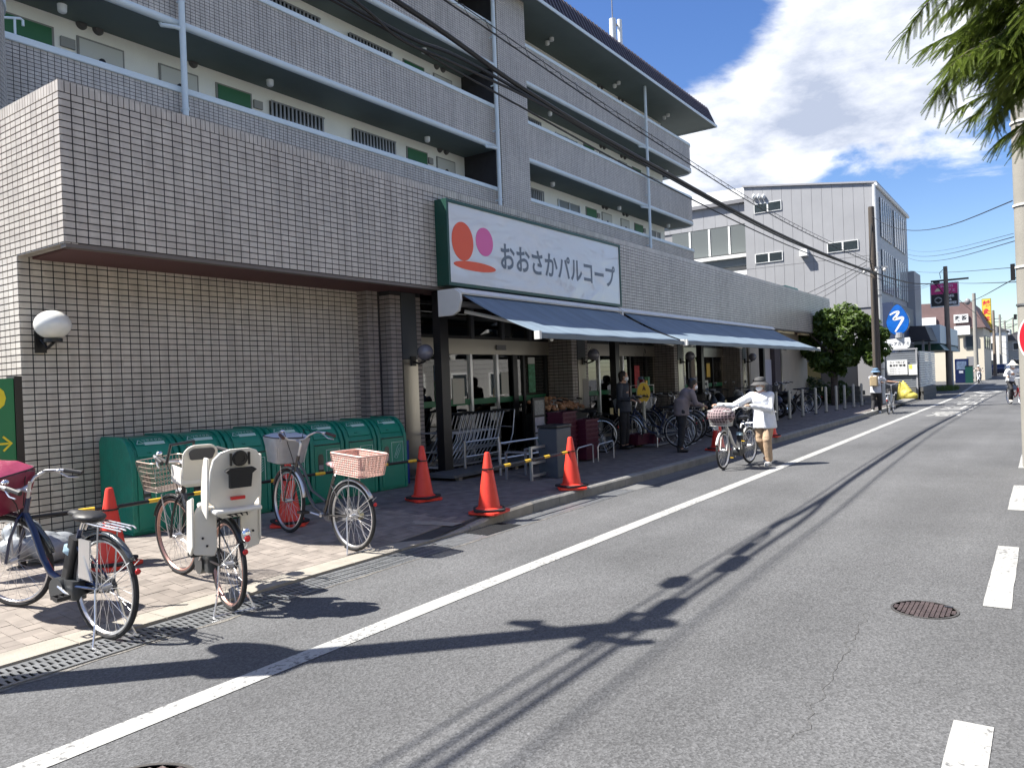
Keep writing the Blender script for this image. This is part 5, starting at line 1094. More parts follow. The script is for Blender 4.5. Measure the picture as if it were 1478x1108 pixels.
# ================================================================ SMALL STREET THINGS
for i, px_ in enumerate((1097, 1121, 1140, 1159, 1178, 1193, 1208, 1220, 1233, 1245)):
    y = 6.62-0.085*i; d_ = at(px_, 600, 1, y); x = d_.x
    t = thing('post', ('white post number%d' % (i+1)) , 'bollard', (x, y, PZ(x, y)), group='white posts along the kerb')
    t['label'] = ['slim white post directly right of the woman in white', 'slim white post in front of the dark bicycle wheel', 'third slim white post in front of the black motorbike', 'slim white post before the silver scooter front wheel', 'slim white post before the scooter seat', 'slim white post left of the tree trunk shade', 'slim white post under the left side of the leafy tree', 'slim white post under the middle of the leafy tree', 'slim white post with blue tape under the tree', 'last slim white post beside the pedestrian with blue hat'][i]
    b = MB(); b.cyl((0, 0, 0), (0, 0, 0.86), 0.045, n=12); b.sph((0, 0, 0.86), (0.045, 0.045, 0.02), 12, 6); b.build('tube', mat('pale_post', (0.42, 0.41, 0.36), 0.5), t, smooth=True); b = MB(); b.cyl((0, 0, 0), (0, 0, 0.03), 0.07, n=12); b.build('foot', M_concd, t)
# wall lamps
def globe(x, y0, z, r, m, label, flat=1.0):
    t = thing('wall_lamp', label, 'wall lamp', (x, y0, z), group='globe lamps on the store wall')
    b = MB(); b.box((-0.055, -0.03, -0.24*r/0.15), (0.055, 0.0, -0.05)); b.build('bracket_plate', M_black, t)
    b = MB(); b.tube([(0, -0.03, -0.14), (0.02, -0.12, -0.2*r/0.15*1.02), (0.02, -0.26, -0.16*r/0.15)], 0.016, 8); b.cyl((0.02, -0.26, -r*1.02), (0.02, -0.26, -r*0.82), r*0.5, n=16); b.build('arm', M_black, t, smooth=True)
    b = MB(); b.sph((0.02, -0.26, 0), (r, r, r*flat), 28, 18); b.build('globe', m, t, smooth=True)
M_opal = mat('opal_glass_white', (0.80, 0.79, 0.74), 0.2, coat=0.6); M_shadeglobe = mat('shade_grey_globe', (0.17, 0.17, 0.21), 0.2, coat=0.6)  # lavender grey puts the shade under the overhang into the pillar globes
globe(3.82, WY, 2.385, 0.178, M_opal, 'large white globe lamp on the tiled wall at the left', 0.86)
for k, xc in enumerate(PC): globe(xc+0.06, 8.388, 2.12, 0.13, M_shadeglobe, ['grey globe lamp on the first steel pillar', 'grey globe lamp on the second pillar behind the awning arm', 'dark globe lamp on the third pillar above the seated shopper', 'dark globe lamp on the fourth pillar above the woman in white'][k])
# green and yellow parking sign at the left edge
ps = thing('parking_sign', 'green sign with yellow letter and arrow cut off by the left edge', 'sign', (2.3, 7.55, 0))
b = MB(); b.box((0, 0, 1.03), (0.735, 0.12, 1.80)); b.build('panel_box', mat('sign_green', (0.0, 0.17, 0.06), 0.35), ps)
b = MB(); b.box((0.737, -0.01, 0.75), (0.80, 0.15, 1.82)); b.build('side_frame', M_black, ps); b = MB(); b.box((0.74, 0.02, 0.06), (0.79, 0.07, 0.76)); b.box((0.02, 0.02, 0.06), (0.07, 0.07, 1.03)); b.build('leg', M_black, ps)
M_sy = mat('sign_yellow', (0.75, 0.62, 0.02), 0.4)
text('P', 0.52, M_sy, ps, lambda a, c: Vector((0.52+a, -0.003, 1.53+c)), 'letter', bold=0.02)
text('→', 0.22, M_sy, ps, lambda a, c: Vector((0.625+a, -0.003, 1.22+c)), 'arrow', bold=0.0)

# shopping carts nested in the corral
def make_cart():
    t = thing('shopping_cart', '', 'shopping cart', (0, 0, 0), group='nested shopping carts beside the entrance')
    M_ct = M_alum; b = MB()
    for s in (1, -1): b.tube([(0.0, 0.21*s, 0.10), (0.50, 0.17*s, 0.10), (0.30, 0.20*s, 0.30), (0.10, 0.22*s, 0.50), (0.0, 0.22*s, 0.72), (-0.10, 0.22*s, 0.92), (-0.14, 0.2*s, 0.93)], 0.011, 6)
    b.tube([(0.50, 0.17, 0.10), (0.50, -0.17, 0.10)], 0.011, 6); b.tube([(0.45, 0.18, 0.16), (0.45, -0.18, 0.16)], 0.008, 5)
    b.build('frame', M_ct, t, smooth=True)
    b = MB(); b.tube([(0.05, 0.22, 0.62), (0.50, 0.19, 0.66), (0.50, -0.19, 0.66), (0.05, -0.22, 0.62)], 0.009, 6); b.build('basket_carrier', M_ct, t, smooth=True); b = MB(); b.tube([(0.05, 0.22, 0.34), (0.46, 0.18, 0.34), (0.46, -0.18, 0.34), (0.05, -0.22, 0.34)], 0.008, 6)
    for k in range(5): y = -0.15+k*0.075; b.tube([(0.05, y, 0.34), (0.46, y, 0.34)], 0.004, 4)
    b.tube([(0.05, -0.22, 0.34), (0.05, 0.22, 0.34)], 0.008, 6)
    b.build('lower_carrier', M_ct, t, smooth=True)
    b = MB(); b.tube([(-0.14, 0.22, 0.93), (-0.14, -0.22, 0.93)], 0.017, 8); b.build('handle', M_blkp, t, smooth=True)
    for x, y in ((0.03, 0.2), (0.03, -0.2), (0.48, 0.16), (0.48, -0.16)):
        b = MB(); b.cyl((x, y-0.012, 0.05), (x, y+0.012, 0.05), 0.05, n=12); b.build('caster', M_rub, t, smooth=True)
    return t
ct0 = make_cart()
for i in range(13):
    lb = 'nested shopping cart %s' % ['at the left end of the row behind the black post', 'second from the left end of the nested row', 'third from the left end of the nested row', 'fourth from the left end of the nested row', 'fifth from the left end of the nested row', 'sixth in the nested row behind the low rail', 'in the middle of the nested row', 'eighth in the nested row behind the low rail', 'ninth in the nested row behind the second rail post', 'tenth in the nested row', 'eleventh in the nested row', 'last but one at the right of the row', 'standing forward at the right of the row with tall handles'][i]
    x = 9.85+i*0.105 if i < 12 else 11.35; y = 8.2
    if i == 0: ct0.location = (x, y, 0.15); ct0.rotation_euler = (0, 0, pi+0.03); ct0['label'] = lb
    else: dup(ct0, (x, y-0.0*(i % 2), 0.15 if i < 12 else 0.16), pi+(0.03 if i < 12 else 0.35), lb)
def rail(pts, r, m, name, par=None): b = MB(); b.tube(pts, r, 8); return b.build(name, m, par, smooth=True)
cr_ = thing('cart_rail', 'low steel tube rail around the shopping carts', 'rail', (0, 0, 0))
for i, (a, c) in enumerate((((9.73, 7.80), (10.62, 7.76)), ((9.66, 7.04), (10.75, 7.0)))):
    for p in (a, c): rail([(p[0], p[1], 0.14), (p[0], p[1], 0.66)], 0.022, M_alum, 'post', cr_)
    for z in (0.40, 0.64): rail([(a[0], a[1], z), (c[0], c[1], z)], 0.017, M_alum, 'crossbar', cr_)
# small stands
sf = thing('folding_stand', 'small pale metal frame stand behind the striped bar', 'stand', tuple(at(768, 694, 2, 0.128)))
b = MB()
for x in (0, 0.52):
    b.box((x, 0, 0), (x+0.035, 0.035, 0.50))
for z in (0.05, 0.24, 0.465): b.box((0.036, 0, z), (0.519, 0.035, z+0.035))
b.build('front_frame', M_alum, sf); b = MB()
for x in (0, 0.52): b.box((x, 0.45, 0), (x+0.03, 0.48, 0.42))
b.box((0, 0.036, 0.40), (0.03, 0.449, 0.43)); b.box((0.52, 0.036, 0.40), (0.55, 0.449, 0.43)); b.build('rear_frame', M_gry, sf)
nb = thing('notice_stand', 'narrow standing notice board with white posters by the entrance', 'notice board', (11.95, 7.9, 0.128))
b = MB(); b.box((0, 0, 0.05), (0.42, 0.05, 1.15)); b.build('board', M_black, nb, bevel=0.005)
for z0, z1, m__ in ((0.50, 0.78, mat('lilac_paper', (0.50, 0.48, 0.55), 0.6, var=0.15, vscale=12)), (0.14, 0.47, mat('lilac_paper2', (0.42, 0.41, 0.46), 0.6, var=0.4, vscale=16)), (0.82, 1.10, mat('cut_paper', (0.33, 0.34, 0.34), 0.6, var=0.4, vscale=20))): MB().box((0.05, -0.004, z0), (0.37, -0.0005, z1)).build('sheet', m__, nb)
um = thing('umbrella', 'furled teal umbrella hanging by its white crook handle', 'umbrella', tuple(at(785, 668, 1, 7.3)))
b = MB(); n_ = 16; vs = []
for j, (z, r_) in enumerate(((0.0, 0.008), (0.12, 0.02), (0.30, 0.055), (0.44, 0.085), (0.50, 0.05), (0.54, 0.015))):
    for i in range(n_): a = 2*pi*i/n_; q = r_*(1+0.28*(i % 2)); vs.append((q*cos(a), q*sin(a), z))
b.add(vs, [(j*n_+i, j*n_+(i+1) % n_, (j+1)*n_+(i+1) % n_, (j+1)*n_+i) for j in range(5) for i in range(n_)]); b.build('canopy', mat('teal_cloth', (0.0, 0.22, 0.17), 0.6), um)
b = MB(); b.tube([(0, 0, 0.52), (0, 0, 0.62), (0.02, 0, 0.68), (0.06, 0, 0.70), (0.09, 0, 0.67), (0.09, 0, 0.62)], 0.011, 8); b.build('handle', M_wht2, um, smooth=True)
# trash bin dark
tb = thing('litter_bin', 'dark slate upright bin left of the purple crates', 'litter bin', tuple(at(806, 690, 2, 0.128)))
MB().box((0, 0, 0), (0.42, 0.34, 0.74)).build('body', mat('slate_plastic', (0.06, 0.07, 0.085), 0.5), tb, bevel=0.012); MB().box((-0.01, -0.01, 0.745), (0.43, 0.35, 0.79)).build('lid', M_blkp, tb, bevel=0.01)
# purple shopping baskets in stacks
def make_basket():
    t = thing('shopping_basket', '', 'shopping basket', (0, 0, 0), group='stacked maroon shopping baskets')
    w, d, h = 0.46, 0.32, 0.22; b = MB(lambda v: Vector((w/2+(v.x-w/2)*(0.86+0.14*v.z/h), d/2+(v.y-d/2)*(0.84+0.16*v.z/h), v.z)))
    for (x0, y0, x1, y1) in ((0,0,w,0.008),(0,d-0.008,w,d),(0,0.009,0.008,d-0.009),(w-0.008,0.009,w,d-0.009)): b.box((x0, y0, 0), (x1, y1, h))
    b.box((0.01,0.01,0), (w-0.01, d-0.01, 0.006))
    for k in range(9): x = 0.03+k*0.048; b.box((x, -0.006, 0.02), (x+0.012, -0.0005, h-0.03))
    b.box((-0.012, -0.014, h-0.022), (w+0.012, -0.0005, h)); b.box((-0.012, d+0.0005, h-0.022), (w+0.012, d+0.012, h))
    b.build('shell', M_pur, t); b = MB(); b.tube([(0.02, d/2, h), (0.10, d/2, h+0.025), (w-0.10, d/2, h+0.025), (w-0.02, d/2, h)], 0.007, 6); b.build('handle', M_blkp, t); return t
bk0 = make_basket(); first = True; words = ['bottom', 'second', 'third', 'fourth', 'fifth', 'sixth', 'seventh', 'eighth', 'ninth', 'tenth', 'top']
for (sx, sy, n_, nm) in ((11.28, 6.85, 9, 'taller left stack of maroon baskets'), (11.80, 6.70, 7, 'lower right stack of maroon baskets')):
    for k in range(n_):
        lb = '%s basket in the %s' % ('topmost' if k == n_-1 else words[k]+(' from the floor' if k else ''), nm)
        if first: bk0.location = (sx, sy, 0.16); bk0['label'] = lb; first = False
        else: dup(bk0, (sx, sy, 0.16+k*0.082), 0.0, lb)
bk_ = dup(bk0, (14.3, 6.9, 0.19), -0.1, 'single maroon basket on the floor left of the yellow sign'); dup(bk0, (14.75, 6.75, 0.13), 0.1, 'second maroon basket beside the white wheeled rail')
for (x, y, L__) in ((11.20, 6.55, 1.25), ):
    t = thing('basket_trolley_rail', 'bent steel tube rail in front of the maroon baskets', 'rail', (x, y, 0.13)); 
    rail([(0, 0, 0), (0, 0, 0.26), (0.05, 0, 0.30), (0.5, 0, 0.32), (0.56, 0, 0.30), (0.56, 0, 0)], 0.013, M_alum, 'tube', t); rail([(0.70, -0.02, 0), (0.70, -0.02, 0.26), (0.75, -0.02, 0.30), (1.25, -0.02, 0.32), (1.3, -0.02, 0.30), (1.3, -0.02, 0)], 0.013, M_alum, 'tube', t)
t = thing('basket_trolley', 'small wheeled tube frame with white plate beside the basket on the floor', 'trolley', (14.62, 6.62, 0.13))
rail([(0, 0, 0), (0, 0, 0.24), (0.05, 0.0, 0.28), (0.42, 0, 0.29)], 0.012, M_alum, 'tube', t); MB().box((0.24, -0.01, 0.18), (0.42, 0.0, 0.31)).build('plate', M_wht2, t)
b = MB(); b.box((0.0, 0.02, 0.02), (0.9, 0.35, 0.05)); b.build('deck', M_gry, t)
# produce table
pt = thing('produce_table', 'dark table heaped with orange brown produce by the second pillar', 'produce stand', (12.75, 8.0, 0.145))
MB().box((0, 0, 0), (1.45, 0.62, 0.80)).build('table', M_black, pt, bevel=0.01)
b = MB(); rr = random.Random(8)
for k in range(170):
    x = 0.06+rr.random()*1.33; y = 0.05+rr.random()*0.52; z = 0.83+0.20*(y/0.57)+rr.random()*0.07*(1-abs(x-0.7)); b.sph((x, y, z), 0.034+rr.random()*0.012, 8, 6)
b.build('produce', mat('onion_orange', (0.42, 0.16, 0.07), 0.45, var=0.6, vscale=14, col2=(0.62, 0.40, 0.25)), pt, smooth=True, kind='stuff')
# yellow round sign on pole
ys = thing('yellow_sign', 'oval yellow and orange sign on a cream pole in front of the shop', 'sign', (14.95, 7.05, 0.128))
b = MB(); b.cyl((0, 0, 0), (0, 0, 0.08), 0.20, 0.18, 24); b.build('base', mat('pale_yellow_base', (0.50, 0.50, 0.18), 0.6), ys, smooth=True); b = MB(); b.cyl((0, 0, 0.08), (0, 0, 0.95), 0.035, n=12); b.build('pole', mat('cream_pole', (0.50, 0.48, 0.38), 0.5), ys, smooth=True)
rzs = Matrix.Rotation(-0.75, 3, 'Z')
b = MB(); b.prism([(0.145*cos(2*pi*i/32), 1.13+0.21*sin(2*pi*i/32)) for i in range(32)], lambda a, c, d: rzs @ Vector((a, d, c)), -0.02, 0.02); b.build('plate', mat('sign_gold', (0.62, 0.40, 0.02), 0.45), ys)
b = MB(); b.tube([rzs @ Vector((0.145*cos(2*pi*i/32), 0, 1.13+0.21*sin(2*pi*i/32))) for i in range(32)], 0.014, 6, closed=True); b.build('rim', mat('pale_rim', (0.55, 0.52, 0.40), 0.5), ys, smooth=True)
text('止まれ', 0.075, M_blkp, ys, lambda a, c: rzs @ Vector((a, -0.024, 1.06+c)), bold=0.002); b = MB()
b.prism([(0.0,1.28),(0.035,1.23),(0.05,1.17),(-0.01,1.19),(-0.04,1.16)], lambda a, c, d: rzs @ Vector((a, d, c)), -0.026, -0.0205); b.build('walking_figure', mat('dark_brown_print', (0.12, 0.05, 0.01), 0.6), ys)
# goods rack near the third post
gr = thing('goods_rack', 'white wire rack with small goods beside the seated shopper', 'rack', (16.9, 7.95, 0.145)); b = MB()
for x in (0, 0.55):
    for y in (0, 0.35): b.tube([(x, y, 0), (x, y, 1.25)], 0.014, 6)
for z in (0.35, 0.75, 1.24):
    b.tube([(0, 0, z), (0.55, 0, z), (0.55, 0.35, z), (0, 0.35, z)], 0.010, 5, closed=True)
b.build('frame', M_wht2, gr); rr = random.Random(4)
for k in range(16):
    z = (0.36, 0.76, 1.25)[k % 3]; x = 0.04+rr.random()*0.4; h = 0.08+rr.random()*0.14; b = MB(); b.box((x, 0.05+0.15*(k % 2), z), (x+0.08, 0.15+0.15*(k % 2), z+h)); b.build('packet', [M_pap, M_papb, M_mar, M_papg, M_yel][k % 5], gr)
# interior shelving seen through the glass
for k in range(5):
    t = thing('display_shelf', ['goods shelf behind the left entrance glass', 'goods shelf behind the sliding doors', 'goods shelf behind the second bay glass', 'goods shelf behind the third bay glass', 'goods shelf at the far end of the shop'][k], 'shelf', (10.2+k*3.2, 10.6+0.5*(k % 2), 0.145), group='shop shelves behind the glass')
    b = MB(); b.box((0, 0.3, 0), (2.2, 0.34, 1.6))
    for z in (0.1, 0.5, 0.9, 1.3): b.box((0, 0, z), (2.2, 0.299, z+0.03))
    b.build('rack', M_wht2, t); rr = random.Random(k)
    for z in (0.13, 0.53, 0.93, 1.33):
        x = 0.03
        while x < 2.05:
            w = 0.08+rr.random()*0.16; MB().box((x, 0.04, z), (x+w, 0.26, z+0.12+rr.random()*0.18)).build('goods', rr.choice([M_pap, M_papb, M_mar, M_papg, M_yel, M_wht2, M_red, M_tan]), t); x += w+0.02

# ================================================================ PEOPLE
def smooth_build(mb, name, m, parent, voxel, it=4):
    o = mb.build(name, m, None); r = o.modifiers.new('r', 'REMESH'); r.mode = 'VOXEL'; r.voxel_size = voxel; r.use_smooth_shade = True
    s = o.modifiers.new('s', 'SMOOTH'); s.factor = 0.5; s.iterations = it
    dg = bpy.context.evaluated_depsgraph_get(); me = bpy.data.meshes.new_from_object(o.evaluated_get(dg)); bpy.data.objects.remove(o)
    if name in ('shirt', 'trousers'):      # cloth folds
        ns = [v.normal.copy() for v in me.vertices]
        for v, n_ in zip(me.vertices, ns):
            c = v.co; w = mnoise.noise((c.x*9, c.y*9, c.z*(5 if name == 'shirt' else 9)+3.3*c.x)); v.co = c+n_*(0.012*(0.35-abs(w))*1.1)
    me.materials.clear(); me.materials.append(m); me.polygons.foreach_set('use_smooth', [True]*len(me.polygons)); me.name = name
    o = bpy.data.objects.new(name, me); COL.objects.link(o); o.parent = parent; return o
def limb(b, pts, rs, n=10):
    b.tube(pts, list(rs), n)
    for p, r in zip(pts, rs): b.sph(p, r, 10, 7)
def figure(label, loc, rz, J, C, H=1.6, vox=0.016, face=True):
    """J: joints in metres for a 1.6 m adult facing +x; C: materials"""
    t = thing('person', label, 'person', loc, rz); t.scale = (H/1.6,)*3
    V = {k: Vector(v) for k, v in J.items() if isinstance(v, tuple)}; g = V.get
    hd, nk, ch_, pe = g('head'), g('neck'), g('chest'), g('pelvis')
    up = (hd-nk).normalized(); hm = Matrix.Rotation(J.get('turn', 0), 3, 'Z') if not isinstance(J.get('turn', 0), tuple) else Matrix.Identity(3)
    b = MB()
    b.sph(hd+Vector((0,0,0.02)), (0.092, 0.075, 0.095), 18, 12, hm); b.sph(hd+hm @ Vector((0.022,0,-0.045)), (0.066, 0.056, 0.07), 14, 10, hm)
    limb(b, [hd-Vector((0.01,0,0.06)), nk], [0.046, 0.052])
    b.sph(hd+hm @ Vector((0.09,0,-0.012)), (0.020, 0.014, 0.022), 10, 7)   # nose
    for s in (1, -1): b.sph(hd+hm @ Vector((-0.005, 0.076*s, -0.005)), (0.018, 0.010, 0.03), 8, 6)
    limb(b, [nk, ch_, ch_.lerp(pe, 0.55), pe], [0.07, 0.125, 0.115, 0.13])
    for s in ('L', 'R'):
        limb(b, [nk+(g('sh'+s)-nk)*0.5, g('sh'+s)], [0.05, 0.055]); limb(b, [g('sh'+s), g('el'+s), g('wr'+s)], [0.048, 0.037, 0.026])
        limb(b, [g('hip'+s), g('kn'+s), g('an'+s)], [0.08, 0.056, 0.038])
        f_ = g('an'+s); b.sph(f_+Vector((0.05, 0, -0.035)), (0.11, 0.042, 0.035), 12, 8)
        w = g('wr'+s); d = (w-g('el'+s)).normalized(); side = d.cross(Vector((0,0,1))).normalized(); hp = w+d*0.05
        b.sph(hp, (0.042, 0.034, 0.022), 12, 8, Matrix((d, side, d.cross(side))).transposed())
        for k in range(4):
            o_ = side*(-0.027+0.018*k); l_ = (0.040, 0.046, 0.043, 0.033)[k]; q = hp+d*0.032+o_
            limb(b, [hp+o_*0.6, q, q+d*l_*0.7+Vector((0,0,-0.018)), q+d*l_*0.5+Vector((0,0,-0.045))], [0.011, 0.010, 0.0095, 0.008], 6)
        th = side*(1 if s == 'R' else -1); limb(b, [w+d*0.015+th*0.02, w+d*0.045+th*0.045, w+d*0.075+th*0.04+Vector((0,0,-0.015))], [0.012, 0.0115, 0.009], 6)
    smooth_build(b, 'body', C.get('skin', M_skin), t, vox*0.7, 2)
    # shirt
    b = MB(); wst = ch_.lerp(pe, 0.55); hemz = C.get('hem', 0.74)
    sc = C.get('fat', 1.0)
    def ell(p, rx, ry, rz_): b.sph(p, (rx*sc, ry*sc, rz_), 16, 10)
    ell(ch_+Vector((0,0,0.03)), 0.125, 0.175, 0.15); ell(ch_.lerp(pe, 0.4), 0.13, 0.165, 0.17); ell(ch_.lerp(pe, 0.75), 0.135, 0.172, 0.16)
    hem = pe+Vector((0.01, 0, hemz-pe.z)); b.lathe([(0.0001, 0.0), (0.168*sc, 0.0), (0.160*sc, 0.14), (0.135*sc, 0.34), (0.0001, 0.34)], 20, hem, Matrix.Diagonal((0.92, 1.12, 1)))
    for s in ('L', 'R'):
        sh = g('sh'+s); limb(b, [nk.lerp(sh, 0.35)+Vector((0,0,-0.03)), sh], [0.062, 0.068]); e = g('el'+s); w = g('wr'+s)
        if C.get('sleeve', 1.0) >= 1: lo = C.get('loose', 1.0); limb(b, [sh, e, w-(w-e).normalized()*0.02], [0.070*lo, 0.058*lo, 0.043*lo])
        else: q = sh.lerp(e, C['sleeve']); limb(b, [sh, q], [0.066, 0.062])
    smooth_build(b, 'shirt', C['shirt'], t, vox, 3)
    b = MB(); b.tube([nk+Vector((0.055,0.0,-0.05)), nk+Vector((0.035,0.055,0.0)), nk+Vector((-0.045,0.05,0.02)), nk+Vector((-0.06,0,0.025)), nk+Vector((-0.045,-0.05,0.02)), nk+Vector((0.035,-0.055,0.0))], 0.014, 6, closed=True); b.build('collar', C['shirt'], t, smooth=True)
    # trousers
    b = MB(); tk = C.get('leg', 1.0)
    b.sph(pe+Vector((0,0,0.0)), (0.125, 0.165, 0.13), 16, 10)
    for s in ('L', 'R'): a_ = g('an'+s); k_ = g('kn'+s); limb(b, [g('hip'+s), g('hip'+s).lerp(k_, 0.5), k_, k_.lerp(a_, 0.5), a_+Vector((0,0,0.05))], [0.098*tk, 0.088*tk, 0.074*tk, 0.066*tk, 0.062*tk])
    smooth_build(b, 'trousers', C['trousers'], t, vox, 3)
    for s in ('L', 'R'):
        f_ = g('an'+s); b = MB(); p_ = J.get('pitch'+s, 0.0); mm = Matrix.Rotation(p_, 3, 'Y')
        b.sph(f_+mm @ Vector((0.06, 0, -0.04)), (0.125, 0.048, 0.04), 14, 8, mm); b.sph(f_+mm @ Vector((-0.02, 0, -0.02)), (0.055, 0.042, 0.05), 12, 8, mm); b.obox(f_+mm @ Vector((0.045, 0, -0.072)), (0.22, 0.075, 0.02), mm); smooth_build(b, 'shoe', C['shoe'], t, 0.012, 2)
    # hair
    if C.get('hair'):
        b = MB(); b.sph(hd+hm @ Vector((-0.02,0,0.03)), (0.093, 0.086, 0.098), 18, 12, hm); b.sph(hd+hm @ Vector((-0.05,0,-0.03)), (0.05, 0.074, 0.08), 12, 8, hm); smooth_build(b, 'hair', C['hair'], t, 0.012, 2)
    if face:
        for s in (1, -1):
            b = MB(); b.sph(hd+hm @ Vector((0.082, 0.030*s, 0.012)), (0.010, 0.015, 0.008), 10, 7); b.build('eye', M_wht2, t, smooth=True); b = MB(); b.sph(hd+hm @ Vector((0.089, 0.030*s, 0.012)), (0.005, 0.007, 0.007), 8, 6); b.build('pupil', M_black, t, smooth=True); b = MB(); b.tube([hd+hm @ Vector((0.086, 0.015*s, 0.034)), hd+hm @ Vector((0.082, 0.045*s, 0.034))], 0.004, 5); b.build('eyebrow', M_black, t)
    if C.get('mask'):
        b = MB(); b.sph(hd+hm @ Vector((0.040,0,-0.040)), (0.066, 0.062, 0.060), 18, 12, hm); b.build('mask', C['mask'], t, smooth=True); b = MB()
        for s in (1, -1): b.tube([hd+hm @ Vector((0.05, 0.06*s, -0.02)), hd+hm @ Vector((0.0, 0.085*s, 0.0))], 0.003, 4)
        b.build('mask_loop', C['mask'], t)
    if C.get('hat'):
        m_, kind = C['hat']; c_ = hd+hm @ Vector((-0.012, 0, 0.0)); b = MB()
        if kind == 'bucket': b.lathe([(0.165, 0.015), (0.160, 0.025), (0.105, 0.075), (0.100, 0.115), (0.085, 0.150), (0.04, 0.162), (0.0001, 0.164)], 28, c_, hm)
        elif kind == 'cone': b.lathe([(0.21, 0.005), (0.205, 0.015), (0.11, 0.07), (0.075, 0.14), (0.03, 0.19), (0.0001, 0.20)], 28, c_, hm)
        elif kind == 'helmet': b.sph(c_+Vector((0.01,0,0.045)), (0.125, 0.112, 0.105), 20, 12, hm)
        else: b.lathe([(0.098, 0.04), (0.10, 0.06), (0.097, 0.11), (0.06, 0.145), (0.0001, 0.15)], 24, c_, hm); b.obox(c_+hm @ Vector((0.12, 0, 0.055)), (0.11, 0.13, 0.010), hm)
        b.build('hat', m_, t, smooth=True)
        if kind == 'bucket': b = MB(); b.lathe([(0.107, 0.070), (0.109, 0.072), (0.1035, 0.100), (0.1015, 0.100)], 28, c_, hm, closed=True); b.build('hat_band', M_black, t, smooth=True)
    return t
def stand(**k):
    J = dict(head=(0.03,0,1.47), neck=(0.0,0,1.335), chest=(0.0,0,1.18), pelvis=(0,0,0.88), shL=(0,0.165,1.285), shR=(0,-0.165,1.285), elL=(-0.02,0.21,1.02), elR=(-0.02,-0.21,1.02), wrL=(0.06,0.20,0.80), wrR=(0.06,-0.20,0.80),
             hipL=(0,0.085,0.84), hipR=(0,-0.085,0.84), knL=(0.02,0.09,0.46), knR=(0.02,-0.09,0.46), anL=(0,0.09,0.08), anR=(0,-0.09,0.08)); J.update(k); return J
M_wcloth = mat('white_cotton', (0.74, 0.76, 0.80), 0.8, var=0.06, vscale=6, bump=1.0, bscale=11)
M_tancl = mat('tan_trousers', (0.40, 0.285, 0.19), 0.8, var=0.12, vscale=5, bump=0.9, bscale=9)
M_blkcl = mat('black_cloth_trousers', (0.014, 0.014, 0.017), 0.8, var=0.3, vscale=6, bump=0.8, bscale=10)
M_mask = mat('white_mask', (0.80, 0.81, 0.83), 0.6)
M_greyhat = mat('grey_hat', (0.07, 0.07, 0.072), 0.85, var=0.3, vscale=14)
M_hair = mat('dark_hair', (0.02, 0.016, 0.014), 0.6); M_ghair = mat('grey_hair', (0.22, 0.21, 0.20), 0.6)
# woman pushing the white electric bicycle
hd_ = atan2(0.10, -0.88)
wb_, FW = make_bike('white electric bicycle pushed by the woman in white, plaid bag in its basket', (13.45, 4.34, 0.0), hd_, frame=M_wht2, battery=True, basket='wire', wb=1.02, r=0.315, steer=0.10, fend=M_wht2, stand='none', rim=M_alum, basket_m=M_wht2, grip=M_wht2, barm=M_alum, bars=0.97, pedal=1.2)
wb_['label'] = 'white electric bicycle pushed by the woman in white, plaid bag in its basket'
hxw = 1.02-0.17; ca, sa = cos(hd_), sin(hd_)
wx, wy = 0.17, 0.37; WL = Vector((13.45+wx*ca-wy*sa, 4.34+wx*sa+wy*ca, 0))
def toW(lx, ly, lz): # bicycle local -> woman local (unscaled)
    s = 1.6/1.5; p = FW(Vector((lx, ly, lz))); return ((p.x-wx)*s, (p.y-wy)*s, p.z*s)
gL = toW(hxw-0.22, 0.285, 1.03*0.97); gR = toW(hxw-0.20, -0.285, 1.03*0.97)
Jw = stand(head=(0.10,-0.02,1.455), neck=(0.055,-0.02,1.33), chest=(0.045,-0.02,1.18), pelvis=(0,0,0.88), shL=(0.05,0.14,1.275), shR=(0.08,-0.19,1.27), elL=(0.10,0.16,1.02), elR=(gR[0]*0.55+0.0,gR[1]*0.60-0.03,1.09),
           wrL=(gL[0]-0.055,gL[1]+0.03,gL[2]+0.045), wrR=(gR[0]-0.05,gR[1]+0.045,gR[2]+0.05), knL=(0.12,0.085,0.47), anL=(0.07,0.085,0.08), knR=(0.03,-0.085,0.46), anR=(-0.26,-0.085,0.14), pitchR=0.5, turn=0.0)
wm = figure('woman in white shirt, tan trousers, grey bucket hat and mask pushing a white bicycle', WL, hd_, Jw, dict(shirt=M_wcloth, trousers=M_tancl, shoe=M_wht2, mask=M_mask, hat=(M_greyhat, 'bucket'), hair=M_ghair, hem=0.68, leg=1.1, fat=1.18, loose=1.15), H=1.5, vox=0.013)
for s, gg in (('L', gL), ('R', gR)):
    p = Vector(Jw['wr'+s]); b = MB(); q = Vector(gg); b.sph(p.lerp(q, 0.6), (0.055, 0.04, 0.034), 12, 8); b.sph(p, 0.036, 10, 7)
    for k in range(4): limb(b, [q+Vector((-0.03+0.022*k, 0, 0.024)), q+Vector((-0.03+0.022*k+0.01, 0.0, -0.012))], [0.0125, 0.011], 6)
    smooth_build(b, 'glove', mat('pale_glove', (0.62, 0.62, 0.58), 0.8), wm, 0.010, 2)
pb = thing('plaid_bag', 'black and pink plaid bag filling the basket of the pushed white bicycle', 'bag', wb_.location, rot=tuple(wb_.rotation_euler))
b = MB(FW); rr = random.Random(2)
b.sph((1.11, 0.0, 0.90), (0.20, 0.23, 0.15), 20, 12); b.sph((1.06, -0.08, 0.86), (0.16, 0.15, 0.14), 14, 9)
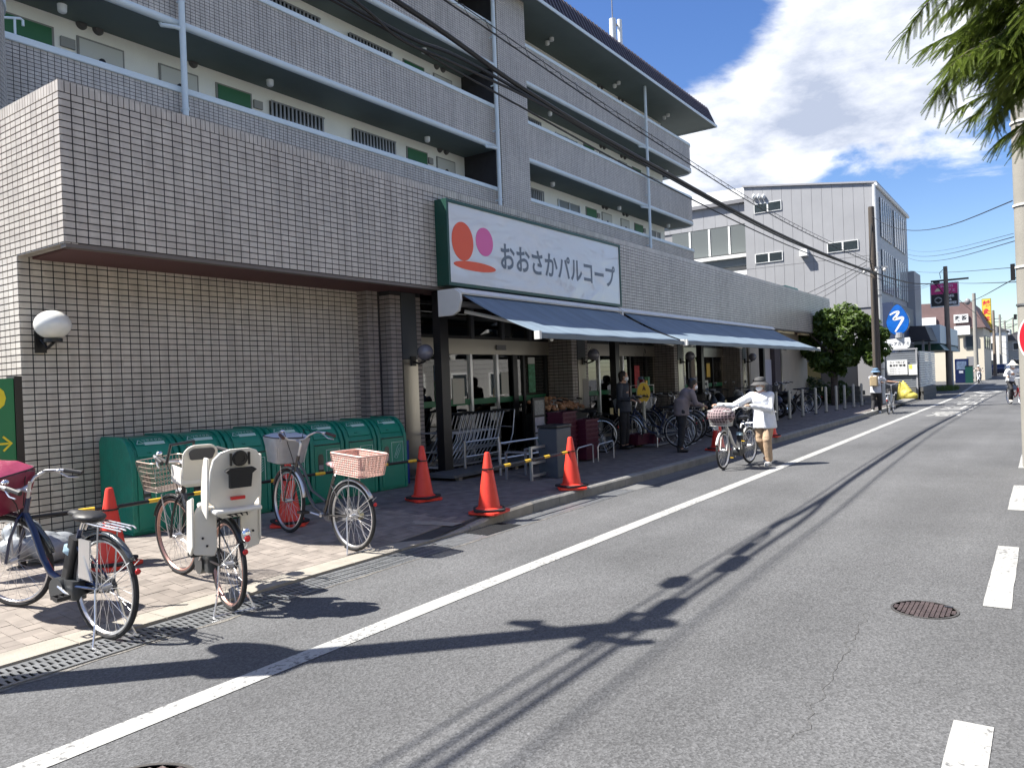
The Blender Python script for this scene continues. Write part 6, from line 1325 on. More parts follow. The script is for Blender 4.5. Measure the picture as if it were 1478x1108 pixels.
def plaid():
    m = bpy.data.materials.new('plaid_cloth'); m.use_nodes = True; t = m.node_tree; bb = t.nodes['Principled BSDF']; N = t.nodes.new; L = t.links.new; tc = N('ShaderNodeTexCoord')
    w1 = N('ShaderNodeTexWave'); w1.inputs['Scale'].default_value = 7; w1.bands_direction = 'Y'; w2 = N('ShaderNodeTexWave'); w2.inputs['Scale'].default_value = 7; w2.bands_direction = 'Z'
    for w in (w1, w2): L(tc.outputs['Object'], w.inputs[0])
    mu = N('ShaderNodeMath'); mu.operation = 'MAXIMUM'; L(w1.outputs['Fac'], mu.inputs[0]); L(w2.outputs['Fac'], mu.inputs[1]); r = N('ShaderNodeMapRange'); L(mu.outputs[0], r.inputs[0]); r.inputs[1].default_value = 0.75; r.inputs[2].default_value = 0.95
    x = N('ShaderNodeMix'); x.data_type = 'RGBA'; L(r.outputs[0], x.inputs[0]); x.inputs[6].default_value = (0.05, 0.035, 0.04, 1); x.inputs[7].default_value = (0.36, 0.27, 0.28, 1); L(x.outputs[2], bb.inputs[0]); bb.inputs['Roughness'].default_value = 0.85; return m
b.build('bag_body', plaid(), pb, smooth=True); b = MB(FW); b.tube([(1.0, -0.12, 0.96), (0.98, 0.0, 1.08), (1.0, 0.12, 0.96)], 0.009, 6); b.build('handle', M_blkp, pb, smooth=True)
b = MB(FW); b.sph((0.93, 0.02, 0.80), (0.07, 0.07, 0.06), 14, 8); b.build('head_lamp', mat('lamp_grey', (0.35, 0.37, 0.40), 0.25, 0.3), wb_, smooth=True)

# pedestrian with blue hat pushing a bicycle away
p_ = at(1264, 597, 2, 0.0); fb, FF = make_bike('bicycle pushed along the kerb by the pedestrian with the blue hat', (28.55, 4.42, 0.0), 0.02, frame=M_silv, basket='wire', r=0.31, wb=1.0, basket_m=M_black, stand='none', fend=M_alum)
gl = lambda s: ((0.83-0.2-0.28)*1.0, -0.40+0.285*s, 1.04)
J = stand(chest=(0.04,0,1.18), neck=(0.06,0,1.33), head=(0.10,0,1.46), shL=(0.05,0.165,1.28), shR=(0.06,-0.165,1.28), elL=(0.16,0.14,1.08), elR=(0.20,-0.32,1.14), wrL=(0.38,-0.10,1.10), wrR=(0.34,-0.60,1.10), knR=(0.16,-0.085,0.47), anR=(0.18,-0.085,0.09), anL=(-0.20,0.085,0.13), pitchL=0.5)
pp = figure('pedestrian with blue bucket hat and tan backpack pushing a bicycle away from the camera', (28.83, 4.84, 0), 0.0, J, dict(shirt=mat('pale_grey_shirt', (0.55, 0.57, 0.62), 0.8, bump=0.8, bscale=10), trousers=M_blkcl, shoe=M_wht2, hat=(mat('denim_blue_hat', (0.12, 0.21, 0.32), 0.8, var=0.3, vscale=10), 'bucket'), hair=M_hair, sleeve=0.7), H=1.56, vox=0.02, face=False)
bp = MB(); bp.rbox((-0.19, 0.02, 1.13), (0.13, 0.26, 0.34), 0.05); bg_ = thing('backpack', 'tan backpack on the back of the pedestrian with the blue hat', 'backpack', (28.83, 4.84, 0)); bp.build('bag', mat('khaki_canvas', (0.32, 0.25, 0.15), 0.85, var=0.2, vscale=8), bg_, bevel=0.03)
b = MB()
for s in (1, -1): b.tube([(-0.13, 0.09*s, 1.28), (0.02, 0.11*s, 1.34), (0.13, 0.12*s, 1.22), (0.08, 0.15*s, 1.02), (-0.12, 0.12*s, 0.98)], 0.014, 6)
b.build('strap', mat('strap_brown', (0.12, 0.09, 0.06), 0.8), bg_, smooth=True)
# cyclist at the right edge riding towards the camera
cx_, cy_ = 34.85, 1.17; hc = atan2(0.72-1.17, 33.75-34.85)
rb_, FR = make_bike('red bicycle ridden toward the camera at the right edge', (cx_, cy_, 0), hc, frame=mat('dark_red_paint', (0.22, 0.012, 0.02), 0.3, 0.2), basket='covered', r=0.31, wb=1.05, stand='none', pedal=1.2, fend=M_frd)
J = stand(pelvis=(0.20,0,0.93), chest=(0.32,0,1.22), neck=(0.36,0,1.37), head=(0.40,0,1.50), shL=(0.36,0.165,1.32), shR=(0.36,-0.165,1.32), elL=(0.44,0.30,1.12), elR=(0.44,-0.30,1.12), wrL=(0.60,0.29,1.10), wrR=(0.60,-0.29,1.10), hipL=(0.22,0.09,0.90), hipR=(0.22,-0.09,0.90), knL=(0.55,0.12,0.74), knR=(0.52,-0.12,0.60), anL=(0.50,0.13,0.44), anR=(0.42,-0.13,0.18))
figure('cyclist with white cone hat, black vest and shoulder strap riding a red bicycle', (cx_, cy_, 0), hc, J, dict(shirt=M_wcloth, trousers=M_blkcl, shoe=M_wht2, mask=M_mask, hat=(mat('cream_hat', (0.66, 0.63, 0.55), 0.8), 'cone'), hair=M_hair, hem=0.88), H=1.58, vox=0.02)
# scooter rider far down the street
mm_ = make_moto('grey scooter with rider far down the street', (72.8, 4.5, 0.0), pi+0.05, mat('dull_grey', (0.25, 0.25, 0.25), 0.4)); mm_['group'] = 'vehicles far down the street'
J = stand(pelvis=(0.35,0,0.88), chest=(0.42,0,1.15), neck=(0.46,0,1.3), head=(0.50,0,1.43), shL=(0.45,0.19,1.25), shR=(0.45,-0.19,1.25), elL=(0.55,0.33,1.08), elR=(0.55,-0.33,1.08), wrL=(0.80,0.30,1.03), wrR=(0.80,-0.30,1.03), hipL=(0.36,0.09,0.86), hipR=(0.36,-0.09,0.86), knL=(0.72,0.16,0.72), knR=(0.72,-0.16,0.72), anL=(0.70,0.15,0.36), anR=(0.70,-0.15,0.36))
figure('scooter rider in beige jacket and white helmet far down the street', (72.8, 4.5, 0), pi+0.05, J, dict(shirt=mat('beige_jacket', (0.38, 0.33, 0.29), 0.8), trousers=M_blkcl, shoe=M_black, hat=(M_wht2, 'helmet')), H=1.5, vox=0.03, face=False)
# shopper in black cap bending over by the parked bicycles, in the shade
p_ = at(985, 652, 2, 0.13)
J = stand(pelvis=(0.0,0,0.86), chest=(0.12,0,1.12), neck=(0.20,0,1.25), head=(0.28,0,1.35), shL=(0.17,0.165,1.21), shR=(0.17,-0.165,1.21), elL=(0.24,0.2,0.98), elR=(0.24,-0.2,0.98), wrL=(0.42,0.14,0.93), wrR=(0.42,-0.14,0.93), knL=(0.06,0.09,0.46), knR=(-0.04,-0.09,0.46), anL=(0.0,0.09,0.08), anR=(-0.08,-0.09,0.08))
figure('shopper in black cap, mask and pale blouse leaning forward in the awning shade', (p_.x, p_.y, 0.13), -0.75, J, dict(shirt=mat('rose_grey_blouse', (0.20, 0.165, 0.165), 0.8, var=0.15), trousers=M_blkcl, shoe=M_black, mask=M_mask, hat=(M_black, 'cap'), hair=M_hair), H=1.5, vox=0.018)
p_ = at(908, 648, 2, 0.13)
figure('shopper in dark jacket and white mask standing by the glass beside the yellow sign', (p_.x, p_.y+0.1, 0.14), -1.5, stand(wrR=(0.22,-0.16,1.0), wrL=(0.22,0.16,0.98), elR=(0.02,-0.23,1.03), turn=0.5), dict(shirt=mat('dark_navy_jacket', (0.02, 0.025, 0.04), 0.7, var=0.3), trousers=M_blkcl, shoe=M_black, mask=M_mask, hair=M_hair), H=1.6, vox=0.018)
figure('shopper with cap bending over goods inside the third bay', (17.3, 8.75, 0.145), 0.9, stand(head=(0.12,0,1.42), neck=(0.06,0,1.32), wrR=(0.3,-0.16,1.0), wrL=(0.3,0.16,1.0)), dict(shirt=mat('dark_plum', (0.05, 0.02, 0.03), 0.7), trousers=M_blkcl, shoe=M_black, mask=M_mask, hair=M_hair, hat=(mat('grey_blue_cap', (0.2, 0.24, 0.3), 0.8), 'cap')), H=1.55, vox=0.02)

# ================================================================ POLES, CABLES
def upole(name, label, x, y, z, r0, r1, m, lean=(0, 0)):
    t = thing('utility_pole', label, 'utility pole', (x, y, 0)); b = MB(); n_ = 6
    b.tube([(lean[0]*z*i/n_, lean[1]*z*i/n_, z*i/n_-0.0) for i in range(n_+1)], [r0+(r1-r0)*i/n_ for i in range(n_+1)], 18); b.build('shaft', m, t, smooth=True); return t
u0 = upole('a', 'leaning utility pole just outside the left edge of the photo', 1.22, 5.50, 6.0, 0.15, 0.11, M_pconc, (0.13, 0.0))
b = MB(); b.rbox((0.34, -0.05, 2.75), (0.30, 0.32, 0.5), 0.05); b.sph((0.50, 0.12, 2.75), (0.09, 0.30, 0.30), 18, 12); b.build('meter_housing', M_gry, u0); b = MB(); b.box((0.62, -0.45, 5.2), (0.70, 0.45, 5.28)); b.box((0.3, -0.05, 5.5), (1.1, 0.03, 5.56)); b.build('crossarm', M_galv, u0)
for yy in (-0.4, 0.4): b = MB(); b.cyl((0.66, yy, 5.28), (0.66, yy, 5.42), 0.05, n=10); b.build('insulator', M_wht2, u0)
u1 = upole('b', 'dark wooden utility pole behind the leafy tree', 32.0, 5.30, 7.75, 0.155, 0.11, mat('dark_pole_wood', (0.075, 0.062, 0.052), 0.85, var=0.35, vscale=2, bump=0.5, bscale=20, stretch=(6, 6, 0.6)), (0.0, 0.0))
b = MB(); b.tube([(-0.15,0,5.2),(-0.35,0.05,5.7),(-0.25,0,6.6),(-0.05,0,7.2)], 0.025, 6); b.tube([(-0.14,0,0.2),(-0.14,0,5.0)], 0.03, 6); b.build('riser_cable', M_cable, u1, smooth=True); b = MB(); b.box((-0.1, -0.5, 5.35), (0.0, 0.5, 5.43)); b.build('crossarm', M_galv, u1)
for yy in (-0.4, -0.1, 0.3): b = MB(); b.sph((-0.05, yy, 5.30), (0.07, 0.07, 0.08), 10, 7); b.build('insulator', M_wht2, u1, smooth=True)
_q = at(1270.5, 500, 0, 34.2); wp = thing('steel_pipe_pole', 'tall pale pipe standing against the dark utility pole', 'pole', (34.2, _q.y, 0)); b = MB(); b.cyl((0,0,0), (0,0,6.3), 0.13, n=14); b.build('pipe', mat('pale_pipe', (0.55, 0.56, 0.55), 0.5, var=0.15, vscale=2), wp, smooth=True)
b = MB()
for z in (1.5, 3.0, 4.5): b.cyl((0,0,z),(0,0,z+0.06), 0.15, n=14)
b.build('clamp', M_galv, wp)
u2 = upole('c', 'wooden utility pole in front of the pink and black shop sign', 59.8, 5.42, 8.3, 0.20, 0.13, M_wood)
b = MB(); b.box((-0.06, -1.35, 7.30), (0.06, 0.9, 7.42)); b.tube([(0,0.1,6.4),(0,0.75,7.3)], 0.03, 6); b.tube([(0,0.3,7.5),(0,0.35,7.9),(0,0.15,8.1)], 0.02, 6); b.build('crossarm', M_black, u2)
b = MB(); b.sph((0, 0.55, 7.25), (0.16, 0.2, 0.14), 12, 8); b.build('cable_closure', M_black, u2, smooth=True)
u3 = upole('d', 'grey utility pole in front of the cream walled house', 80.0, 5.1, 7.9, 0.2, 0.14, M_pconc); b = MB(); b.sph((0, 0.5, 7.2), (0.2, 0.25, 0.3), 10, 8); b.build('transformer', M_gry, u3, smooth=True)
for (px_, py0, X_, z_, lb) in ((1436, 552, 110, 8.0, 'dark utility pole beyond the yellow sign'), (1445, 548, 130, 8.5, 'second thin pole beyond the yellow sign'), (1464, 540, 165, 9.5, 'thin utility pole left of the red roofs'), (1452, 545, 150, 8.5, 'faint utility pole far down the road')):
    p = at(px_, 520, 0, X_); t = upole('e', lb, X_, p.y, z_, 0.2, 0.14, M_wood if X_ < 120 else M_pconc); t['group'] = 'far utility poles'; b = MB(); b.box((-0.05, -0.9, z_-1.1), (0.05, 0.9, z_-1.0)); b.build('crossarm', M_gry, t)
    if X_ < 140: b = MB(); b.cyl((0, 0.4, z_-2.6), (0, 0.4, z_-1.7), 0.25, n=12); b.build('transformer', M_gry, t)
# right concrete pole with the red sign
rp = thing('concrete_pole', 'thick concrete pole cut off by the right edge of the photo', 'utility pole', (14.0, 0.15, 0)); b = MB(); b.tube([(0,0,0),(0,0,9)], [0.185,0.175], 28); b.build('shaft', M_pconc, rp, smooth=True)
for z in (3.95, 3.02, 2.45, 5.2):
    b = MB(); b.lathe([(0.178, z), (0.198, z), (0.198, z+0.03), (0.178, z+0.03)], 28, closed=True); b.build('band', M_wht2 if z > 2.6 else M_galv, rp)
b = MB(); b.box((-0.03, 0.19, 2.85), (0.03, 0.25, 3.1)); b.box((-0.02, 0.19, 2.25), (0.02, 0.23, 2.33)); b.build('step_bolt', M_black, rp)
rs = thing('red_sign', 'red rounded sign with white border on the concrete pole at the right edge', 'sign', (13.75, 0.10, 1.95))
rx = lambda a, c, d: (d, a, c)
egg = [(0.235*cos(2*pi*i/40), 0.36*sin(2*pi*i/40)) for i in range(40)]
b = MB(); b.prism(egg, rx, -0.012, 0.0); b.build('plate', M_white, rs); b = MB(); b.prism([(a*0.90, c*0.93) for a, c in egg], rx, -0.018, -0.0125); b.build('red_face', mat('sign_red', (0.70, 0.01, 0.025), 0.35), rs)
text('止まれ', 0.20, M_white, rs, lambda a, c: Vector((-0.021, -c+0.0, a*-1)) , bold=0.006)
b = MB(); b.box((0.02, -0.14, -1.95), (0.05, -0.0, -0.38)); b.build('post', mat('sign_post_yellow', (0.6, 0.5, 0.25), 0.5), rs)

def cable(name, label, pts, r, par=None, m=M_cable, sub=10):
    P = []; pts = [Vector(p) for p in pts]
    for i in range(len(pts)-1):
        p0 = pts[max(i-1, 0)]; p1 = pts[i]; p2 = pts[i+1]; p3 = pts[min(i+2, len(pts)-1)]
        for k in range(sub):
            t = k/sub; P.append(0.5*((2*p1)+(p2-p0)*t+(2*p0-5*p1+4*p2-p3)*t*t+(3*p1-p0-3*p2+p3)*t*t*t))
    P.append(pts[-1]); b = MB(); b.tube(P, r, 6)
    o = b.build(name, m, None, smooth=True); return tag(o, label, 'cable', 'overhead cables')
cable('overhead_cable', 'thick black cable bundle running along the whole storefront', [(-25,5.5,6.3),(1.95,5.45,5.80),(5.9,5.32,5.52),(8.15,5.3,5.28),(11.6,5.3,5.14),(20,5.28,4.98),(32.0,5.22,5.20),(45,5.4,5.9),(59.8,5.5,7.2)], 0.030)
cable('overhead_cable', 'thick black cable twisted just under the main bundle', [(-25,5.6,6.2),(1.95,5.50,5.72),(4.4,5.34,5.30),(5.9,5.3,5.20),(7.2,5.3,5.26),(11.6,5.32,5.10),(20,5.3,4.93),(32.0,5.22,5.15)], 0.022)
cable('overhead_cable', 'slack black cable drooping to the main bundle at the top', [(1.95,5.52,5.75),(4.9,5.3,5.33),(5.8,5.3,5.14),(6.6,5.28,5.15),(8.4,5.3,5.2),(11.6,5.28,5.12)], 0.016)
cable('overhead_cable', 'lower thin black cable below the main bundle', [(-25,5.4,5.6),(1.95,5.4,5.3),(7.0,5.3,5.08),(11.65,5.3,4.90),(20,5.3,4.80),(32.0,5.28,5.03)], 0.012)
cable('overhead_cable', 'upper thin cable rising to the top of the pole', [(-25,5.4,6.9),(1.95,5.4,6.1),(6.54,5.3,5.82),(11.65,5.3,5.57),(20,5.3,5.36),(32.0,5.28,5.55)], 0.010)
cable('overhead_cable', 'uppermost messenger wire with bird guards', [(-25,5.4,7.0),(1.95,5.4,6.2),(6.5,5.32,5.92),(11.65,5.32,5.66),(20,5.3,5.45),(32.0,5.28,5.65)], 0.006)
b = MB()
def mess(x):
    P_ = [(6.5,5.92),(11.65,5.66),(20,5.45),(32,5.65)]
    def lg(x):
        r = 0
        for i, (a, z) in enumerate(P_):
            t = z
            for j, (c, _) in enumerate(P_):
                if j != i: t *= (x-c)/(a-c)
            r += t
        return r
    return lg(x)
for i in range(60):
    x = 6.5+i*0.42
    if x > 31: break
    b.tube([(x+0.42*k/8, 5.31+0.035*sin(k/8*2*pi), mess(x+0.42*k/8)+0.035*cos(k/8*2*pi)-0.03) for k in range(9)], 0.003, 4)
o = b.build('spiral_hanger', M_cable, None); tag(o, 'thin spiral hanger wire wound around the cable bundle', 'wire')
for (x, y, z, ln, lb) in ((2.45, 5.42, 5.66, 0.55, 'black cable closure near the leaning pole'), (3.9, 5.36, 5.55, 0.62, 'second black cable closure on the bundle'), (3.2, 5.5, 5.45, 0.4, 'small black junction box hung from the bundle')):
    t = thing('cable_closure', lb, 'cable box', (x, y, z), group='cable closures'); b = MB(); b.tube([(-ln/2,0,0),(-ln/2+0.08,0,0),(ln/2-0.08,0,-0.02),(ln/2,0,-0.02)], [0.03,0.085,0.085,0.03], 12); b.build('casing', M_cable, t, smooth=True)
# wires in the right sky
def w2(px0, py0, X0_, px1, py1, X1_, lb, r=0.008, sag=0.25):
    a = at(px0, py0, 0, X0_); c = at(px1, py1, 0, X1_); m_ = a.lerp(c, 0.5)-Vector((0, 0, sag)); cable('overhead_wire', lb, [a, a.lerp(m_, 0.5)-Vector((0,0,sag*0.25)), m_, m_.lerp(c, 0.5)-Vector((0,0,sag*0.25)), c], r, sub=4)
w2(1258, 312, 32, 1461, 290, 14, 'sagging wire from the wooden pole top to the concrete pole', 0.009, 0.5)
w2(1310, 367, 48, 1463, 342, 14, 'upper of the paired wires into the concrete pole', 0.007, 0.2); w2(1310, 372, 48, 1464, 348, 14, 'lower of the paired wires into the concrete pole', 0.007, 0.25); w2(1310, 360, 48, 1463, 337, 14, 'thin wire over the paired wires', 0.004, 0.2)
w2(1310, 390, 48, 1464, 386, 14, 'level thin wire above the pink sign', 0.006, 0.1); w2(1370, 407, 60, 1466, 407, 14, 'wire leaving the crossarm toward the concrete pole', 0.008, 0.05); w2(1384, 437, 62, 1466, 401, 14, 'rising wire right of the pink sign', 0.008, 0.15)
w2(1345, 408, 59.8, 1262, 400, 32, 'wire between the two wooden poles', 0.012, 0.35); w2(1345, 411, 59.8, 1262, 418, 32, 'lower wire between the two wooden poles', 0.008, 0.2); w2(1372, 420, 59.8, 1408, 452, 80, 'cable falling from the wooden pole to the grey pole', 0.02, 0.1); w2(1408, 452, 80, 1437, 478, 110, 'cable falling past the yellow sign', 0.022, 0.2)
for k in range(6): w2(1434+k, 470+k*6, 110, 1468, 455+k*13, 14, 'thin wire %s among the far wires' % ['highest', 'second', 'third', 'fourth', 'fifth', 'lowest'][k], 0.005, 0.15)
for k in range(3): w2(1155+k*12, 428+k*3, 36.5, 1250, 378+k*5, 32, '%s of three service wires falling to the tiled roof' % ['upper', 'middle', 'lower'][k], 0.010, 0.05)

# ================================================================ BACKGROUND BUILDINGS
wbd = thing('white_panel_building', 'pale grey panelled building with slanted roof beyond the leafy tree', 'building', (48, 7.73, 0))
M_pan = mat('pale_grey_panel', (0.30, 0.305, 0.32), 0.6, var=0.06, vscale=0.5); M_pans = mat('panel_joint', (0.25, 0.25, 0.26), 0.8)
MB().box((48.05, 7.75, 0.01), (60, 15.25, 12.1)).build('core', M_pans, wbd, world=True)
npn = 13; wdt = (15.25-7.73)/npn
for k in range(npn):
    y0 = 7.73+k*wdt; z0 = 5.10 if k < 5 else 4.2; zt = 12.2+(k/npn)*1.06; zt1 = 12.2+((k+1)/npn)*1.06
    for (za, zb, zb1) in ((z0, 8.05, 8.05), (8.07, zt, zt1)):
        b = MB(); y1 = y0+wdt-0.014; b.add([(48.0,y0,za),(48.05,y0,za),(48.05,y1,za),(48.0,y1,za),(48.0,y0,zb),(48.05,y0,zb),(48.05,y1,zb1),(48.0,y1,zb1)], [(0,3,2,1),(4,5,6,7),(0,1,5,4),(1,2,6,5),(2,3,7,6),(3,0,4,7)]); b.build('panel', M_pan, wbd, world=True)
b = MB(); b.prism([(7.60,12.14),(15.3,13.24),(15.3,13.34),(7.60,12.24)], lambda a, c, d: (d, a, c), 47.9, 60.3); b.build('roof_edge', mat('roof_edge_grey', (0.30, 0.30, 0.32), 0.5), wbd, world=True)
b = MB(); b.box((48.06, 7.9, 0.012), (48.5, 11.2, 4.9)); b.build('ground_recess', mat('navy_recess', (0.03, 0.04, 0.06), 0.7), wbd, world=True)
for (a, c) in (((1089,296),(1127,306)), ((1091,368),(1129,378)), ((1195,352),(1238,362))):
    p = at(*a, 0, 47.98); q = at(*c, 0, 47.98); q.z = p.z-0.50
    f_ = MB().box((47.95, q.y-0.05, q.z-0.05), (47.985, p.y+0.05, p.z+0.04)).build('window', M_white, wbd, world=True); m_ = (p.y+q.y)/2
    MB().box((47.94, q.y, q.z), (47.949, m_-0.05, p.z)).build('pane', M_glassd, f_, world=True); MB().box((47.94, m_+0.05, q.z), (47.949, p.y, p.z)).build('pane', M_glassd, f_, world=True)
for px_ in (1088, 1095, 1102): p = at(px_, 284, 0, 47.9); b = MB(); b.sph(p, (0.16, 0.10, 0.16), 12, 8); b.build('vent_hood', M_white, wbd, world=True, smooth=True)
p = at(1161, 366, 0, 47.8); MB().box((47.6, p.y-0.2, p.z-0.15), (48.0, p.y+0.25, p.z+0.25)).build('vent_box', M_white, wbd, world=True)
b = MB(); b.tube([(47.88, 7.75, 12.05), (47.88, 7.72, 5.2)], 0.09, 8); b.tube([(47.88, 7.66, 12.05), (60.2, 7.62, 12.05)], 0.10, 8); b.build('downpipe', M_white, wbd, world=True, smooth=True)
MB().box((48.02, 7.70, 5.12), (60, 7.745, 12.1)).build('street_facade', mat('facade_grey', (0.36, 0.37, 0.39), 0.55), wbd, world=True)
for (z0, z1) in ((9.25, 11.55), (6.0, 8.5)):
    for (x0, x1) in ((49.2, 53.0), (54.0, 58.6)):
        f_ = MB().box((x0, 7.64, z0), (x1, 7.69, z1)).build('window', mat('blue_grey_glass', (0.05, 0.085, 0.11), 0.1, coat=0.5), wbd, world=True)
        n_ = 5
        for k in range(n_+1): x = x0+(x1-x0)*k/n_; MB().box((x-0.05, 7.60, z0), (x+0.05, 7.639, z1)).build('fin', M_white, f_, world=True)
MB().box((58.8, 7.2, 0.01), (62, 9.5, 8.1)).build('corner_block', M_pan, wbd, world=True)
MB().box((46.4, 6.75, 0.013), (54, 7.62, 5.15)).build('navy_block', mat('navy_cladding', (0.025, 0.04, 0.09), 0.5, var=0.1), wbd, world=True)
wing = thing('white_wing_building', 'lower white wing with large windows and slanted roof between the apartment and the panelled building', 'building', (49.5, 15.26, 0))
MB().box((49.5, 15.26, 0.01), (58, 26, 12.0)).build('core', M_pans, wing, world=True)
for k in range(11):
    y0 = 15.27+k*0.8; MB().box((49.44, y0, 11.25), (49.49, y0+0.785, 12.55+k*0.03)).build('panel', M_pan, wing, world=True); MB().box((49.44, y0, 3.0), (49.49, y0+0.785, 9.35)).build('panel', M_pan, wing, world=True)
for k in range(4):
    y0 = 15.4+k*1.35; f_ = MB().box((49.40, y0, 9.4), (49.48, y0+1.25, 11.2)).build('window', mat('grey_window_glass', (0.14, 0.155, 0.155), 0.15, coat=0.3), wing, world=True); MB().box((49.36, y0-0.07, 9.4), (49.5, y0+0.05, 11.2)).build('window_frame', M_white, f_, world=True)
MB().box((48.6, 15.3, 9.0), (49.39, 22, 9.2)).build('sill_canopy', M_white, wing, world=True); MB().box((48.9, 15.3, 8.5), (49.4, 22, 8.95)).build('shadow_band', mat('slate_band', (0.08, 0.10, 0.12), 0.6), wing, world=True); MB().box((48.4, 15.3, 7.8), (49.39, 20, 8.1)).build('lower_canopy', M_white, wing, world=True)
b = MB(); b.prism([(15.2,12.85),(26,12.95),(26,13.9),(15.2,13.6)], lambda a, c, d: (d, a, c), 49.6, 58); b.build('roof', M_white, wing, world=True); MB().box((49.2, 15.26, 12.6), (49.6, 26, 12.84)).build('gutter', M_gry, wing, world=True)

# blue brush-stroke sign
bs = thing('blue_drop_sign', 'blue drop shaped sign with a white brush stroke above a white lettered plate', 'sign', (42, 5.93, 0))
def drop(i, n=48):
    a = 2*pi*i/n; return (0.50*cos(a)*(1-0.16*max(0, sin(a))), 3.83+0.66*sin(a)+(0.17*max(0, sin(a))**4))
D = [drop(i) for i in range(48)]
sx_ = lambda a, c, d: (d, a, c)
b = MB(); b.prism([(a*1.04, 3.9+(c-3.9)*1.03) for a, c in D], sx_, -0.10, 0.10); b.build('rim', M_navy, bs); b = MB(); b.prism(D, sx_, -0.13, -0.101); b.build('blue_face', mat('cobalt_face', (0.008, 0.11, 0.45), 0.25, var=0.25, vscale=3), bs)
b = MB(); zpts = [(0.34,4.17),(0.12,4.30),(-0.08,4.32),(0.02,4.14),(0.20,3.93),(-0.02,3.97),(-0.26,4.02),(-0.20,3.84),(-0.02,3.55),(0.12,3.33)]
cc = []; zp = [Vector((0, a, c)) for a, c in zpts]
for i in range(len(zp)-1):
    for k in range(5): cc.append(zp[i].lerp(zp[i+1], k/5))
cc.append(zp[-1])
for _ in range(3): cc = [cc[0]]+[(cc[i-1]+cc[i]*2+cc[i+1])/4 for i in range(1, len(cc)-1)]+[cc[-1]]
vs = []
for i, p in enumerate(cc):
    a = cc[max(0, i-1)]; c = cc[min(len(cc)-1, i+1)]; d = (c-a).normalized(); n_ = Vector((0, -d.z, d.y)); w = 0.035+0.03*sin(pi*i/(len(cc)-1)); vs += [p+n_*w+Vector((-0.134,0,0)), p-n_*w+Vector((-0.134,0,0))]
b.add(vs, [(2*i, 2*i+1, 2*i+3, 2*i+2) for i in range(len(cc)-1)]); b.build('brush_stroke', M_white, bs)
b = MB(); b.prism([(0.78,2.40),(-0.30,2.45),(-0.47,2.56),(-0.53,2.78),(-0.50,3.02),(0.78,2.95)], sx_, -0.08, 0.08); b.build('name_plate', M_white, bs)
text('ジェムアカデミー', 0.185, mat('plate_print', (0.04, 0.05, 0.09), 0.5), bs, lambda a, c: Vector((-0.085, -a+0.05, 2.71+c)), bold=0.004)
for z in (2.62, 2.77): MB().box((-0.09, 0.52, z), (-0.0805, 0.77, z+0.06)).build('stripe', mat('plate_print', (0, 0, 0)), bs)
b = MB(); b.cyl((0.2, -0.05, 0), (0.2, -0.05, 3.3), 0.10, n=12); b.cyl((0,-0.05,3.02),(0,-0.05,3.28),0.2,0.2,14); b.build('post', M_pan, bs)
# hut with louvres, notices, slat fence, block wall, yellow tarp
ht_ = thing('bicycle_shed', 'grey louvred shed front with notices behind the yellow tarpaulin', 'shed', (40.5, 4.95, 0))
MB().box((40.6, 5.0, 0.02), (43.5, 6.4, 2.3)).build('core', mat('dark_slate_wall', (0.06, 0.07, 0.085), 0.6), ht_, world=True)
for k in range(17): MB().box((40.52, 5.02, 0.62+k*0.1), (40.59, 6.35, 0.62+k*0.1+0.07)).build('louvre_slat', mat('louvre_blue_grey', (0.20, 0.22, 0.25), 0.5), ht_, world=True)
for y in (4.96, 6.36): MB().box((40.48, y, 0.02), (40.6, y+0.07, 2.38)).build('frame_post', M_pan, ht_, world=True)
MB().box((40.47, 4.94, 2.38), (40.62, 6.45, 2.45)).build('top_rail', M_pan, ht_, world=True); MB().box((40.3, 5.03, 0.02), (40.51, 6.35, 0.60)).build('base_wall', M_concd, ht_, world=True)
for k in range(15): MB().box((40.63, 4.86, 0.60+k*0.115), (46.5, 4.92, 0.60+k*0.115+0.09)).build('side_slat', mat('white_slat', (0.60, 0.61, 0.60), 0.5), ht_, world=True)
nb2 = thing('rules_notice', 'large white notice board with rows of black characters on the louvres', 'notice board', (40.44, 5.80, 1.55)); MB().box((-0.02, -0.42, -0.34), (0.02, 0.44, 0.36)).build('board', M_white, nb2)
text('ライフ西三荘', 0.115, M_blkp, nb2, lambda a, c: Vector((-0.022, -a, 0.24+c)), bold=0.002); text('専用駐輪場', 0.135, M_blkp, nb2, lambda a, c: Vector((-0.022, -a, 0.09+c)), bold=0.004, space=1.12)
for k in range(4): text('無断駐輪は固くお断りします。', 0.05, M_gry, nb2, lambda a, c, k=k: Vector((-0.022, -a, -0.06-0.075*k+c)))
nb3 = thing('small_notice', 'small white and yellow notice right of the large notice board', 'notice board', (40.44, 5.14, 1.45)); MB().box((-0.02, -0.17, -0.26), (0.02, 0.19, 0.24)).build('board', M_white, nb3); MB().box((-0.023, 0.03, 0.02), (-0.0205, 0.17, 0.22)).build('yellow_patch', mat('lemon_patch', (0.65, 0.66, 0.1), 0.6), nb3)
b = MB(); b.tube([(40.0,5.62,0.0),(40.0,5.58,0.4),(40.0,5.52,0.86)], [0.22,0.15,0.05], 12); b.sph((40.0,5.52,0.88),0.06,10,8); b.sph((39.95,5.25,0.20),(0.25,0.36,0.20),16,10); b.sph((39.9,5.40,0.28),(0.2,0.2,0.22),12,8); b.tube([(39.95,5.66,0.9),(39.95,5.72,0.0)], [0.04,0.12], 8); b.tube([(40.0,5.50,0.8),(39.9,5.25,0.35)],[0.10,0.16],8)
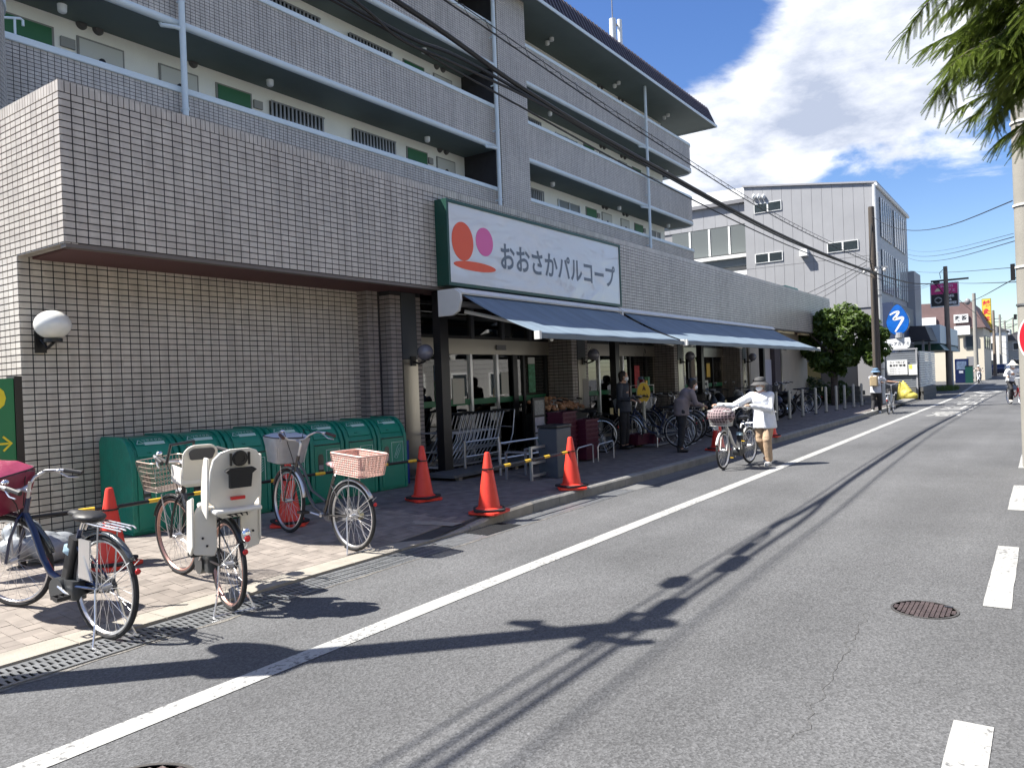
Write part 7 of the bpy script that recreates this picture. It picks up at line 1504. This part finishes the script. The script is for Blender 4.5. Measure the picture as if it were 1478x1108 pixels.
o = smooth_build(b, 'yellow_tarpaulin', mat('yellow_tarp', (0.45, 0.38, 0.07), 0.55, var=0.2, vscale=5, bump=1.0, bscale=7), None, 0.03, 2); tag(o, 'crumpled yellow tarpaulin draped in front of the louvred shed', 'tarpaulin')
bw = thing('block_wall', 'low dark block wall at the corner beside the shed', 'wall', (40.2, 4.72, 0))
for r_ in range(3):
    for k in range(12): MB().box((k*0.42+(r_ % 2)*0.2, 0, r_*0.2), (k*0.42+(r_ % 2)*0.2+0.405, 0.12, r_*0.2+0.19)).build('block', M_concd, bw)
b = MB(); b.box((33.4, 5.0, 0.0), (40, 5.5, 0.09)); struct('kerb_island', b, M_conc)
# grass tuft
def grass(name, cx2, cy2, rx_, ry_, n, h, lb):
    b = MB(); rr = random.Random(6)
    for i in range(n):
        a = rr.random()*2*pi; q = sqrt(rr.random()); x = cx2+q*rx_*cos(a); y = cy2+q*ry_*sin(a); hh = h*(0.5+rr.random()*0.7); t = rr.random()*pi; w = 0.02; dx, dy = cos(t)*w, sin(t)*w; lx, ly = (rr.random()-0.5)*hh, (rr.random()-0.5)*hh
        b.add([(x-dx, y-dy, 0), (x+dx, y+dy, 0), (x+lx, y+ly, hh)], [(0, 1, 2)])
    o = b.build(name, leaf_mat('grass_green_'+name, (0.05, 0.10, 0.015), (0.14, 0.20, 0.04)), None); o['kind'] = 'stuff'; o['label'] = lb; return o
grass('grass', 55.5, 5.15, 2.4, 0.6, 900, 0.30, 'tuft of weeds at the foot of the wooden pole')
# carport with canopy and van
cpo = thing('carport', 'blue white canopy with green awning over the parked van', 'canopy', (56, 5.6, 0)); b = MB(); b.box((56, 5.5, 3.0), (68, 9.6, 4.2)); b.build('fascia', mat('ice_blue_fascia', (0.42, 0.50, 0.55), 0.5), cpo, world=True); b = MB(); b.prism([(5.3,2.55),(9.2,2.55),(9.2,2.98),(5.6,2.98)], lambda a, c, d: (d, a, c), 56.2, 67); b.build('green_awning', M_gdark, cpo, world=True)
MB().box((57.5, 9.3, 0.02), (68, 9.5, 2.5)).build('back_wall', M_gry, cpo, world=True)
for x, y in ((56.3, 9.0), (66, 5.7)): MB().box((x, y, 0.012), (x+0.15, y+0.15, 2.54)).build('post', M_white, cpo, world=True)
dr = thing('dark_roof_shed', 'dark slatted roof behind the lettered plate', 'roof', (52, 5.9, 0)); b = MB(); b.prism([(5.6,3.1),(8.6,3.3),(8.6,4.1),(5.9,4.0)], lambda a, c, d: (d, a, c), 52, 55.5); b.build('roof', mat('charcoal_roof', (0.03, 0.03, 0.035), 0.6), dr, world=True)
for x in (52.2, 55.2): MB().box((x, 6.0, 0.012), (x+0.12, 6.12, 3.1)).build('post', M_gry, dr, world=True)
vn = thing('parked_van', 'small white boxy van parked under the blue white canopy', 'van', (60.0, 6.6, 0.012))
prof = [(0.0,0.30),(0.0,0.95),(0.12,1.05),(0.55,1.82),(3.1,1.86),(3.2,1.0),(3.2,0.30)]
b = MB(); b.prism(prof, lambda a, c, d: (a-1.6, d, c), 0, 1.42); b.build('body', M_white, vn, bevel=0.06)
b = MB(); b.prism([(-0.004,0),(0.0,0),(0.0,0.0)], lambda a, c, d: (a, d, c), 0, 0.001)
b = MB(); b.add([(-1.49,0.12,1.08),(-1.49,1.30,1.08),(-1.08,1.25,1.78),(-1.08,0.17,1.78)], [(0,1,2,3)]); b.build('windscreen', M_glassd, vn); 
for y in (-0.004, 1.424): b = MB(); b.add([(-1.2,y,1.15),(-0.2,y,1.15),(-0.2,y,1.65),(-0.92,y,1.65)], [(0,1,2,3)]); b.add([(-0.1,y,1.15),(1.2,y,1.15),(1.2,y,1.65),(-0.1,y,1.65)], [(0,1,2,3)]); b.build('side_window', M_glassd, vn)
for x in (-1.1, 1.1):
    for y in (0.02, 1.40): b = MB(); b.cyl((x, y-0.07, 0.28), (x, y+0.07, 0.28), 0.28, n=18); b.build('wheel', M_rub, vn)
for y in (0.2, 1.22): b = MB(); b.sph((-1.6, y, 0.75), (0.04, 0.13, 0.09), 10, 7); b.build('headlight', M_chrome, vn)
MB().box((-1.615, 0.5, 0.42), (-1.602, 0.92, 0.56)).build('number_plate', M_white, vn)
# pink and black sign
cs = thing('cafe_sign', 'square pink and black shop sign on a pole behind the wooden utility pole', 'sign', (62, 5.72, 0))
MB().box((0.0, -0.88, 5.70), (0.18, 0.90, 7.42)).build('casing', M_white, cs); MB().box((-0.012, -0.80, 6.62), (-0.001, 0.84, 7.34)).build('pink_face', mat('hot_pink', (0.60, 0.03, 0.20), 0.45, var=0.15, vscale=4), cs); MB().box((-0.012, -0.80, 5.78), (-0.001, 0.84, 6.615)).build('black_face', M_blkp, cs)
text('COFFEE', 0.25, M_white, cs, lambda a, c: Vector((-0.015, -a-0.35, 5.95+c)), bold=0.012, sx=0.85); text('&', 0.22, M_white, cs, lambda a, c: Vector((-0.015, -a-0.35, 6.20+c)), bold=0.01); text('CAKE', 0.22, M_white, cs, lambda a, c: Vector((-0.015, -a-0.3, 6.45+c)), bold=0.012)
text('SWEETS', 0.22, mat('pale_pink_print', (0.75, 0.45, 0.6), 0.5), cs, lambda a, c: Vector((-0.015, -a-0.15, 7.15+c)), bold=0.008); text('カフェ', 0.26, MATS['pale_pink_print'], cs, lambda a, c: Vector((-0.015, -a-0.3, 6.85+c)), bold=0.008)
b = MB(); b.prism([(0.40+0.24*cos(2*pi*i/24), 6.20+0.24*sin(2*pi*i/24)) for i in range(24)], sx_, -0.02, -0.0125); b.build('round_logo', mat('logo_grey', (0.35, 0.35, 0.35), 0.5), cs); b = MB(); b.prism([(0.63,6.2),(0.4,6.36),(0.17,6.2),(0.4,6.04)], sx_, -0.026, -0.0205); b.build('logo_diamond', M_black, cs)
b = MB(); b.prism([(0.62,6.82),(0.50,7.02),(0.38,7.04),(0.20,6.86),(0.30,6.82)], sx_, -0.02, -0.0125); b.build('cream_swirl', mat('cream_print', (0.75, 0.7, 0.45), 0.5), cs)
b = MB(); b.cyl((0.09, -0.15, 0.0), (0.09, -0.15, 5.7), 0.09, n=10); b.build('post', M_white, cs)
# cream house with brown mansard roof
ch2 = thing('brown_roof_house', 'cream two storey house with brown sloping roof behind the pink sign', 'house', (85, 4.7, 0))
MB().box((85, 4.75, 0.01), (96, 13.5, 5.0)).build('wall', mat('cream_wall', (0.55, 0.50, 0.40), 0.8, var=0.06, vscale=0.3), ch2, world=True)
b = MB(); b.prism([(4.5,5.01),(13.8,5.01),(13.5,7.75),(5.6,7.5)], lambda a, c, d: (d, a, c), 84.6, 96.3); rf_ = b.build('roof', mat('brown_roof', (0.17, 0.11, 0.105), 0.8, var=0.15, vscale=1), ch2, world=True)
b = MB()
for y in (5.5, 6.8, 8.1, 9.4): 
    f_ = MB().box((84.93, y, 3.0), (84.99, y+0.75, 4.3)).build('window', M_gry, ch2, world=True); MB().box((84.90, y+0.07, 3.07), (84.925, y+0.68, 4.23)).build('pane', M_glassd, f_, world=True)
f_ = MB().box((84.93, 5.4, 0.3), (84.99, 6.2, 2.3)).build('door', M_gry, ch2, world=True)
for (y0, z0, w, h, tx) in ((8.6, 5.5, 1.5, 0.75, ''), (5.9, 5.55, 1.2, 0.8, '喫茶'), (5.8, 4.4, 1.3, 0.85, '')):
    o = MB().box((84.4, y0, z0), (84.5, y0+w, z0+h)).build('sign_board', M_white, ch2, world=True)
    if tx: text(tx, 0.5, M_blkp, o, lambda a, c, y0=y0, z0=z0, w=w, h=h: Vector((84.39-85, y0+w/2-a-4.7, z0+h/2+c)), 'lettering', bold=0.01)
x = 86
for (x0, z0) in ((86.5, 3.0), (89.5, 3.0), (92.5, 3.0)): f_ = MB().box((x0, 4.69, z0), (x0+1.6, 4.745, z0+1.3)).build('window', M_gry, ch2, world=True); MB().box((x0+0.1, 4.66, z0+0.1), (x0+1.5, 4.689, z0+1.2)).build('pane', M_glassd, f_, world=True)
# yellow vertical sign
yv = thing('yellow_vertical_sign', 'tall narrow yellow sign with red characters behind the brown roofed house', 'sign', (95, 4.95, 0)); MB().box((0, -0.42, 4.85), (0.25, 0.42, 8.42)).build('casing', mat('olive_frame', (0.25, 0.25, 0.03), 0.5), yv); MB().box((-0.02, -0.36, 4.92), (-0.001, 0.36, 8.35)).build('yellow_face', mat('bright_yellow', (0.78, 0.52, 0.06), 0.4), yv)
for k, c_ in enumerate('鍼灸荘院'): text(c_, 0.62, mat('crimson_print', (0.55, 0.02, 0.05), 0.5), yv, lambda a, c, k=k: Vector((-0.025, -a, 7.85-0.85*k+c)), bold=0.03)
b = MB(); b.cyl((0.12, 0, 0), (0.12, 0, 4.85), 0.10, n=10); b.build('post', M_gry, yv)
# vending machine, green bin, further street-side houses
vm = thing('vending_machine', 'dark navy vending machine standing before the cream house', 'vending machine', (74.3, 5.75, 0)); MB().box((0, -0.45, 0.02), (0.7, 0.55, 2.05)).build('cabinet', mat('vend_navy', (0.008, 0.015, 0.06), 0.3), vm, bevel=0.02); MB().box((-0.02, -0.3, 1.15), (-0.001, 0.42, 1.85)).build('display_window', mat('vend_window', (0.10, 0.14, 0.22), 0.2, var=0.5, vscale=9), vm); MB().box((-0.02, -0.05, 0.85), (-0.001, 0.25, 1.05)).build('white_panel', mat('vend_print', (0.4, 0.42, 0.5), 0.4), vm)
gb = thing('green_cabinet', 'small green cabinet right of the vending machine', 'cabinet', (73.5, 4.95, 0)); MB().box((0, 0, 0.02), (0.5, 0.55, 1.4)).build('body', mat('cab_green', (0.005, 0.05, 0.04), 0.4), gb); MB().box((-0.02, -0.02, 1.401), (0.52, 0.57, 1.45)).build('lid', M_black, gb)
def house(x, y, w, d, h, wm, rm, lb, roof=1.2, z=0.0):
    t = thing('house', lb, 'house', (x, y, z)); b = MB(); b.box((0, 0, 0.01), (d, w, h)); b.build('wall', wm, t)
    b = MB(); b.prism([(-0.4, h+0.01), (w+0.4, h+0.01), (w/2, h+roof)], lambda a, c, dd: (dd, a, c), -0.3, d+0.3); b.build('roof', rm, t)
    n_ = max(1, int(w/2.4))
    for fz in ([0.9, 3.6] if h > 4.5 else [0.9]):
        for k in range(n_):
            y0 = (k+0.5)*w/n_-0.6; f_ = MB().box((-0.05, y0, fz), (-0.001, y0+1.2, fz+1.2)).build('window', M_white, t); MB().box((-0.07, y0+0.08, fz+0.08), (-0.051, y0+1.12, fz+1.12)).build('pane', M_glassd, f_)
            y0 = (k+0.5)*d/n_-0.6; f_ = MB().box((y0, w+0.001, fz), (y0+1.2, w+0.05, fz+1.2)).build('window', M_white, t); MB().box((y0+0.08, w+0.051, fz+0.08), (y0+1.12, w+0.07, fz+1.12)).build('pane', M_glassd, f_)
            f_ = MB().box((y0, -0.05, fz), (y0+1.2, -0.001, fz+1.2)).build('window', M_white, t); MB().box((y0+0.08, -0.07, fz+0.08), (y0+1.12, -0.051, fz+1.12)).build('pane', M_glassd, f_)
    return t
M_w1 = mat('house_cream', (0.55, 0.49, 0.36), 0.8, var=0.08, vscale=0.4); M_w2 = mat('house_grey', (0.36, 0.36, 0.35), 0.8, var=0.1, vscale=0.4); M_w3 = mat('house_white', (0.66, 0.65, 0.61), 0.8); M_r1 = mat('slate_roof_tile', (0.08, 0.08, 0.09), 0.7, var=0.2); M_r2 = mat('red_roof_tile', (0.30, 0.13, 0.10), 0.8, var=0.2); M_pkw = mat('pink_wall', (0.45, 0.36, 0.34), 0.8)
house(99, 5.3, 6, 9, 5.5, M_pkw, M_r1, 'pinkish house just past the yellow sign'); house(112, 7.0, 6, 8, 5.8, M_w3, M_r1, 'white house with green mark beyond the pinkish house'); house(128, 7.5, 7, 9, 6, M_w2, M_r1, 'grey house far along the left of the road')
for (px_, X_, w, h, wm_, rm_, lb) in ((1462, 175, 5.0, 4.6, M_w3, M_w3, 'small white gabled house far down the road'), (1447, 200, 9, 4.2, M_w1, M_r2, 'far house with long red roof'), (1474, 190, 8, 4.0, M_w1, M_r2, 'far red roofed house at the right edge'), (1454, 225, 14, 5.5, M_w2, M_r2, 'distant grey house with red roof')):
    p = at(px_, 520, 0, X_); house(X_, p.y-w/2, w, 8, h, wm_, rm_, lb, 1.6)
da = thing('distant_flats', 'pale distant apartment slab above the far trees', 'building', (420, 13, 0)); MB().box((0, 0, 0), (20, 24, 17)).build('wall', mat('haze_grey', (0.38, 0.40, 0.42), 0.9), da)
for k in range(5):
    for j in range(8): MB().box((-0.1, 1+j*2.9, 2.5+k*2.9), (0, 2.8+j*2.9, 4+k*2.9)).build('window', M_gry, da)
MB().box((380, 4.5, 0), (396, 11.5, 13)).build('distant_block', mat('haze_grey', (0, 0, 0)), None); tag(bpy.data.objects['distant_block'], 'second distant grey block behind the far trees', 'building')
for (px_, X_, w, h, wm_, rm_, lb) in ((1431, 142, 4.0, 6.5, M_w3, M_r1, 'tall narrow white house behind the thin dark poles'), (1439, 168, 5.0, 5.0, M_pkw, M_r2, 'pink walled far house left of the red roofs'), (1469, 150, 4.5, 5.2, M_w2, M_r1, 'grey far house behind the riding cyclist'), (1457, 205, 8.0, 6.5, M_w3, M_r1, 'wide white far house above the cyclist hat')):
    p = at(px_, 520, 0, X_); house(X_, p.y-w/2, w, 8, h, wm_, rm_, lb, 1.4)
for (px_, X_, lb, mc) in ((1441, 118, 'dark car parked far down the road', M_navy), (1449, 135, 'white car parked far down the road', M_white)):
    p = at(px_, 545, 0, X_); t = thing('parked_car', lb, 'car', (X_, p.y, 0.0)); b = MB(); b.prism([(-2,0.3),(-2,0.85),(-1.2,0.95),(-0.7,1.42),(1.1,1.42),(1.7,0.95),(2,0.9),(2,0.3)], lambda a, c, d: (a, d, c), -0.8, 0.8); b.build('body', mc, t, bevel=0.08); b = MB(); b.add([(-1.17,-0.7,0.97),(-1.17,0.7,0.97),(-0.74,0.6,1.38),(-0.74,-0.6,1.38)], [(0,3,2,1)]); b.build('windscreen', M_glassd, t)
    for x in (-1.25, 1.25):
        for y in (-0.72, 0.72): b = MB(); b.cyl((x, y-0.1, 0.32), (x, y+0.1, 0.32), 0.32, n=14); b.build('wheel', M_rub, t)
# opposite side of the street (seen mirrored in the shop glass)
for i, (x, w, h, m_, lb) in enumerate(((-4, 8, 5.6, M_w1, 'cream house across the street opposite the bins'), (6, 9, 5.8, M_w1, 'cream house across the street mirrored in the entrance glass'), (17, 8, 5.2, M_w3, 'white house across the street mirrored in the far glass'), (27, 9, 6.2, M_w2, 'grey house across the street beyond the concrete pole'))):
    t = house(x, -13.5, 8.5, w, h, m_, M_r1, lb)
# ================================================================ TREES
def leaf_crown(name, m, parent, blobs, n, size, seed=1, droop=0.0):
    rr = random.Random(seed); vs = []; fs = []; W = sum(b[3]**2 for b in blobs)
    for (bx, by, bz, br) in blobs:
        k_ = int(n*br*br/W); clumps = [(rr.gauss(0, 1), rr.gauss(0, 1), rr.gauss(0, 1)) for _ in range(16)]
        for i in range(k_):
            v = Vector((rr.gauss(0, 1), rr.gauss(0, 1), rr.gauss(0, 1))).normalized(); c = Vector(clumps[rr.randrange(16)]).normalized(); v = (v*0.6+c*0.9).normalized(); q = br*(0.55+0.5*rr.random()**0.6)
            p = Vector((bx, by, bz))+Vector((v.x*q, v.y*q, v.z*q*0.85)); nrm = (v*0.6+Vector((rr.gauss(0, .6), rr.gauss(0, .6), rr.gauss(0, .6)+0.4))).normalized(); a = nrm.orthogonal().normalized(); a = Matrix.Rotation(rr.random()*6.28, 3, nrm) @ a; c2 = nrm.cross(a); s = size*(0.6+0.8*rr.random()); o = len(vs)
            vs += [p-a*s, p+c2*s*0.45+nrm*s*0.1, p+a*s, p-c2*s*0.45+nrm*s*0.1]; fs.append((o, o+1, o+2, o+3))
    me = bpy.data.meshes.new(name); me.from_pydata(vs, [], fs); me.materials.append(m); o = bpy.data.objects.new(name, me); COL.objects.link(o); o.parent = parent; return o
M_leafA = leaf_mat('broadleaf_green', (0.018, 0.045, 0.010), (0.10, 0.16, 0.022), 1.3); M_leafB = leaf_mat('far_leaf_green', (0.02, 0.045, 0.015), (0.07, 0.11, 0.03), 0.8)
M_bark = mat('bark', (0.07, 0.055, 0.045), 0.9, var=0.4, vscale=6, bump=0.8, bscale=20)
tr = thing('leafy_tree', 'leafy evergreen tree at the end of the tiled parapet', 'tree', (33.4, 7.15, 0)); b = MB()
b.tube([(0,0,0),(0.05,0.02,1.2),(0.1,-0.05,2.4),(0,-0.1,3.6)], [0.17,0.14,0.11,0.05], 10)
for (e, f2) in (((0.1,-0.05,1.6),(-0.9,-0.6,2.9)), ((0.1,0,2.0),(0.3,-1.3,3.3)), ((0.05,0,1.9),(-0.6,0.9,3.2)), ((0.1,0,2.3),(0.9,0.2,3.6))): b.tube([e, Vector(e).lerp(Vector(f2), 0.5)+Vector((0,0,0.12)), f2], [0.07,0.05,0.02], 8)
b.build('trunk', M_bark, tr, smooth=True)
leaf_crown('crown', M_leafA, tr, [(0,-0.5,3.75,0.6),(-0.3,0.1,3.6,0.55),(-0.5,-1.0,3.45,0.5),(0.3,-1.3,3.25,0.5),(0,0.6,3.3,0.6),(-0.5,-0.3,2.9,0.6),(0.2,-1.2,2.5,0.5),(0.2,0.8,2.5,0.55),(-0.3,-0.6,2.1,0.5),(0.1,-1.7,2.9,0.38),(-0.2,0.4,1.9,0.5),(0,-1.9,2.3,0.28),(-0.3,-1.55,2.0,0.35),(0.1,-0.1,1.5,0.35),(0,1.2,2.9,0.4)], 8000, 0.115, 11)
gd = thing('garden_shrub', 'dark clipped shrub in the shade behind the white posts', 'shrub', (34.6, 8.4, 0)); leaf_crown('foliage', M_leafB, gd, [(0,0,0.7,0.7),(0.4,-0.9,0.6,0.6),(0,1.0,0.7,0.7)], 3500, 0.08, 3); b = MB(); b.tube([(0,0,0),(0,0,0.7)], 0.05, 6); b.build('stem', M_bark, gd)
# dark garden wall and small roofed gate behind the tree
gw = thing('garden_wall', 'dark boundary wall behind the last white posts', 'wall', (36.6, 6.6, 0)); 
for r_ in range(4):
    for k in range(9): MB().box((0, k*0.42+(r_ % 2)*0.2, 0.012+r_*0.2), (0.14, k*0.42+(r_ % 2)*0.2+0.41, 0.012+r_*0.2+0.192)).build('block', M_concd, gw)
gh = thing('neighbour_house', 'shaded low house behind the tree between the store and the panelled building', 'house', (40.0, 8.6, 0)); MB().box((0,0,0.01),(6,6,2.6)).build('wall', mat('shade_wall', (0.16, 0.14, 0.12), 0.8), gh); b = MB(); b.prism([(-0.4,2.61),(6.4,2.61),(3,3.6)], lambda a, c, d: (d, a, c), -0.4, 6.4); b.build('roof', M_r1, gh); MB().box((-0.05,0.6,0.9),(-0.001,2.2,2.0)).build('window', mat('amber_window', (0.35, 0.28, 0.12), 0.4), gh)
for k, (px_, X_, s, lb) in enumerate(((1440, 165, 2.2, 'round green tree before the far red roofs'), (1449, 180, 1.9, 'small green tree beside the far white house'))):
    p = at(px_, 520, 0, X_); t = thing('far_tree', lb, 'tree', (X_, p.y, 0)); leaf_crown('crown', M_leafB, t, [(0,0,s*1.1,s),(0,s*0.9,s*0.9,s*0.8),(0,-s*0.9,s*0.9,s*0.7)], 2500, 0.28, 20+k); b = MB(); b.cyl((0,0,0),(0,0,s), 0.2, 0.12, 8); b.build('trunk', M_bark, t)
# wooded far hill
b = MB(); rr = random.Random(9); vs = []; NN = 60
for i in range(NN+1):
    y = -60+i*4; h = 9+5*mnoise.noise((i*0.21, 3, 0))+1.6*mnoise.noise((i*0.9, 1, 0)); 
    for (x, z) in ((330, 0), (338, h*0.55), (352, h*0.9), (370, h)): vs.append((x+rr.random()*2, y, z))
b.add(vs, [(4*i+j, 4*i+j+1, 4*i+4+j+1, 4*i+4+j) for i in range(NN) for j in range(3)]); struct('wooded_hill', b, mat('hill_green', (0.035, 0.055, 0.035), 0.95, var=0.4, vscale=0.15, bump=1.0, bscale=0.4))
# cedar at the right
M_ced = leaf_mat('cedar_green', (0.045, 0.090, 0.016), (0.21, 0.27, 0.045), 2.6, 0.45)
cdr = thing('cedar_tree', 'cedar tree whose feathery branches hang into the top right corner', 'tree', (9.6, -1.9, 0)); ORG['cedar_tree'] = (9.6, -1.9, 0)
b = MB(); b.tube([(9.6,-1.9,0),(9.6,-1.9,3),(9.6,-1.9,6),(9.6,-1.9,9.5)], [0.22,0.18,0.13,0.05], 12); b.build('trunk', M_bark, cdr, smooth=True, world=True)
rr = random.Random(12); limbs = MB(); LV = []; LF = []
def needle_cluster(p, d, ln):
    """a spray: a twig with short needle-like leaflets either side"""
    d = d.normalized(); side = d.cross(Vector((rr.gauss(0, .3), rr.gauss(0, .3), 1))).normalized(); up = side.cross(d); n_ = int(ln/0.013)
    for i in range(n_):
        t = i/n_; q = p+d*(ln*t)+Vector((0,0,-0.10*ln*t*t*2)); w = 0.034*(1-0.7*t)+0.008
        for s in (1, -1):
            tip = q+d*(w*0.95)+side*(s*w*0.62)+up*(w*0.25*rr.random()); o = len(LV); e = d*0.0042+side*(s*-0.002); LV.extend([q-e, q+e, tip+Vector((0,0,-0.006))]); LF.append((o, o+1, o+2))
            o = len(LV); u2_ = up*0.0042; LV.extend([q-u2_, q+u2_, tip]); LF.append((o, o+1, o+2))
def branch(p, d, ln, lev):
    P = [p]; dd = d.normalized(); n_ = 7
    for i in range(n_): dd = (dd+Vector((rr.gauss(0, .07), rr.gauss(0, .07), -0.055 if lev < 2 else -0.10))).normalized(); P.append(P[-1]+dd*ln/n_)
    limbs.tube(P, [max(0.003, (0.030 if lev == 0 else 0.010 if lev == 1 else 0.004)*(1-i/(n_+1))) for i in range(n_+1)], 5)
    for i in range(1, n_+1):
        dl = (P[i]-P[i-1]).normalized()
        if lev == 0:
            for s in (1, -1):
                for _ in range(2): sd = dl.cross(Vector((0,0,1))).normalized()*s; branch(P[i-1].lerp(P[i], rr.random()), dl*0.75+sd*0.8+Vector((0,0,rr.gauss(-0.12, .15))), ln*0.36*(1.15-i/n_*0.6), 1)
        elif lev == 1:
            for s in (1, -1):
                for _ in range(2): sd = dl.cross(Vector((0,0,1))).normalized()*s; needle_cluster(P[i-1].lerp(P[i], rr.random()), dl*(0.6+0.6*rr.random())+sd*(0.3+0.8*rr.random())+Vector((0,0,rr.gauss(-0.32, .28))), 0.10+0.20*rr.random())
    if lev == 1: needle_cluster(P[-1], dd, 0.22)
C0 = Vector((9.6, -1.9, 0))
targets = [(1345,-20,9.2),(1395,30,9.6),(1405,95,10.0),(1460,10,8.8),(1425,140,10.2),(1470,110,9.4),(1375,-70,9.0),(1485,170,9.8),(1440,-60,9.9),(1480,60,10.4),(1330,-90,9.9),(1365,25,9.9),(1385,75,9.5),(1450,75,9.0),(1410,-10,10.3)]
for (px_, py_, X_) in targets:
    e = at(px_, py_, 0, X_); s = Vector((9.6, -1.9, e.z+0.35)); ln = (e-s).length; branch(s, (e-s)+Vector((0, 0, 0.45)), ln*1.0, 0)
for k in range(12):
    a = pi+rr.random()*pi; z = 3.4+k*0.45; branch(Vector((9.6,-1.9,z)), Vector((cos(a), sin(a), 0.1)), 1.7, 0)
limbs.build('branch', M_bark, cdr, world=True, smooth=True)
me = bpy.data.meshes.new('foliage'); me.from_pydata([v-C0 for v in LV], [], LF); me.materials.append(M_ced); o = bpy.data.objects.new('foliage', me); COL.objects.link(o); o.parent = cdr; o['kind'] = 'stuff'
print('cedar tris', len(LF))
